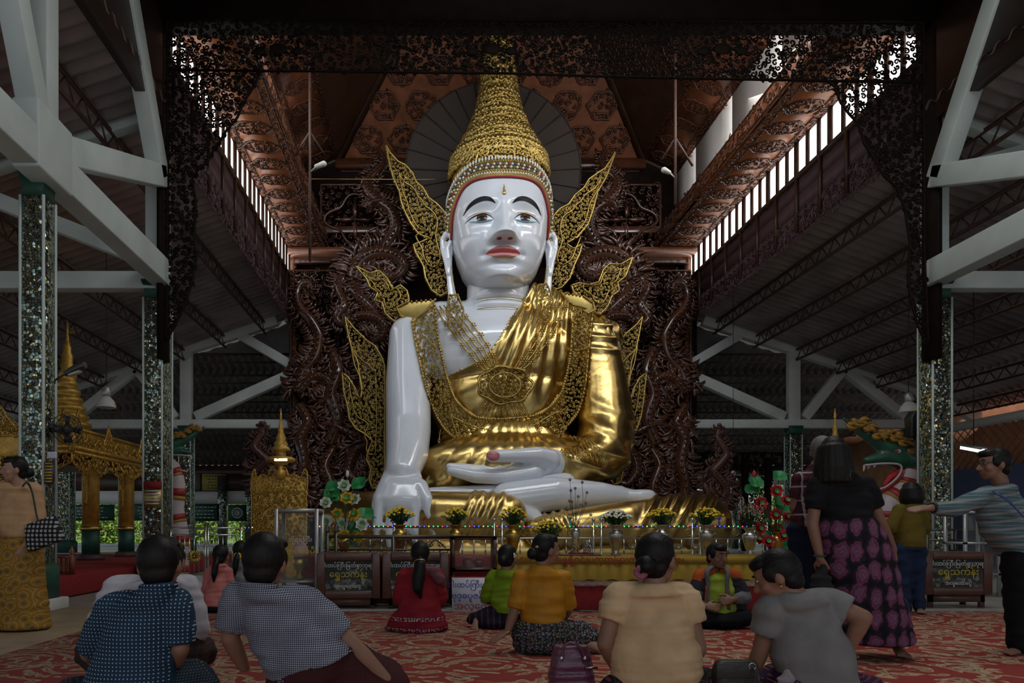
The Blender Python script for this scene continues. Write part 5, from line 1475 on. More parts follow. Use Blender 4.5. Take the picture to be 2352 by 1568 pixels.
# ---- gilded panel with spire left of the statue
gp = thing('gilded_reredos', 'gilded crenellated panel with tall lamp-lit spire beside the cabinet', 'shrine', tuple(at(640,1300,14.0)))
f = px_map(14.0)
MB().box(at(578,1300,14.0)+V3(0,0,-.2), at(704,1096,14.15)).build('panel_body', M['goldpaint'], gp, bevel=.01)
g_ = MB()
openwork(g_, [(576,1128),(580,1086),(584,1076),(590,1098),(602,1088),(614,1094),(624,1072),(640,1082),(656,1072),(664,1094),(676,1088),(690,1098),(700,1076),(706,1084),(706,1128)], 6, f, 230, w=.4, h=.6, border=1.6, seg=8)
openwork(g_, [(578,1128),(704,1128),(704,1240),(578,1240)], 9, px_map(13.98), 231, w=.38, h=.6, border=1.6, seg=9)
g_.build('carved_relief', M['goldpaint'], gp, kind='stuff')
b_ = at(645,1085,14.0)
spz = lambda y: (1085-y)*14/F
pr = [(.075,spz(1100)),(.10,spz(1082)),(.06,spz(1076)),(.05,spz(1068)),(.14,spz(1066)),(.15,spz(1062)),(.27,spz(1060)),(.29,spz(1054)),(.22,spz(1049)),(.10,spz(1047)),(.10,spz(1036)),(.19,spz(1034)),(.17,spz(1028)),(.12,spz(1024)),(.14,spz(1020)),(.09,spz(1010)),(.10,spz(1006)),(.05,spz(992)),(.055,spz(988)),(.02,spz(965)),(.025,spz(960)),(.006,spz(938))]
so = MB().lathe(pr, b_, 16).build('spire', M['goldpaint'], gp)
mb = MB(); mb.box(at(630,1058,13.72), at(660,1053,13.75)); mb.build('lamp_tube', emit_mat('warm_tube', (1,.72,.42), 3.0), gp)

# ---- dragons
M['drg'] = mat('green_dragon_paint', (.015,.085,.05), .4, var=.3, scale=6, coat=.3); M['drp'] = mat('white_dragon_paint', (.52,.44,.46), .5, var=.08)
M['drr'] = mat('red_dragon_paint', (.32,.025,.02), .45, var=.15); M['dro'] = mat('orange_gold_paint', (.36,.19,.03), .45, var=.2)
def dragon(base, Y, k, flip, label, nk):
    """head drawn in local px units of k; looks to the left unless flipped"""
    ox, oy = base; s = -1 if flip else 1
    T = lambda x, y, dy=0: at(ox+s*x*k, oy+y*k, Y+dy)
    root = thing('dragon_statue', label, 'dragon', tuple(at(ox+s*nk[-1][0]*k, 1330 if Y < 14 else 1310, Y)*V3(1,1,0)))
    m = Y/F*k
    up = MB()
    up.chain([T(60,-20), T(20,-45), T(-40,-80), T(-85,-112)], [26*m,22*m,13*m,3*m], 14)
    up.chain([T(60,-15), T(10,-22), T(-30,-14)], [26*m,17*m,8*m], 14)
    up.ell(T(70,-20), (30*m,22*m,26*m), 16, 10)
    put('upper_head', blob(up, 4*m, 3), M['drg'], root)
    lo = MB(); lo.chain([T(66,8), T(40,35), T(8,58), T(-16,62)], [16*m,11*m,8*m,5*m], 12); lo.chain([T(-16,62), T(-24,54)], [5*m,3*m], 10)
    put('lower_jaw', blob(lo, 3.5*m, 2), M['drr'], root)
    tg_ = MB(); tg_.chain([T(52,8), T(26,24), T(12,44)], [9*m,8*m,4*m], 10); put('tongue', blob(tg_, 3.5*m, 2), M['lr'], root)
    wl = MB(); wl.tube(spline([T(-34,-2,-10*m), T(10,-6,-16*m), T(48,-2,-20*m), T(44,22,-18*m), T(14,48,-12*m), T(-18,56,-8*m)], 30), 2.4*m, 6); wl.build('white_lip', M['drp'], root, smooth=True)
    for (x, y, d) in ((-34,-2,16),(-24,-2,10),(-10,-3,8),(-18,56,-9),(-6,54,-7)):
        tt = MB(); tt.tube([T(x,y,-6*m), T(x-2,y+d*.6,-6*m), T(x-3,y+d,-6*m)], [3.4*m,2.2*m,.3*m], 6); tt.build('tooth', M['drp'], root)
    ey = MB().ell(T(42,-34,-18*m), (9*m,6*m,6*m), 12, 8).build('eye', M['drp'], root, smooth=True)
    MB().ell(T(40,-34,-23*m), (4*m,3*m,4*m), 8, 6).build('pupil', M['drr'], ey, smooth=True)
    mn = MB(); rg = np.random.RandomState(3)
    for i in range(18):                                          # flame-like gold mane
        t = i/17; p = np.array((-80+170*t, -110+75*t+6*rg.randn())); a = rg.rand()*.6+(-.9 if i % 2 else .3)
        for j in range(2):
            leafy(mn, (ox+s*(p[0])*k, oy+p[1]*k), (math.pi-a if flip else a)+.5*j, (24+14*rg.rand())*k, 7*k, Y-22*m, (1 if i % 2 else -1)*s)
    for i in range(22):
        t = i/21; p = np.array((74+34*math.sin(t*2.6), -40+110*t)); leafy(mn, (ox+s*p[0]*k, oy+p[1]*k), (math.pi-.6*t if flip else .6*t), (26+16*rg.rand())*k, 5*k, Y-6*m, s)
    mn.build('flame_mane', M['dro'], root, kind='stuff')
    N_ = spline(nk, 40); Q = np.array([T(x, y) for x, y in N_]); rr = np.interp(np.linspace(0, 1, 40), [0,.3,1], [20*m,26*m,36*m])
    ne = MB().tube(Q, rr, 18).build('neck', M['drp'], root, smooth=True)
    for j in range(4, 38, 7):
        MB().tube(Q[j:j+3], rr[j:j+3]*1.03, 18).build('red_stripe', M['drr'], ne, smooth=True); MB().tube(Q[j+2:j+4]*.999+Q[j+2:j+4]*.001, rr[j+2:j+4]*1.04, 18).build('gold_stripe', M['dro'], ne, smooth=True)
    bk = MB()
    for j in range(2, 39, 2): bk.ell(Q[j]+V3(s*rr[j]*.95,0,0), (rr[j]*.3,rr[j]*.2,rr[j]*.3), 8, 5)
    bk.build('back_scales', M['dro'], ne, smooth=True)
dragon((2020,1070), 13.6, 1.0, False, 'green and gold dragon with open red mouth beside the olive-top woman', [(70,10),(56,50),(20,90),(20,140),(40,200),(60,260)])
dragon((418,1048), 14.0, .62, True, 'green dragon with red-striped white neck behind the mirror pillar', [(44,20),(20,60),(14,120),(20,200),(10,260),(0,330),(10,420),(10,470)])

# ---- verandah at the back: notice boards, pictures
M['boardg'] = mat('green_notice_board', (.012,.075,.045), .6, var=.1); M['boardy'] = mat('yellow_notice_board', (.30,.24,.05), .7, var=.1); M['pict'] = mat('printed_picture', (.16,.20,.24), .5, c2=(.20,.12,.05), scale=3)
def board(px0, py0, px1, py1, Y, mt, label, lines, cat='notice board', ink='ink_w', emblem=False):
    a = at(px0, py1, Y); b = at(px1, py0, Y); r = thing('notice_board', label, cat, ((a[0]+b[0])/2, Y, a[2]), 'boards on the rear verandah')
    MB().box((a[0],Y,a[2]), (b[0],Y+.06,b[2])).build('panel', mt, r)
    for q0, q1 in (((a[0]-.03,a[2]-.03),(b[0]+.03,a[2])), ((a[0]-.03,b[2]),(b[0]+.03,b[2]+.03))): MB().box((q0[0],Y-.02,q0[1]), (q1[0],Y+.08,q1[1])).build('frame_bar', M['wooddark'], r)
    h = b[2]-a[2]; rg = np.random.RandomState(int(px0))
    for i in range(lines):
        z = b[2]-h*(i+.8)/(lines+.6); wd = (b[0]-a[0])*(.5+.3*rg.rand()); L_ = MB(); xx = (a[0]+b[0])/2-wd/2
        while xx < (a[0]+b[0])/2+wd/2:
            l_ = .06+.1*rg.rand(); L_.box((xx,Y-.004,z-h*.025), (xx+l_,Y,z+h*.025)); xx += l_+.05
        L_.build('printed_line', M[ink], r)
    if emblem:
        mb = MB(); c_ = ((a[0]+b[0])/2, Y-.01, (a[2]+b[2])/2); t = np.linspace(0, 6.283, 25); mb.tube([(c_[0]+h*.33*math.cos(q), c_[1], c_[2]+h*.33*math.sin(q)) for q in t], .02, 5)
        for q in range(12): mb.bar(c_, (c_[0]+h*.33*math.cos(q*.5236), c_[1], c_[2]+h*.33*math.sin(q*.5236)), .02)
        mb.build('wheel_emblem', M['ink_w'], r)
board(133,1160,262,1194,33.6,M['boardg'],'green notice board with white lines, left end of the rear verandah',4)
board(300,1158,400,1194,33.6,M['boardg'],'green notice board with white lines seen between the pavilion columns',4)
board(432,1158,503,1195,33.6,M['boardg'],'green notice board right of the striped dragon neck',4)
board(524,1160,566,1195,33.6,M['boardg'],'green notice board with white wheel emblem',0,emblem=True)
board(464,1088,520,1126,33.83,M['boardy'],'yellow notice board hung under the rear roof',5,ink='black')
board(416,1088,460,1126,33.83,M['pict'],'framed picture next to the yellow notice board',0,'picture')
vb = sroot('trim_verandah', label='rear verandah wall band with small columns')
for k, px in enumerate((118,285,420,512,575,1690,1812)):
    a = at(px, 1300, 33.8); MB().box((a[0]-.2,33.6,0), (a[0]+.2,34.0,3.4)).build('verandah_post', M['mirror'], vb)
MB().box((-19,33.9,2.08), (-3,34.05,2.70)).build('upper_band', M['wallwhite'], vb); MB().box((-19,33.9,2.70), (-3,34.05,3.5)).build('dark_band', M['wooddark'], vb); MB().box((8,33.9,3.0), (23,34.05,3.5)).build('upper_band', M['wallwhite'], vb)
# dark lattice doorways of the rear gallery on the far side
ld = thing('lattice_arcade', 'dark openwork wooden arcade at the rear, seen past the red lotuses', 'carving', tuple(at(1740,1240,30)*V3(1,1,0)))
g_ = MB()
openwork(g_, [(1590,1040),(1830,1040),(1830,1066),(1780,1070),(1772,1100),(1765,1130),(1772,1200),(1700,1200),(1712,1130),(1705,1090),(1696,1070),(1590,1066)], 9, px_map(30), 240, w=.42, h=.4, border=2, seg=8)
g_.build('lacework', M['lace'], ld, kind='stuff')
for px in (1712,1765): MB().box((at(px-6,0,30)[0],29.95,0), (at(px+6,0,30)[0],30.15,3.9)).build('arcade_post', M['lace'], ld)
mb = MB(); mb.box((8.9,31.2,1.0), (12.5,31.3,2.6)); mb.build('wall_rear_partition', M['wallwhite'])['kind'] = 'structure'

# ---- garden trees and shrubs behind
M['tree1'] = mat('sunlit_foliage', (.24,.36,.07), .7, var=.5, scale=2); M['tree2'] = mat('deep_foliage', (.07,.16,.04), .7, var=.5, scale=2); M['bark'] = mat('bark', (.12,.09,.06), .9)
def shrub(name, label, c_, rad, n, seed, mt, cat, trunk=True):
    rg = np.random.RandomState(seed); r = thing(name, label, cat, (c_[0], c_[1], 0), 'garden plants behind the hall')
    d = rg.randn(n, 3); d /= np.linalg.norm(d, axis=1)[:, None]; P = np.array(c_)+d*np.array(rad)*(rg.rand(n, 1)**.4)
    a = rg.randn(n, 3); a /= np.linalg.norm(a, axis=1)[:, None]; b = np.cross(a, rg.randn(n, 3)); b /= np.linalg.norm(b, axis=1)[:, None]; L = .14+.16*rg.rand(n, 1)
    Vt = np.stack([P, P+a*L*.5+b*L*.25, P+a*L, P+a*L*.5-b*L*.25], 1).reshape(-1, 3)
    lf = MB(); lf.add(Vt, np.arange(n*4).reshape(-1, 4)); lf.build('foliage', mt, r, kind='stuff')
    MB().tube([(c_[0],c_[1],-.05),(c_[0]+.1,c_[1],c_[2]*.6),(c_[0],c_[1],c_[2])], [.14,.1,.05], 7).build('trunk', M['bark'], r)
rg = np.random.RandomState(8); nth = ('first','second','third','fourth','fifth','sixth','seventh','eighth')
for k in range(8):
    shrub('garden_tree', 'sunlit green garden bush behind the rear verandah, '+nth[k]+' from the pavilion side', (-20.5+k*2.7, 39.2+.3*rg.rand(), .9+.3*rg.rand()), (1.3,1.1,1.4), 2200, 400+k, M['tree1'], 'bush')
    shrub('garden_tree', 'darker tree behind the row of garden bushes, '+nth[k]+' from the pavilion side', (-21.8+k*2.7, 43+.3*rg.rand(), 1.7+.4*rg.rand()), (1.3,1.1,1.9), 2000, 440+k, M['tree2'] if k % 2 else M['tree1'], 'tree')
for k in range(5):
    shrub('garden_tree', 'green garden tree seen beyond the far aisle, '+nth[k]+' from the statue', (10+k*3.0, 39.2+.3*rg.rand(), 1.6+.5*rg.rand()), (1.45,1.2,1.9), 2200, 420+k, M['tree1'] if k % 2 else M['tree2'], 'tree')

# ---- pendant lamps
def pendant(px, py0, py1, Y, label, zc=9.0):
    b = at(px, py1, Y); k = Y/F; h = (py1-py0)*k
    r = thing('pendant_lamp', label, 'lamp', tuple(b))
    MB().lathe([(h*.42,0),(h*.43,h*.05),(h*.36,h*.3),(h*.2,h*.48),(h*.1,h*.54)], b, 20, False).build('shade', M['lampshade'], r, smooth=True)
    MB().lathe([(h*.16,h*.52),(h*.2,h*.6),(h*.2,h*.9),(h*.06,h)], b, 12).build('housing', M['alu'], r, smooth=True)
    MB().tube([b+V3(0,0,h), (b[0], b[1], roofz(b[0])+.14)], .008, 5).build('cable', M['black'], r)
M['lampshade'] = mat('milky_lamp_shade', (.55,.55,.50), .5, var=.05)
pendant(244,886,936,15.5,'white bell pendant lamp hanging over the gilded pavilion'); pendant(2087,900,946,17.5,'white bell pendant lamp beside the black loudspeaker'); pendant(1684,1080,1110,22,'small pendant lamp hanging near the carved wooden bird')
# ---- pillar fittings
fan = thing('wall_fan', 'dark round fan fixed to the mirror pillar', 'fan', tuple(at(150,980,8.9)))
c_ = at(155,985,8.9); ax = Vector((.75,-.55,.05)).normalized(); q = ax.to_track_quat('Z', 'Y')
mb = MB()
for r in (.05,.1,.15,.19):
    mb.tube([c_+np.array(q @ Vector((r*math.cos(a), r*math.sin(a), .05*(1-r/.19)))) for a in np.linspace(0, 6.283, 25)], .005, 5)
for k in range(18):
    a = k*.349; mb.bar(c_+np.array(q @ Vector((0,0,.06))), c_+np.array(q @ Vector((.19*math.cos(a), .19*math.sin(a), 0))), .004)
mb.build('guard', M['black'], fan)
for k in range(4):
    a = k*1.571; u_ = np.array(q @ Vector((math.cos(a), math.sin(a), 0))); v_ = np.array(q @ Vector((-math.sin(a), math.cos(a), .3)))
    mb = MB(); mb.poly([c_+u_*.03-v_*.02, c_+u_*.17-v_*.05, c_+u_*.17+v_*.06, c_+u_*.03+v_*.02], np.array(q @ Vector((0,0,.004)))); mb.build('blade', M['black'], fan)
mb = MB(); mb.cap(c_-np.array(ax)*.02, c_-np.array(ax)*.16, .06, .05, 12); mb.bar(c_-np.array(ax)*.1, (-4.66,8.8,c_[2]+.02), .04); mb.build('motor', M['iron'], fan, smooth=True)
fl = thing('flood_lamp', 'grey floodlight on an arm from the mirror pillar', 'lamp', tuple(at(165,850,8.8)))
a = at(128,872,8.8); b = at(150,858,8.7); c2_ = at(196,838,8.6)
mb = MB(); mb.tube(spline([at(126,880,8.8), a, b], 8), .012, 6); mb.build('arm', M['iron'], fl)
mb = MB(); mb.loft([(b, (0,.05,0), (0,0,.03)), ((b+c2_)/2, (0,.075,0), (0,0,.045)), (c2_, (0,.06,0), (0,0,.035))], 12, 4); mb.build('lamp_head', M['iron'], fl, bevel=.005)
mb = MB(); mb.loft([((b+c2_)/2+V3(.0,-.01,-.045), (.08,0,.03), (0,.05,0)), ((b+c2_)/2+V3(0,-.01,-.065), (.06,0,.02), (0,.04,0))], 12, 4); mb.build('lens', M['lampshade'], fl)
jb = thing('junction_box', 'small white electrical box on the mirror pillar', 'box', tuple(at(118,1045,8.6)))
MB().box(at(108,1052,8.58), at(132,1038,8.63)).build('case', M['signwhite'], jb, bevel=.005)
MB().box(at(112,1036,8.6), at(124,1030,8.62)).build('switch', M['iron'], jb)
mp = thing('plaque', 'maroon lettered plaque on the pillar above the patterned bag', 'plaque', tuple(at(112,1112,8.6)))
a = at(101,1112,8.62); b = at(124,1060,8.64); MB().box(a, b).build('panel', M['purple'], mp)
for k in range(7): MB().box((a[0]+.012,8.612,b[2]-.03-k*.036), (b[0]-.012,8.62,b[2]-.016-k*.036)).build('printed_line', M['ink_y'], mp)
pq = thing('plaque', 'gold lettered plaque and red cap on the pillar before the dragon', 'plaque', tuple(at(350,1165,12.4)))
a = at(331,1165,12.46); b = at(371,1122,12.49); MB().box(a, b).build('panel', M['goldp'], pq); MB().box(at(330,1122,12.45), at(372,1105,12.49)).build('red_cap', M['red'], pq)
for k in range(5): MB().box((a[0]+.03,12.45,b[2]-.05-k*.055), (b[0]-.03,12.46,b[2]-.03-k*.055)).build('printed_line', M['ink_w'], pq)
lsp = thing('loudspeaker', 'black loudspeaker on a bracket by the gold mosaic pillar', 'speaker', tuple(at(2096,1000,13.2)))
mb = MB(); mb.loft([(at(2096,1004,13.2), (.09,0,0), (0,.1,0)), (at(2097,960,13.2), (.12,0,0), (0,.12,0)), (at(2103,944,13.2), (.08,0,0), (0,.1,0))], 12, 4); mb.build('cabinet', M['black'], lsp, bevel=.01)
MB().tube(spline([at(2100,1000,13.2), at(2106,1050,13.0), at(2118,1058,12.95), at(2160,1046,12.45)], 12), .018, 6).build('bracket', M['black'], lsp)
# floodlight poles in front of the screen
for px, pyt, pyl, s, lb in ((712,170,378,1,'thin pole with a glass floodlight before the left upper soffit'), (1551,170,392,-1,'thin pole with a glass floodlight before the right upper soffit')):
    r = thing('floodlight_pole', lb, 'lamp', tuple(at(px, 600, 18)))
    p0, p1 = at(px, 600 if px < 1000 else 470, 18), at(px, 85, 18)
    mb = MB(); mb.tube([p0, p1], .035, 6); mb.build('pole', M['steel'], r)
    q0 = at(px, pyl+18, 18); q1 = at(px+s*14, pyl+4, 17.9); q2 = at(px+s*32 if s > 0 else px-26, pyl-2, 17.8)
    mb = MB(); mb.tube([q0, q1], .02, 5); mb.build('arm', M['alu'], r)
    mb = MB(); mb.cap(q1, q2, .05, .07, 12); mb.build('lamp_head', M['lampshade'], r, smooth=True)
    for qx, qy in ((px-s*40, pyl+75), (px+s*30, pyl-80)):
        mb = MB(); mb.bar(at(px, pyl-75, 18), at(px+(qx-px), pyl+(-75+abs(qx-px)*1.6), 18.3), .04); mb.build('brace', M['steel'], r)
wire = MB(); wire.tube([at(690,411,20.3), at(1000,412,20.3)], .012, 4); tag(wire.build('strung_wire', M['vgold'], None), 'thin orange wire strung across before the screen', 'wire')

# ---- railing with gate on the near side of the pavilion
gr = thing('gate_railing', 'steel railing with a gilt sun wheel behind the woman in pink', 'railing', tuple(at(480,1330,11.5)))
GY = 11.5; gx = lambda px: (px-CX)*GY/F; gz = lambda py: CH+(HY-py)*GY/F
for py in (1212,1228,1318): MB().tube([(gx(392),GY,gz(py)),(gx(556),GY,gz(py))], .014, 7).build('rail', M['chrome'], gr, smooth=True)
for px in (392,472,478,553): MB().tube([(gx(px),GY,0),(gx(px),GY,gz(1200))], .018, 9).build('post', M['chrome'], gr, smooth=True)
for px in np.arange(402, 552, 11): MB().tube([(gx(px),GY,gz(1318)),(gx(px),GY,gz(1228))], .007, 6).build('baluster', M['chrome'], gr)
mb = MB(); c_ = V3(gx(447),GY-.03,gz(1278))
for k in range(16): mb.ell(c_+.07*V3(math.cos(k*.3927), 0, math.sin(k*.3927)), (.05,.012,.016), 8, 5, Matrix.Rotation(-k*.3927, 3, 'Y'))
mb.ell(c_, .03, 10, 6); mb.build('sun_wheel', M['vgold'], gr, smooth=True)
MB().box((gx(390),GY+.05,0), (gx(560),GY+.12,gz(1322))).build('low_wall', M['conc2'], gr)
MB().box((gx(432),GY+.03,gz(1372)), (gx(470),GY+.05,gz(1338))).build('notice_sheet', M['signwhite'], gr)
led_string('short string of fairy lights dropping beside the flower pot', [tuple(at(556,1247,11.46)), tuple(at(556,1213,11.46)), tuple(at(588,1211,11.46))], .05, tuple(at(556,1230,11.4)))
# railing and cabinet on the far aisle side
r2 = thing('aisle_railing', 'steel railing behind the right donation box', 'railing', tuple(at(2180,1330,11.0)))
for py in (1216,1240,1264): MB().tube([at(2128,py,11), at(2262,py,11)], .016, 7).build('rail', M['iron'], r2, smooth=True)
for px in (2130,2196,2258): MB().tube([at(px,1216,11), at(px,1216,11)*V3(1,1,0)], .02, 8).build('post', M['iron'], r2, smooth=True)
c3 = thing('glass_cabinet', 'glass cabinet by the wall behind the striped-shirt man', 'cabinet', tuple(at(2240,1400,10.4)*V3(1,1,0)))
a = at(2216,1375,10.4); b = at(2300,1172,10.4)
for xx in (a[0], b[0]-.04): MB().box((xx,10.4,0), (xx+.04,10.44,b[2])).build('upright', M['alu'], c3); MB().box((xx,10.8,0), (xx+.04,10.84,b[2])).build('upright', M['alu'], c3)
for zz in (.3,.75,b[2]-.04): MB().box((a[0],10.4,zz), (b[0],10.84,zz+.03)).build('shelf', M['alu'], c3)
MB().box((a[0]+.04,10.41,.05), (b[0]-.04,10.415,b[2]-.04)).build('pane', M['glass'], c3)
# far wall of the right aisle: painted panels under a wire-mesh opening with a tube lamp
wr = sroot('wall_aisle_right', label='blue and cream aisle wall below a mesh opening with painted orange glow')
M['bluew'] = mat('blue_painted_wall', (.10,.12,.24), .7, var=.1); MB().box((18.6,12.0,2.4), (18.8,33,5.0)).build('outer_panel', mat('painted_orange_glow', (.55,.24,.14), .8, var=.2, scale=2), wr); M['mesh'] = mat('rusty_mesh', (.30,.11,.05), .7, var=.2)  # outer panel's orange colour stands in for the glow behind the mesh
MB().box((16.2,14.0,0), (16.35,24.2,2.75)).build('lower_wall', M['bluew'], wr)
ms = MB()
for k in range(34): ms.bar((16.25,14+k*.3,2.75), (16.25,14+k*.3+1.2,3.95), .02); ms.bar((16.25,14+k*.3+1.2,2.75), (16.25,14+k*.3,3.95), .02)
ms.build('wire_mesh', M['mesh'], wr, kind='stuff'); MB().box((16.2,14,3.95), (16.35,24.2,4.2)).build('lintel', M['wallwhite'], wr)
tl = thing('tube_lamp', 'bright white tube lamp under the mesh opening', 'lamp', tuple(at(2232,1030,17.0)))
a = at(2212,1027,17.0); b = at(2262,1036,16.0); mb = MB(); mb.bar(a, b, .12, .07); mb.build('tube', emit_mat('cool_tube', (.95,.97,1), 6.0), tl); mb = MB(); mb.bar(a+V3(0,0,.06), b+V3(0,0,.06), .16, .05); mb.build('fitting', M['alu'], tl)
MB().tube([(a+b)/2+V3(0,0,.08), ((a+b)/2*V3(1,1,0)+V3(0,0,roofz((a+b)[0]/2)+.10))], .01, 5).build('cable', M['black'], tl)
rs = thing('gilded_spire', 'thin gilded spire standing behind the black-shirted woman', 'spire', tuple(at(1918,1060,15)*V3(1,1,0)))
z0 = at(1918,1060,15)[2]; kz = 15/F
MB().lathe([(.14,0),(.14,z0-.3),(.16,z0),(.08,z0+.1),(.06,z0+.45),(.07,z0+.5),(.04,z0+.62),(.05,z0+.66),(.015,z0+.9),(.03,z0+.95),(.006,z0+1.12)], at(1918,1060,15)*V3(1,1,0), 14).build('spire_body', M['goldpaint'], rs)
# low carved fence and broom on the red platform
fe = thing('wooden_fence', 'short red-brown picket fence on the red platform', 'fence', tuple(at(150,1318,10.6)))
for px in (135,146,157): MB().lathe([(.03,0),(.035,.05),(.02,.1),(.035,.2),(.02,.25)], at(px,1318,10.6), 8).build('picket', M['woodred'], fe)
MB().lathe([(.05,0),(.05,.25),(.03,.28),(.045,.32),(.004,.42)], at(165,1318,10.6), 4).build('end_post', M['woodred'], fe)
MB().box(at(130,1282,10.58), at(162,1277,10.62)).build('rail', M['woodred'], fe)
# ================================================================== people
def fabric(name, c, rough=.85, pattern=None, c2=(0,0,0), k=40., c3=None, bmp=.25, bs=14, thr=.3, bd=.012):
    m, nt, b = nodes(name); b.inputs['Roughness'].default_value = rough; b.inputs['Specular IOR Level'].default_value = .2
    tc = N(nt, 'ShaderNodeTexCoord'); sp = N(nt, 'ShaderNodeSeparateXYZ'); lnk(nt, tc.outputs['Object'], sp.inputs[0])
    n1 = N(nt, 'ShaderNodeTexNoise', Scale=9.0, Detail=3.0); lnk(nt, tc.outputs['Object'], n1.inputs['Vector'])
    base = ramp(nt, n1.outputs[0], [(.3, tuple(x*.82 for x in c)), (.7, tuple(min(1, x*1.1) for x in c))])
    def vor(kk, rnd, feat='F1'):
        cb = N(nt, 'ShaderNodeCombineXYZ'); lnk(nt, sp.outputs['X'], cb.inputs[0]); lnk(nt, sp.outputs['Z'], cb.inputs[1])
        v = N(nt, 'ShaderNodeTexVoronoi', Scale=kk, Randomness=rnd, voronoi_dimensions='2D', feature=feat); lnk(nt, cb.outputs[0], v.inputs['Vector']); return v
    if pattern == 'dots':
        v = vor(k, 0.0); f = mth(nt, 'LESS_THAN', v.outputs['Distance'], thr); base = mixc(nt, f, base, c2)
    elif pattern == 'check':
        fx_ = mth(nt, 'GREATER_THAN', mth(nt, 'SINE', mth(nt, 'MULTIPLY', sp.outputs['X'], k)), thr); fz = mth(nt, 'GREATER_THAN', mth(nt, 'SINE', mth(nt, 'MULTIPLY', sp.outputs['Z'], k)), thr)
        base = mixc(nt, mth(nt, 'MULTIPLY', mth(nt, 'ADD', fx_, fz), .5), c2, base)
    elif pattern == 'plaid':
        base = c
        for ax, kk, col_, w in (('X', k, c2, .55), ('Z', k, c2, .55), ('X', k*.5, c3, .93), ('Z', k*.5, c3, .93)):
            f = mth(nt, 'GREATER_THAN', mth(nt, 'SINE', mth(nt, 'MULTIPLY', sp.outputs[ax], kk)), w); base = mixc(nt, mth(nt, 'MULTIPLY', f, .6), base, col_)
    elif pattern == 'stripe':
        f = mth(nt, 'GREATER_THAN', mth(nt, 'SINE', mth(nt, 'MULTIPLY', mth(nt, 'ADD', sp.outputs['Z'], mth(nt, 'MULTIPLY', sp.outputs['X'], -.12)), k)), thr); base = mixc(nt, f, base, c2)
        if c3: f = mth(nt, 'GREATER_THAN', mth(nt, 'SINE', mth(nt, 'MULTIPLY', sp.outputs['Z'], k*2.3)), .9); base = mixc(nt, f, base, c3)
    elif pattern == 'vstripe':
        f = mth(nt, 'GREATER_THAN', mth(nt, 'SINE', mth(nt, 'MULTIPLY', sp.outputs['X'], k)), thr); base = mixc(nt, f, base, c2)
        if c3: v = vor(k*.35, .9); base = mixc(nt, mth(nt, 'MULTIPLY', mth(nt, 'LESS_THAN', v.outputs['Distance'], .28), .8), base, mixc(nt, .75, v.outputs['Color'], c3))
    elif pattern == 'floral':
        v = vor(k, .8); r_ = mth(nt, 'SINE', mth(nt, 'MULTIPLY', v.outputs['Distance'], 22.0))
        base = mixc(nt, mth(nt, 'GREATER_THAN', r_, thr), base, c2)
        if c3: base = mixc(nt, mth(nt, 'LESS_THAN', v.outputs['Distance'], .13), base, c3)
    elif pattern == 'lotus':
        cb = N(nt, 'ShaderNodeCombineXYZ'); lnk(nt, mth(nt, 'MULTIPLY', sp.outputs['X'], 1.0), cb.inputs[0]); lnk(nt, mth(nt, 'MULTIPLY', sp.outputs['Z'], .62), cb.inputs[1])
        v = N(nt, 'ShaderNodeTexVoronoi', Scale=k, Randomness=.3, voronoi_dimensions='2D'); ns_ = N(nt, 'ShaderNodeTexNoise', Scale=26.0, Detail=1.0); lnk(nt, cb.outputs[0], ns_.inputs['Vector']); vm = N(nt, 'ShaderNodeMix', data_type='RGBA'); vm.inputs[0].default_value = .045; lnk(nt, cb.outputs[0], vm.inputs[6]); lnk(nt, ns_.outputs['Color'], vm.inputs[7]); lnk(nt, vm.outputs[2], v.inputs['Vector'])
        base = ramp(nt, v.outputs['Distance'], [(0, (.04,.20,.20)), (.08, (.22,.05,.08)), (.14, (.14,.07,.17)), (.22, (.25,.09,.14)), (.29, (.08,.04,.11)), (.37, (.22,.06,.10)), (.44, (.03,.02,.035)), (.6, (.01,.01,.015))])
    elif pattern == 'bands':
        w = mth(nt, 'SINE', mth(nt, 'MULTIPLY', sp.outputs['Z'], k)); v = vor(38, .6)
        f = mth(nt, 'MULTIPLY', mth(nt, 'GREATER_THAN', w, .55), mth(nt, 'LESS_THAN', v.outputs['Distance'], .33)); base = mixc(nt, f, base, mixc(nt, .65, v.outputs['Color'], c2))
    lnk(nt, base, b.inputs['Base Color']) if hasattr(base, 'links') else setattr(b.inputs['Base Color'], 'default_value', (*base, 1))
    n2 = N(nt, 'ShaderNodeTexNoise', Scale=bs, Detail=2.0, Distortion=1.2); lnk(nt, tc.outputs['Object'], n2.inputs['Vector']); bump(nt, b, n2.outputs[0], bmp, bd)
    return m
M['skin'] = mat('brown_skin', (.26,.135,.085), .55, var=.08, scale=12); M['skinl'] = mat('light_brown_skin', (.36,.20,.135), .55, var=.08, scale=12)
M['hair'] = mat('black_hair', (.007,.006,.006), .5, spec=.25, var=.3, scale=60, bmp=.3, bscale=120, bdist=.003); M['hairg'] = mat('grey_hair', (.13,.125,.12), .6, var=.3, scale=80)
M['hairb'] = mat('dark_brown_hair', (.010,.007,.006), .5, spec=.25, var=.3, scale=60)
M['eyew'] = mat('eye_white', (.5,.48,.45), .3, var=0); M['lipn'] = mat('lips', (.28,.08,.07), .5, var=0); M['goldj'] = mat('gold_jewellery', (.6,.4,.1), .3, 1, var=0)

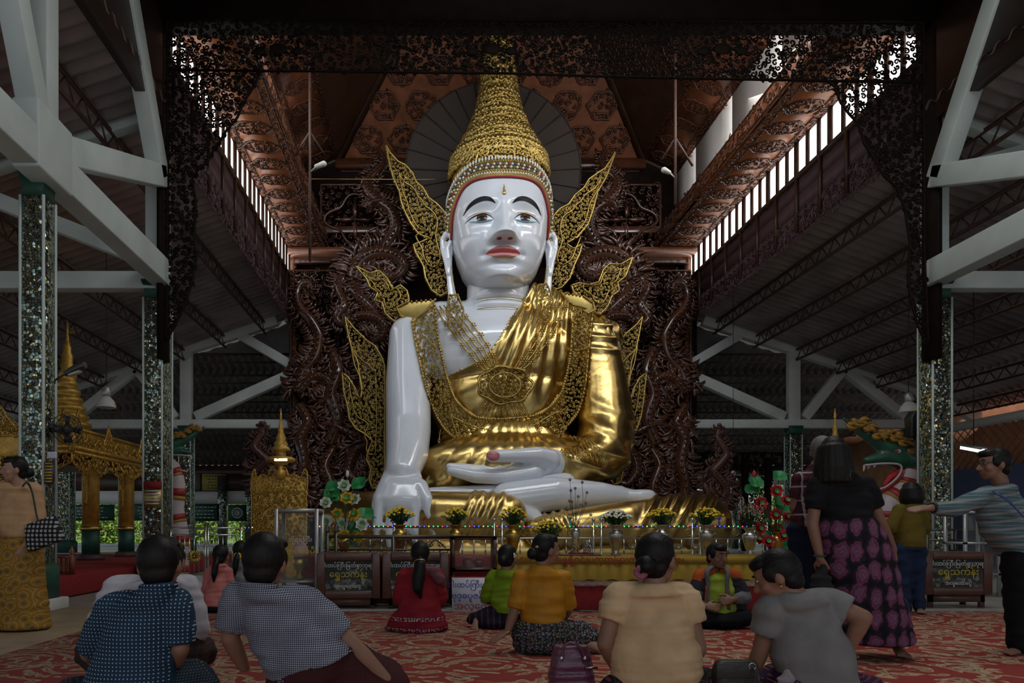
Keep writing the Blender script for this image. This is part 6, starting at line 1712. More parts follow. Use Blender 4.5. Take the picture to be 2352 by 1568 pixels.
def nrmz(v): v = np.asarray(v, float); return v/(np.linalg.norm(v)+1e-12)
def hand(mb, w, d, nrm, q, curl=.25, side=1):
    """palm, four unequal bent fingers and a thumb; d: wrist->fingers, nrm: back of the hand"""
    d = nrmz(d); nrm = nrmz(nrm-d*np.dot(nrm, d)); a = np.cross(d, nrm)*side
    L = .088*q
    mb.loft([(w, a*.026*q, nrm*.019*q), (w+d*L*.45, a*.037*q, nrm*.016*q), (w+d*L*.9, a*.040*q, nrm*.013*q), (w+d*L*1.03, a*.036*q, nrm*.009*q)], 14)
    for i, (o, l) in enumerate(((-.031,.062),(-.0105,.076),(.0105,.082),(.031,.072))):
        p = w+d*L*.92+a*o*q; c1, c2 = curl, curl*2.1
        d1 = nrmz(d*math.cos(c1)-nrm*math.sin(c1)+a*o*2.2); d2 = nrmz(d*math.cos(c2)-nrm*math.sin(c2)+a*o*1.5); d3 = nrmz(d*math.cos(c2*1.5)-nrm*math.sin(c2*1.5))
        p1 = p+d1*l*q*.48; p2 = p1+d2*l*q*.32; p3 = p2+d3*l*q*.22
        mb.chain([p, p1, p2, p3], [.0105*q,.0092*q,.0085*q,.007*q], 8)
    t0 = w+d*L*.28+a*.026*q; t1 = t0+nrmz(d*.6+a*.75-nrm*.3)*.04*q; t2 = t1+nrmz(d*.9+a*.35-nrm*.35)*.034*q; t3 = t2+nrmz(d+a*.05-nrm*.4)*.02*q
    mb.chain([t0, t1, t2, t3], [.016*q,.0125*q,.0105*q,.008*q], 8)
def foot(mb, heel, toe, q, up=(0,0,1)):
    heel = np.asarray(heel, float); toe = np.asarray(toe, float); d = nrmz(toe-heel); up = np.asarray(up, float); a = np.cross(d, up); L = np.linalg.norm(toe-heel)
    mb.loft([(heel-d*.01, a*.02*q, up*.02*q), (heel+d*L*.1+up*.005, a*.032*q, up*.034*q), (heel+d*L*.45, a*.036*q, up*.03*q), (heel+d*L*.74, a*.046*q, up*.02*q), (heel+d*L*.84, a*.042*q, up*.014*q)], 14)
    for i, o in enumerate((-.034,-.017,0,.017,.034)):
        r = (.014,.0105,.010,.0095,.009)[i]; mb.cap(heel+d*L*.78+a*o*q, heel+d*L*(1.0-.035*i)+a*o*1.1*q, r*q, r*.9*q, 8)
def ax_of(yaw, pitch, roll=0):
    """yaw 0 looks away from the camera, positive turns towards -X"""
    f = V3(-math.sin(yaw)*math.cos(pitch), math.cos(yaw)*math.cos(pitch), math.sin(pitch))
    r = V3(math.cos(yaw), math.sin(yaw), 0); u = np.cross(r, f)
    if roll: c, s = math.cos(roll), math.sin(roll); r, u = r*c+u*s, u*c-r*s
    return r, f, u
def head_skin(mb, C, ax, q):
    r, f, u = ax; Rm = np.stack([r, f, u], 1)
    T = lambda a, b, c_: C+q*(r*a+f*b+u*c_)
    mb.ell(T(0,0,.012), V3(.076,.094,.098)*q, 20, 14, Rm); mb.ell(T(0,.035,-.055), V3(.058,.056,.056)*q, 16, 10, Rm); mb.ell(T(0,.058,-.088), V3(.026,.024,.022)*q, 12, 8, Rm)
    for s in (-1, 1): mb.ell(T(s*.078,-.008,-.012), V3(.011,.02,.032)*q, 10, 8, Rm); mb.ell(T(s*.042,.058,-.03), V3(.026,.028,.026)*q, 10, 8, Rm)
    mb.chain([T(0,.088,.012), T(0,.102,-.012), T(0,.110,-.028)], [.010*q,.012*q,.0145*q], 10); mb.ell(T(0,.093,-.032), V3(.02,.014,.01)*q, 10, 6, Rm)
    mb.ell(T(0,.084,-.058), V3(.024,.012,.009)*q, 10, 6, Rm); mb.ell(T(0,.08,.035), V3(.05,.014,.014)*q, 10, 6, Rm)
def face_parts(C, ax, q, parent, glasses=False):
    r, f, u = ax; Rm = np.stack([r, f, u], 1); T = lambda a, b, c_: C+q*(r*a+f*b+u*c_)
    for s in (-1, 1):
        e = MB().ell(T(s*.031,.0835,.012), V3(.0135,.007,.0062)*q, 12, 8, Rm).build('eye', M['eyew'], parent, smooth=True)
        MB().ell(T(s*.031,.0885,.012), V3(.006,.003,.006)*q, 8, 6, Rm).build('iris', M['blackpaint'], e, smooth=True)
        MB().tube([T(s*.014,.094,.033), T(s*.032,.093,.039), T(s*.05,.082,.033)], [.003*q,.0038*q,.002*q], 6).build('eyebrow', M['hair'], parent, smooth=True)
    MB().ell(T(0,.0935,-.058), V3(.021,.005,.0062)*q, 12, 6, Rm).build('mouth', M['lipn'], parent, smooth=True)
    if glasses:
        g = MB()
        for s in (-1, 1): g.tube([T(s*.033+.024*math.cos(a), .098, .01+.018*math.sin(a)) for a in np.linspace(0, 6.283, 17)], .0018*q, 5); g.tube([T(s*.057,.098,.014), T(s*.079,.03,.012), T(s*.082,-.02,.0)], .0018*q, 5)
        g.tube([T(-.01,.1,.012), T(.01,.1,.012)], .0018*q, 5); g.build('spectacles', M['black'], parent)
def hair_blob(C, ax, q, style, mt, parent, vox):
    r, f, u = ax; Rm = np.stack([r, f, u], 1); T = lambda a, b, c_: C+q*(r*a+f*b+u*c_)
    mb = MB(); mb.ell(T(0,-.022,.026), V3(.086,.090,.098)*q, 22, 14, Rm); mb.ell(T(0,-.045,-.035), V3(.070,.052,.062)*q, 16, 10, Rm)
    mb.ell(T(0,.03,.075), V3(.062,.062,.042)*q, 16, 10, Rm)
    if style in ('short', 'crop'):
        if style == 'short':
            for s in (-1, 1): mb.ell(T(s*.066,.012,.02), V3(.022,.04,.045)*q, 10, 8, Rm)
            mb.ell(T(.02,.06,.082), V3(.055,.036,.026)*q, 12, 8, Rm)
    if style == 'bun': mb.ell(T(0,-.115,-.03), V3(.046,.04,.044)*q, 14, 10, Rm); mb.ell(T(.01,-.135,-.035), V3(.03,.026,.03)*q, 12, 8, Rm)
    if style == 'sidebun': mb.ell(T(-.03,-.12,-.02), V3(.04,.036,.04)*q, 14, 10, Rm)
    if style == 'pony': mb.chain([T(0,-.10,-.05), T(0,-.13,-.10), T(-.01,-.13,-.20), T(-.015,-.12,-.28)], [.03*q,.036*q,.034*q,.012*q], 12)
    if style == 'longpony':
        mb.chain([T(0,-.09,-.06), T(0,-.125,-.10), T(-.012,-.15,-.20), T(-.018,-.155,-.30), T(.006,-.14,-.38)], [.035*q,.05*q,.058*q,.046*q,.014*q], 14)
    if style == 'bob':
        for a in np.linspace(-2.0, 2.0, 13): mb.chain([T(.074*math.sin(a), -.02-.075*math.cos(a), .03), T(.088*math.sin(a), -.02-.088*math.cos(a), -.06), T(.080*math.sin(a), -.02-.078*math.cos(a), -.115)], [.03*q,.03*q,.022*q], 10)
    if style == 'long':
        for a in np.linspace(-2.0, 2.0, 13): mb.chain([T(.074*math.sin(a), -.02-.075*math.cos(a), .03), T(.10*math.sin(a), -.02-.09*math.cos(a), -.10), T(.105*math.sin(a), -.02-.085*math.cos(a), -.20)], [.032*q,.034*q,.02*q], 10)
    def strands(P, Nn):
        l = P-C; x = l@r; y = l@f
        return P+Nn*(.0009*np.sin(np.arctan2(x, -y)*61+(l@u)*40/q)+.0009*np.sin(x*520+(l@u)*90))[:, None]*q
    return put('hair', blob(mb, vox, 2, strands), mt, parent)

def limb_cut(P, t):
    """points of polyline P up to fraction t (0..len-1)"""
    out = [P[0]]
    for i in range(len(P)-1):
        if t >= i+1: out.append(P[i+1])
        else: out.append(P[i]+(P[i+1]-P[i])*(t-i)); break
    return out
def wrinkle(amp, seed, fr=1.0):
    rg = np.random.RandomState(seed); K = rg.randn(7, 3)*np.array((10,10,52))*fr; ph = rg.rand(7)*6.28
    def f(P, Nn):
        s = sum(np.sin(P@k+p_+1.5*np.sin(P@K[(i+1) % 7]*.4)) for i, (k, p_) in enumerate(zip(K, ph)))
        return P+Nn*(amp*s/2.2)[:, None]
    return f
def person(label, Y, head, yaw, pitch, sh, hip, arms, top, bottom, bmat, hair='short', hmat='hair', skin='skin', q=1.087, sleeve=.6, w=(1.0,1.0,1.0,1.0), depth=(.075,.115,.12,.14), roll=0, feet=(), vox=.009,
           face=False, glasses=False, legs=None, hands=True, hem=0.0, sl_r=1.0, bellyb=0, collar=False, toplabel=None, name='person', puff=1.0, bname='skirt', nk=.094, midoff=(0,0,0)):
    k = Y/F
    J = lambda p: at(p[0], p[1], Y+(p[2] if len(p) > 2 else 0))
    C = J(head); ax = ax_of(yaw, pitch, roll); r, f, u = ax
    S = [J(p)+V3(0,0,.026*q) for p in sh]; H = [J(p) for p in hip]
    ms, mh = (S[0]+S[1])/2, (H[0]+H[1])/2
    base = mh.copy(); base[2] = 0
    root = thing(name, label, 'person', tuple(base))
    lat0 = nrmz(S[1]-S[0]); lat1 = nrmz(H[1]-H[0]); sw = np.linalg.norm(S[1]-S[0])/2; hw = np.linalg.norm(H[1]-H[0])/2
    ctr = lambda t: ms*(1-t)+mh*t+np.asarray(midoff)*math.sin(math.pi*t)
    up = nrmz(ms-mh)
    def secs(extra):
        out = []
        for t, wf, dp in ((-.06,.52*w[0],depth[0]*.7),(.0,.80*w[0],depth[0]),(.10,.97*w[0],depth[0]*1.2),(.3,1.0*w[1],depth[1]),(.6,None,depth[2]),(.85,None,depth[3]),(1.0,None,depth[3])):
            lat = nrmz(lat0*(1-t)+lat1*t); dv = nrmz(np.cross(lat, up))
            if t <= .3: hwid = sw*wf
            else: hwid = (sw*w[1]*(1-(t-.3)/.7)+hw*1.25*((t-.3)/.7))*(w[2] if t < .7 else w[3])
            out.append((ctr(t), lat*(hwid+extra), dv*(dp*q+extra)))
        return out
    # skin: head, neck, core, arms, feet in one surface
    sk = MB(); head_skin(sk, C, ax, q)
    nb = C-u*.128*q-f*.030*q
    sk.chain([C-u*.05*q-f*.012*q, (C-u*.10*q-f*.02*q+nb)/2+.0, nb], [.052*q,.052*q,.054*q], 14)
    sk.loft([(c_, a*.72, b*.7) for c_, a, b in secs(-.01)], 14)
    AR = []
    for i, arm in enumerate(arms):
        if arm is None: AR.append(None); continue
        P = [S[i]]+[J(p) for p in arm[:2]]; AR.append(P)
        sk.chain([P[0]*.8+ms*.2, P[0]], [.04*q,.047*q], 12); sk.chain(P, [.047*q,.038*q,.026*q], 14)
        sk.chain([P[1], P[1]*.65+P[2]*.35, P[2]], [.038*q,.037*q,.026*q], 14)
        if len(arm) > 2 and hands:
            hd = J(arm[2]); cu = arm[3] if len(arm) > 3 else .3; nv = V3(*arm[4]) if len(arm) > 4 else V3(0,-.5,.8)
            hand(sk, P[2], hd-P[2], nv, q, cu, 1 if i == 0 else -1)
    if legs:
        for L in legs: sk.chain([mh]+[J(p) for p in L], [.06*q]+[.05*q]*(len(L)-1)+[.035*q], 12)
    for ft_ in feet: foot(sk, J(ft_[0]), J(ft_[1]), q*1.0, ft_[2] if len(ft_) > 2 else (0,0,1)); sk.chain([mh, J(ft_[0])], [.04*q,.03*q], 10)
    put('body', blob(sk, vox*.9, 2), M[skin], root)
    # upper garment
    tp = MB(); ss = secs(.006)[2:]
    if hem:
        c_, a, b = ss[-1]; ss = ss+[(c_-up*hem, a*1.06, b*1.05)]
    dn = nrmz(np.cross(lat0, up)); ta = (C-u*nk*q-f*.036*q) if math.cos(yaw) > .2 else nb-up*.030*q; n0 = nrmz(np.cross(lat0, up))
    mixp = lambda t: ta*(1-t)+ms*t
    tp.loft([(ta+up*.004, lat0*.068*q, dn*.068*q), (mixp(.16), lat0*max(.088*q, sw*.56), dn*.082*q), (mixp(.42), lat0*sw*.80, dn*.092*q*sl_r), (mixp(.75), lat0*sw*.95, dn*.100*q*sl_r), (mixp(1.0)-up*.01, lat0*sw*.99, dn*.102*q)]+ss, 28, 2.25)
    for i, P in enumerate(AR):
        tp.cap(ms*.5+S[i]*.5, S[i], .062*q*sl_r, .060*q*sl_r, 14)
        if P is None: continue
        Q = limb_cut(P, sleeve); rr = [.062*q*sl_r, .055*q*sl_r*puff, .042*q*sl_r][:len(Q)]
        if len(Q) == 2: rr[1] = .058*q*sl_r*puff
        for a_, b_, r0_, r1_ in zip(Q[:-1], Q[1:], rr[:-1], rr[1:]):
            dd = nrmz(b_-a_); s1 = nrmz(np.cross(dd, (0,1,.1))); s2 = np.cross(dd, s1)
            tp.loft([(a_-dd*.01, s1*r0_, s2*r0_), ((a_+b_)/2, s1*(r0_+r1_)/2*1.04, s2*(r0_+r1_)/2*1.04), (b_, s1*r1_, s2*r1_)], 16); tp.ell(b_-dd*.012, r1_*.985, 12, 8) if len(Q) == 3 and b_ is not Q[-1] else None
    to = put('top', blob(tp, vox*1.15, 2, wrinkle(.0038, int(head[0]))), top, root)
    if collar:
        cm = MB(); cm.tube([ta+up*.006*q+.064*q*(math.cos(a)*lat0+math.sin(a)*np.cross(lat0, up)) for a in np.linspace(0, 6.283, 22)], .013*q, 8); cm.build('collar', top, to, smooth=True)
    # lower garment
    if bottom:
        bt = MB()
        for ch in bottom:
            if ch[0] == 'loft':
                bt.loft([(J(p), V3(a,0,0) if np.isscalar(a) else V3(*a), V3(0,b,0)) for p, a, b in ch[1]], 26)
            elif ch[0] == 'hips': bt.loft([(ctr(.92), lat1*(hw*1.0), V3(0,depth[3]*q*.8,0)), (ctr(1.0), lat1*(hw*1.3+.01), V3(0,depth[3]*q*1.05,0)), (ctr(1.0)-V3(0,0,ch[1]), lat1*(hw*1.25), V3(0,depth[3]*q,0))], 22)
            else: bt.chain([J(p[:3]) for p in ch], [p[3] for p in ch], 16)
        put(bname, blob(bt, vox*1.5, 2, wrinkle(.005, int(head[0])+7, .8)), bmat, root)
    hair_o = hair_blob(C, ax, q, hair, M[hmat], root, vox*.9)
    if face: face_parts(C, ax, q, root, glasses)
    return root, C, ax, AR, J, q

PI = math.pi
FLOOR[0] = True          # nothing of a visitor sinks below the carpet
F_peach = fabric('peach_blouse', (.50,.30,.16), bmp=.2); F_goldskirt = fabric('ochre_printed_longyi', (.30,.15,.02), pattern='floral', c2=(.38,.27,.11), k=9, c3=(.10,.10,.09), thr=.82)
F_navy = fabric('navy_dotted_shirt', (.018,.045,.085), pattern='dots', c2=(.42,.52,.55), k=60, thr=.17); F_navyp = fabric('navy_pin_dotted_trousers', (.012,.022,.04), pattern='dots', c2=(.22,.20,.08), k=90, thr=.15)
F_white = fabric('white_shirt', (.50,.48,.52)); F_brownl = fabric('dark_brown_longyi', (.05,.03,.028), pattern='check', c2=(.03,.015,.015), k=220)
F_check = fabric('small_checked_shirt', (.33,.35,.42), pattern='check', c2=(.012,.014,.03), k=700, thr=-.1); F_darkl = fabric('maroon_black_longyi', (.03,.018,.02), pattern='check', c2=(.06,.014,.016), k=260, thr=.8)
F_pink = fabric('coral_pink_shirt', (.52,.17,.15)); F_blk = fabric('black_cloth', (.008,.008,.010)); F_grey2 = fabric('grey_shirt', (.20,.19,.20))
F_red = fabric('crimson_blouse', (.27,.018,.028)); F_redsk = fabric('embroidered_crimson_longyi', (.20,.012,.025), pattern='bands', c2=(.36,.34,.28), k=62)
F_lime = fabric('lime_green_blouse', (.19,.30,.015)); F_blkst = fabric('black_striped_longyi', (.012,.012,.022), pattern='vstripe', c2=(.08,.03,.06), k=110, thr=.75)
F_must = fabric('mustard_silk_blouse', (.46,.20,.012), rough=.5); F_ikat = fabric('dark_woven_longyi', (.03,.026,.032), pattern='vstripe', c2=(.07,.06,.07), k=130, thr=.6, c3=(.14,.14,.10))
F_cream = fabric('cream_blouse', (.60,.42,.24), bmp=.3); F_dkfl = fabric('black_floral_longyi', (.02,.015,.02), pattern='floral', c2=(.09,.07,.03), k=14, c3=(.25,.05,.09), thr=.9)
F_gtee = fabric('grey_tee', (.21,.21,.21), bmp=.2); F_purp = fabric('purple_woven_longyi', (.04,.012,.05), pattern='dots', c2=(.30,.12,.05), k=60, thr=.2)
F_plaid = fabric('red_plaid_shirt', (.09,.018,.022), pattern='plaid', c2=(.012,.012,.03), c3=(.42,.38,.38), k=105); F_jean = fabric('dark_denim', (.012,.02,.045))
F_btee = fabric('black_tee', (.010,.010,.012)); F_lotus = fabric('black_and_pink_lotus_skirt', (.01,.01,.01), pattern='lotus', k=10.0)
F_olive = fabric('olive_knit_top', (.13,.095,.015)); F_bjean = fabric('blue_jeans', (.02,.035,.08)); F_strip = fabric('teal_striped_shirt', (.085,.16,.18), pattern='stripe', c2=(.24,.26,.26), k=95, thr=.62, c3=(.3,.3,.3))
F_char = fabric('charcoal_hoodie', (.035,.037,.045)); F_or = fabric('orange_hoodie_yoke', (.48,.10,.02)); F_gry = fabric('grey_hoodie_sleeve', (.17,.17,.18)); F_lshirt = fabric('lime_printed_shirt', (.36,.48,.02), pattern='floral', c2=(.45,.5,.4), k=16, thr=.93)

# 1 woman standing at the left with a tote bag
p1, C, ax, AR, J, q = person('standing woman in peach blouse and ochre longyi carrying a patterned bag', 7.02, (34,1078), 2.2, -.03, ((-6,1128,-.05),(80,1130,.05)), ((-2,1232),(82,1232)), [((-24,1185,-.1),(-10,1230,-.25)), ((86,1200,.02),(56,1252,-.12),(44,1278,-.16),.5,(.6,-.5,.3))],
    F_peach, [('loft', [((40,1222),.20,.14), ((42,1250),.235,.17), ((44,1330),.245,.19), ((48,1400),.265,.20), ((52,1440),.275,.21), ((52,1443),.24,.18)])], F_goldskirt, 'bun', skin='skinl', sleeve=1.0, sl_r=1.12, puff=1.25, feet=(((48,1442,.08),(24,1447,-.1)),((78,1442,.12),(60,1448,-.06))), face=True, vox=.0105, w=(1,1,1.0,1.0))
bag = thing('tote_bag', 'black and white woven tote bag on the standing woman\'s arm', 'bag', tuple(at(100,1268,6.95)))
M['tote'] = fabric('black_white_woven', (.018,.018,.02), pattern='dots', c2=(.36,.36,.36), k=24, thr=.33)
B0 = [at(58,1206,6.9), at(126,1182,6.9), at(148,1238,6.9), at(68,1268,6.9)]; mb = MB()
mb.loft([((B0[0]+B0[1])/2, (B0[1]-B0[0])/2*.98, V3(0,.035,0)), ((B0[0]+B0[1]+B0[2]+B0[3])/4, (B0[1]+B0[2]-B0[0]-B0[3])/4*1.02, V3(0,.075,0)), ((B0[2]+B0[3])/2, (B0[2]-B0[3])/2, V3(0,.06,0))], 20, 5)
put('bag_body', blob(mb, .01, 2), M['tote'], bag)
MB().tube(spline([at(52,1116,6.86), at(62,1108,6.95), at(74,1130,6.9), at(86,1190,6.86), at(96,1196,6.88)], 24), .009, 7).build('strap', M['black'], bag, smooth=True)
# 2 white-shirted man, mostly hidden
person('man in white shirt and dark longyi sitting behind the boy in dots', 3.95, (384,1288), .15, -.25, ((268,1362),(428,1362)), ((262,1500),(420,1500)), [((228,1440,-.02),(262,1500,.15)), ((454,1445,0),(425,1500,.18))], F_white, ['_', ] and [[(262,1510,0,.14),(210,1500,.25,.10)], [(420,1505,0,.14),(462,1492,.22,.085),(470,1500,.1,.07)], ('hips', .1)], F_brownl, 'short', sleeve=1.75, sl_r=1.15, hands=False)
# 3 boy in dotted navy shirt
person('boy in navy dotted shirt sitting cross-legged in front of the white-shirted man', 3.2, (367,1296), .12, -.12, ((258,1408),(406,1398)), ((215,1600),(375,1600)), [((205,1500,.1),(250,1540,.25)), ((414,1488,-.02),(396,1540,.10),(350,1530,.16),.3)], F_navy, [('hips', .08), [(360,1610,0,.12),(440,1560,.12,.10),(470,1580,.10,.075)], [(225,1610,0,.12),(170,1600,.2,.10)]], F_navyp, 'short', sleeve=.92, sl_r=1.08, w=(1,1.05,1.08,1.1), roll=.06, collar=True, depth=(.075,.11,.11,.12))
# 4 man in checked shirt leaning
person('man in small-checked shirt leaning on one hip, seen from behind', 3.2, (608,1292), -.08, -.1, ((548,1385),(706,1400)), ((640,1552),(788,1492)), [((528,1465,.02),(560,1530,.12)), ((806,1478,.0),(886,1560,.02),(905,1590,.03),.3)], F_check, [('hips', .1), [(690,1560,0,.15),(800,1575,.05,.14),(890,1590,.1,.12)], [(770,1530,.05,.15),(870,1570,.15,.13)]], F_darkl, 'short', sleeve=.80, sl_r=1.12, w=(1.02,1.1,1.1,1.0), collar=True, roll=-.05, q=1.12, hem=.02)
# 5 woman in pink
person('woman in coral pink shirt sitting by the railing', 8.46, (508,1276), -.15, -.1, ((484,1318),(522,1318)), ((476,1390),(520,1390)), [((472,1360,.02),(486,1390,.15)), ((532,1360,0),(520,1385,.15))], F_pink, [('hips', .05), [(480,1398,0,.09),(470,1396,.2,.08)], [(520,1398,0,.09),(530,1396,.2,.08)]], F_blk, 'pony', sleeve=1.2, vox=.011, hands=False, w=(1.1,1.2,1.2,1.1))
# 6 woman with scrunchie
r6, C, ax, AR, J, q = person('woman in grey with yellow scrunchie, half hidden beside the woman in pink', 8.9, (553,1266), -.1, -.1, ((534,1308),(572,1308)), ((534,1385),(572,1385)), [None, None], F_grey2, [('hips', .06), [(540,1394,0,.10),(530,1392,.2,.08)], [(566,1394,0,.10),(576,1392,.2,.08)]], F_blk, 'pony', vox=.012)
MB().tube([C+q*(ax[2]*-.06-ax[1]*.10+.035*(math.cos(a)*ax[0]+math.sin(a)*ax[2])) for a in np.linspace(0, 6.283, 14)], .011, 6).build('scrunchie', M['petaly'], r6, smooth=True)
# 7 woman in red
r7, C, ax, AR, J, q = person('woman in crimson blouse with long ponytail kneeling before the donation boxes', 6.93, (965,1274), .0, -.12, ((932,1325),(1002,1325)), ((928,1402),(1000,1402)), [((916,1372,.04),(932,1395,.2)), ((1014,1372,.04),(1000,1395,.2))], F_red, [('loft', [((963,1396),.20,.15), ((960,1415,.03),.27,.21), ((957,1436,.05),.30,.25), ((957,1446,.05),.28,.23)]), [(905,1438,.05,.07),(890,1442,.12,.03)], [(1010,1436,.06,.075),(1024,1442,.12,.03)]], F_redsk, 'longpony', nk=.11, sleeve=1.7, sl_r=1.1, vox=.009, hands=False, w=(1.12,1.15,1.05,1.05), hem=.03)
mb = MB(); mb.chain([at(980,1306,6.84), at(994,1312,6.84), at(1010,1330,6.86), at(1018,1342,6.9)], [.035,.055,.05,.02], 14); mb.chain([at(990,1308,6.9), at(1006,1322,7.0)], [.05,.05], 12)
put('lace_scarf', blob(mb, .01, 2, wrinkle(.006, 3)), fabric('maroon_lace', (.13,.04,.055), pattern='dots', c2=(.25,.12,.13), k=55, thr=.35), r7)
MB().tube([C+q*(-ax[2]*.065-ax[1]*.10+.045*(math.cos(a)*ax[0]+math.sin(a)*ax[2]*.35-math.sin(a)*ax[1]*.6)) for a in np.linspace(0, 6.283, 16)], .008, 6).build('hair_band', M['goldj'], r7, smooth=True)
# 8 woman in lime green
r8, C, ax, AR, J, q = person('woman in lime green blouse with white hair clip beside the sign', 7.15, (1166,1280), -.5, -.1, ((1134,1330,.03),(1188,1335,-.03)), ((1140,1400),(1196,1402)), [((1116,1372,.08),(1150,1392,.25)), ((1200,1380,-.02),(1204,1400,.1))], F_lime, [('hips', .06), [(1150,1415,0,.14),(1110,1424,.0,.11),(1085,1420,.06,.06)], [(1180,1420,0,.13),(1130,1432,-.08,.08)], [(1180,1425,.02,.12),(1200,1425,.2,.1)]], F_blkst, 'bun', nk=.114, sleeve=1.3, sl_r=1.12, vox=.009, hands=False, w=(1.1,1.2,1.15,1.1), hem=.02, feet=(((1094,1425,-.05),(1088,1447,-.16)),))
mb = MB()
for a in (-.9,-.2,.5): mb.ell(C+q*(ax[0]*.05-ax[1]*.055+ax[2]*(.02+.02*a)+.03*V3(math.cos(a),-.2,-math.sin(a))), (.03,.008,.013), 10, 6, Matrix.Rotation(a+.6, 3, 'Y'))
mb.build('hair_clip', M['lw'], r8, smooth=True)
# 9 woman in mustard
r9, C, ax, AR, J, q = person('woman in mustard blouse turning her head, hand resting on the carpet', 5.75, (1254,1262), -1.15, -.02, ((1200,1333),(1292,1335)), ((1210,1440),(1284,1440)), [((1182,1400,-.04),(1166,1450,-.06),(1134,1468,-.1),.12,(-.1,-.2,1)), ((1306,1398,.06),(1290,1425,.2))], F_must,
    [('loft', [((1246,1424),.21,.16), ((1244,1450),.235,.19), ((1242,1480),.235,.20), ((1244,1495),.20,.17)]), [(1270,1462,.0,.15),(1330,1452,.05,.11),(1362,1462,.02,.08)], [(1280,1480,-.02,.1),(1340,1470,-.02,.085)]], F_ikat, 'bun', face=True, nk=.116, sleeve=.98, sl_r=1.1, w=(1.05,1.08,1.05,1.05), hem=.02, feet=(((1330,1476,-.05),(1388,1488,-.1),(0,-.6,.8)),))
MB().tube([AR[0][2]+V3(.034*math.cos(a), .01*math.cos(a), 0)+.034*V3(0, math.sin(a), .25*math.cos(a)) for a in np.linspace(0, 6.283, 18)], .006, 6).build('bangle', M['goldj'], r9, smooth=True)
mb = MB(); mb.ell(C+q*(-ax[1]*.095+ax[2]*.02+ax[0]*.03), (.02,.02,.014), 10, 6); mb.build('hair_clip', M['goldp'], r9, smooth=True)
# 10 woman in cream
r10, C, ax, AR, J, q = person('stout woman in cream blouse with pink hair flower, seen from behind', 3.6, (1508,1284), -.72, -.06, ((1420,1382),(1572,1384)), ((1428,1575),(1588,1575)), [((1390,1478,-.02),(1424,1548,.12)), ((1604,1490,-.02),(1560,1550,.14))], F_cream, [('hips', .1), [(1440,1600,0,.14),(1400,1610,.15,.11)], [(1580,1595,0,.15),(1640,1590,.1,.12)]], F_dkfl, 'bun', face=True, nk=.108, sleeve=.52, sl_r=1.18, w=(1.05,1.12,1.12,1.02), q=1.10, hem=.03, hands=False, depth=(.08,.125,.13,.15))
mb = MB()
for j in range(9): a = j*.7; mb.ell(C+q*(-ax[1]*.14-ax[0]*.01-ax[2]*.06)+.022*V3(math.cos(a), -.3, math.sin(a)), (.018,.009,.014), 9, 6, Matrix.Rotation(a, 3, 'Y'))
mb.build('hair_flower', mat('pink_silk_flower', (.24,.065,.115), .7, var=.4, scale=40), r10, smooth=True)
# 11 woman in orange and grey hoodie, facing us
r11, C, ax, AR, J, q = person('woman in orange and grey hoodie sitting cross-legged facing the camera', 7.27, (1647,1276), PI+.35, -.12, ((1684,1332),(1612,1332)), ((1682,1410),(1620,1410)), [((1710,1372,-.05),(1684,1376,-.22),(1660,1380,-.26),.6,(0,-.8,.4)), ((1590,1380,-.05),(1620,1392,-.22),(1645,1394,-.26),.6,(0,-.8,.4))], F_lshirt,
    [('hips', .04), [(1672,1418,0,.11),(1712,1420,-.15,.09),(1660,1428,-.28,.06)], [(1628,1418,0,.11),(1618,1424,-.18,.09),(1690,1430,-.24,.06)]], F_blk, 'short', face=True, sleeve=.3, vox=.0085, w=(1.0,1.05,1.05,1.0))
def jacket(side):
    s = AR[side]; d0 = nrmz(s[1]-s[0]); x = 1 if side == 0 else -1
    mb = MB(); ctr_ = V3(s[0][0], 7.27, 0)
    A_, B_ = at(1648+x*30,1318,7.24), at(1648+x*34,1400,7.22)
    mb.chain([at(1648+x*36,1335,7.27), at(1648+x*40,1365,7.27), at(1648+x*42,1405,7.27)], [.10,.105,.11], 16)
    put('jacket_panel', blob(mb, .009, 2, wrinkle(.004, 5)), F_char, r11)
    mb = MB(); mb.chain([at(1648+x*16,1312,7.26), s[0]+V3(0,0,.005), s[0]+d0*.07], [.055,.088,.082], 16); put('jacket_yoke', blob(mb, .009, 2), F_or, r11)
    mb = MB(); mb.chain([s[0]+d0*.07, s[0]+d0*.16], [.084,.080], 16); put('jacket_sleeve', blob(mb, .009, 2), F_char, r11)
    mb = MB(); mb.chain([s[0]+d0*.15, s[1], s[1]*.35+s[2]*.65], [.079,.068,.052], 16); put('jacket_sleeve', blob(mb, .009, 2, wrinkle(.004, 6)), F_gry, r11)
    mb = MB(); mb.tube(spline([at(1648+x*12,1300,7.24), at(1648+x*24,1312,7.13), at(1648+x*22,1345,7.12), at(1648+x*24,1400,7.12)], 20), np.linspace(.03,.014,20), 8, 1, .6); mb.build('hood_edge', F_gry, r11, smooth=True)
    MB().tube(spline([at(1648+x*26,1345,7.12), at(1648+x*29,1400,7.11)], 8), .008, 6).build('zip_edge', F_or, r11, smooth=True)
jacket(0); jacket(1)
M['brooch'] = mat('dark_floral_scrunchie', (.03,.015,.02), .8, var=.6, scale=60)
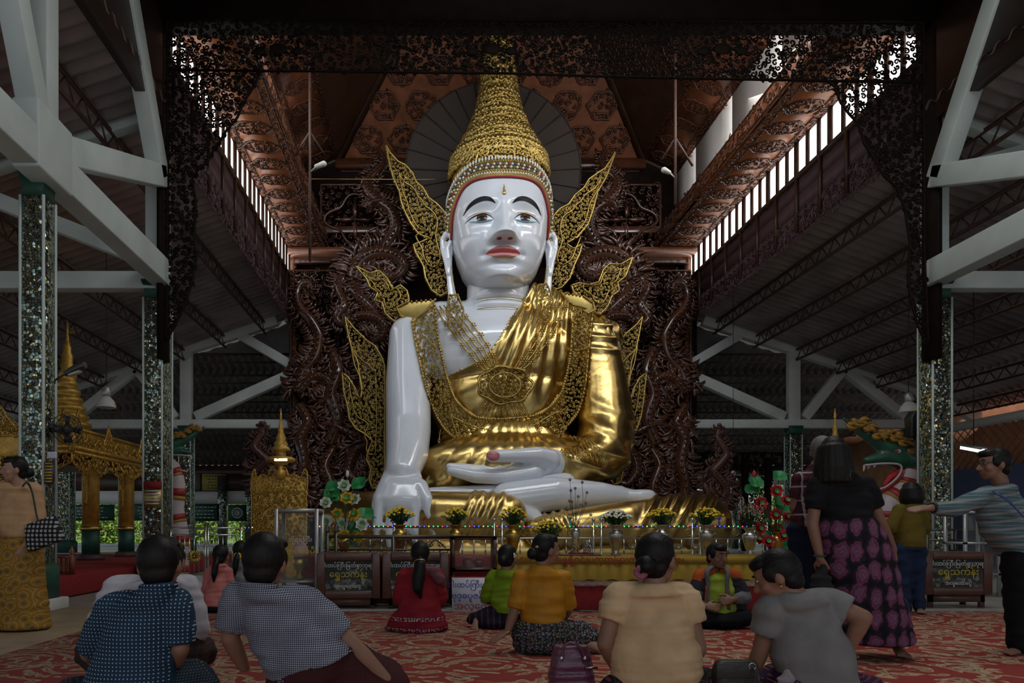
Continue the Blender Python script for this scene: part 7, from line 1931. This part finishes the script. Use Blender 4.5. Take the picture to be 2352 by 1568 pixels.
# 12 woman in grey tee, bending forward
r12, C, ax, AR, J, q = person('woman in grey tee bending forward on the carpet beside the handbag', 3.5, (1786,1322), 1.05, -.45, ((1772,1412,.0),(1900,1398,.0)), ((1822,1580),(1948,1575)), [((1748,1490,.06),(1722,1560,.12)), ((1982,1418,-.08),(1946,1492,-.02),(1900,1520,.05),.4)], F_gtee, [('hips', .08), [(1830,1590,0,.14),(1790,1570,.15,.12),(1760,1590,.1,.1)], [(1940,1600,0,.14),(1990,1600,.1,.11)]], F_purp, 'short', face=True, sleeve=.58, sl_r=1.18, w=(1.05,1.15,1.18,1.05), q=1.08, hands=False, depth=(.08,.13,.13,.14))
mb = MB(); mb.ell(C+q*(-ax[1]*.06+ax[2]*.085), (.04,.04,.022), 12, 8); mb.build('hair_tie', M['brooch'], r12, smooth=True)
mb = MB(); mb.ell(C+q*(-ax[0]*.088-ax[2]*.045), .008, 8, 6); mb.build('earring', M['goldj'], r12, smooth=True)
# 13 man in plaid
person('grey-haired man in red plaid shirt and dark jeans standing by the altar', 6.2, (1888,1036,.03), -.5, -.05, ((1842,1108),(1908,1106)), ((1830,1210),(1884,1210)), [((1824,1165,.02),(1838,1200,.18)), ((1920,1165,0),(1905,1215,.15))], F_plaid, [('hips', .04), [(1838,1215,0,.105),(1838,1330,0,.085),(1840,1462,0,.07)], [(1876,1215,.03,.105),(1874,1330,.05,.085),(1872,1462,.05,.07)]], F_jean, 'crop', 'hairg', sleeve=.7, sl_r=1.15, w=(1.1,1.12,1.1,1.1), feet=(((1840,1468,.02),(1834,1470,.24)),((1872,1468,.05),(1876,1470,.27))), hands=False, vox=.009, collar=True, bname='trousers')
# 14 woman in black tee and lotus skirt
r14, C, ax, AR, J, q = person('woman in black tee and pink lotus-print skirt standing with a jacket in hand', 5.5, (1912,1042), -.3, -.08, ((1878,1122),(1988,1122)), ((1904,1196),(1984,1196)), [((1866,1205,-.02),(1884,1282,-.04),(1893,1306,-.03),.6,(-.7,-.5,.1)), ((2022,1198,.02),(2052,1262,.1),(2058,1288,.12),.4,(.7,-.4,0))], F_btee,
    [('loft', [((1942,1184),.185,.15), ((1950,1210),.235,.18), ((1964,1260),.265,.20), ((1984,1360),.275,.22), ((2004,1440),.285,.22), ((2012,1474),.28,.21), ((2012,1478),.22,.16)])], F_lotus, 'long', 'hairb', sleeve=.62, sl_r=1.15, w=(1.08,1.12,1.12,1.02), vox=.009, feet=(((2062,1492,.05),(2078,1508,-.12)),((1952,1496,.1),(1956,1508,-.04))))
txt('ဩ', .085, (at(1938,1085,5.36)[0], 5.355, at(1938,1085,5.36)[2]), mat('teal_print', (.02,.10,.09), .7, var=0), r14, 'shirt_print')
MB().tube([AR[0][2]+V3(.04*math.cos(a), .04*math.sin(a), .0)+V3(0,0,.02) for a in np.linspace(0, 6.283, 18)], .008, 6).build('wrist_band', M['green'], r14, smooth=True)
jk = thing('folded_jacket', 'dark jacket hanging from the black-shirted woman\'s hand', 'jacket', tuple(at(1888,1375,5.45)))
mb = MB(); mb.chain([at(1892,1300,5.46), at(1886,1330,5.45), at(1882,1362,5.45)], [.03,.065,.075], 14); mb.chain([at(1892,1305,5.44), at(1900,1350,5.42)], [.03,.045], 12)
put('cloth', blob(mb, .01, 2, wrinkle(.008, 9)), fabric('charcoal_jacket', (.03,.03,.032)), jk)
# 15 woman in olive
person('woman in olive top and blue jeans with black bob, standing far off', 8.33, (2091,1132), -.1, -.05, ((2066,1176),(2114,1176)), ((2068,1256),(2110,1256)), [((2046,1212,-.02),(2064,1224,.15)), ((2124,1214,0),(2112,1228,.15))], F_olive, [('hips', .04), [(2074,1262,0,.11),(2074,1330,0,.08),(2080,1398,0,.06)], [(2104,1262,0,.11),(2108,1330,0,.08),(2112,1398,0,.06)]], F_bjean, 'bob', sleeve=1.7, sl_r=1.1, w=(1.1,1.1,1.1,1.1), vox=.011, hands=False, bname='trousers', feet=(((2078,1402,.0),(2070,1407,-.16)),((2112,1402,.0),(2118,1407,-.16))))
# 16 man in striped shirt reaching out
r16, C, ax, AR, J, q = person('man in teal striped shirt and spectacles stretching out his arm', 5.7, (2284,1066), 1.42, -.05, ((2262,1146,-.1),(2316,1142,.12)), ((2322,1278),(2372,1278)), [((2192,1168,-.14),(2138,1166,-.14),(2096,1168,-.14),.15,(0,-.4,.9)), ((2350,1215,.1),(2340,1270,.0))], F_strip, [('hips', .04), [(2338,1285,-.05,.115),(2335,1380,-.05,.09),(2338,1480,-.05,.07)], [(2362,1285,.08,.115),(2360,1380,.1,.09),(2362,1480,.1,.07)]], F_blk, 'short', skin='skin', face=True, glasses=True, bname='trousers', sleeve=1.86, sl_r=1.1, w=(1.25,1.3,1.2,1.1), feet=(((2346,1492,-.05),(2308,1500,-.1)),((2370,1492,.1),(2334,1500,.06))))
MB().tube(spline([at(2282,1128,5.5), at(2318,1152,5.42), at(2356,1190,5.5)], 14), .018, 6, 1, .4).build('bag_strap', M['gemb'], r16, smooth=True)
mb = MB(); mb.tube([AR[0][2]+V3(0, .036*math.cos(a), .036*math.sin(a))+V3(.02,0,0) for a in np.linspace(0, 6.283, 18)], .008, 6); mb.build('watch', M['black'], r16, smooth=True)

# ---- bags on the carpet
M['purpleleather'] = mat('plum_crocodile_leather', (.115,.03,.065), .35, var=.2, scale=12, bmp=.6, bscale=55, bdist=.006, coat=.2)
hb_ = thing('handbag', 'plum crocodile-leather handbag standing beside the cream-bloused woman', 'handbag', tuple(at(1315,1640,3.75)))
mb = MB(); mb.loft([(at(1313,1612,3.8), (.125,0,0), (0,.075,0)), (at(1312,1560,3.8), (.122,0,0), (0,.08,0)), (at(1312,1500,3.8), (.10,0,0), (0,.06,0)), (at(1312,1480,3.8), (.085,0,0), (0,.04,0))], 28, 3.5)
put('bag_body', blob(mb, .008, 1, wrinkle(.003, 2)), M['purpleleather'], hb_)
for dy in (-.075, .03): MB().tube(spline([at(1290,1512,3.8+dy), at(1296,1484,3.8+dy), at(1314,1476,3.8+dy), at(1336,1492,3.8+dy), at(1344,1520,3.8+dy)], 20), .008, 7).build('handle', M['purpleleather'], hb_, smooth=True)
for px in (1290,1344): MB().ell(at(px,1512,3.71), (.012,.006,.012), 10, 6).build('stud', M['chrome'], hb_, smooth=True)
MB().box(at(1345,1536,3.715), at(1372,1530,3.725)).build('clasp', M['chrome'], hb_)
M['oliveleather'] = mat('dark_olive_leather', (.03,.032,.026), .5, var=.2, scale=10, bmp=.2)
b2 = thing('shoulder_bag', 'dark olive leather flap bag on the carpet by the grey-tee woman', 'bag', tuple(at(1690,1650,3.5)))
mb = MB(); mb.loft([(at(1690,1610,3.5), (.11,0,0), (0,.05,0)), (at(1690,1540,3.5), (.108,0,0), (0,.055,0)), (at(1690,1520,3.5), (.095,0,0), (0,.04,0)), (at(1690,1515,3.5), (.08,0,0), (0,.03,0))], 28, 5); put('bag_body', blob(mb, .007, 1), M['oliveleather'], b2)
MB().box(at(1647,1558,3.438), at(1733,1522,3.445)).build('flap', M['oliveleather'], b2, bevel=.006)
MB().tube([at(1728,1530,3.44)+.016*V3(math.cos(a), 0, math.sin(a)) for a in np.linspace(0, 6.283, 16)], .003, 6).build('ring', M['chrome'], b2, smooth=True)
MB().tube(spline([at(1728,1535,3.44), at(1742,1550,3.40), at(1744,1590,3.40)], 12), .008, 6, 1, .5).build('strap', M['oliveleather'], b2, smooth=True)
b3 = thing('plastic_bag', 'crumpled clear plastic bag at the feet of the grey-tee woman', 'bag', tuple(at(1805,1640,3.2)))
mb = MB(); mb.ell(at(1805,1600,3.2), (.075,.06,.07), 18, 12); mb.chain([at(1805,1570,3.2), at(1808,1548,3.2)], [.03,.02], 10)
put('film', blob(mb, .008, 1, wrinkle(.012, 4, 2.0)), glass_mat('clear_film', (.5,.5,.55), .3, .2), b3)
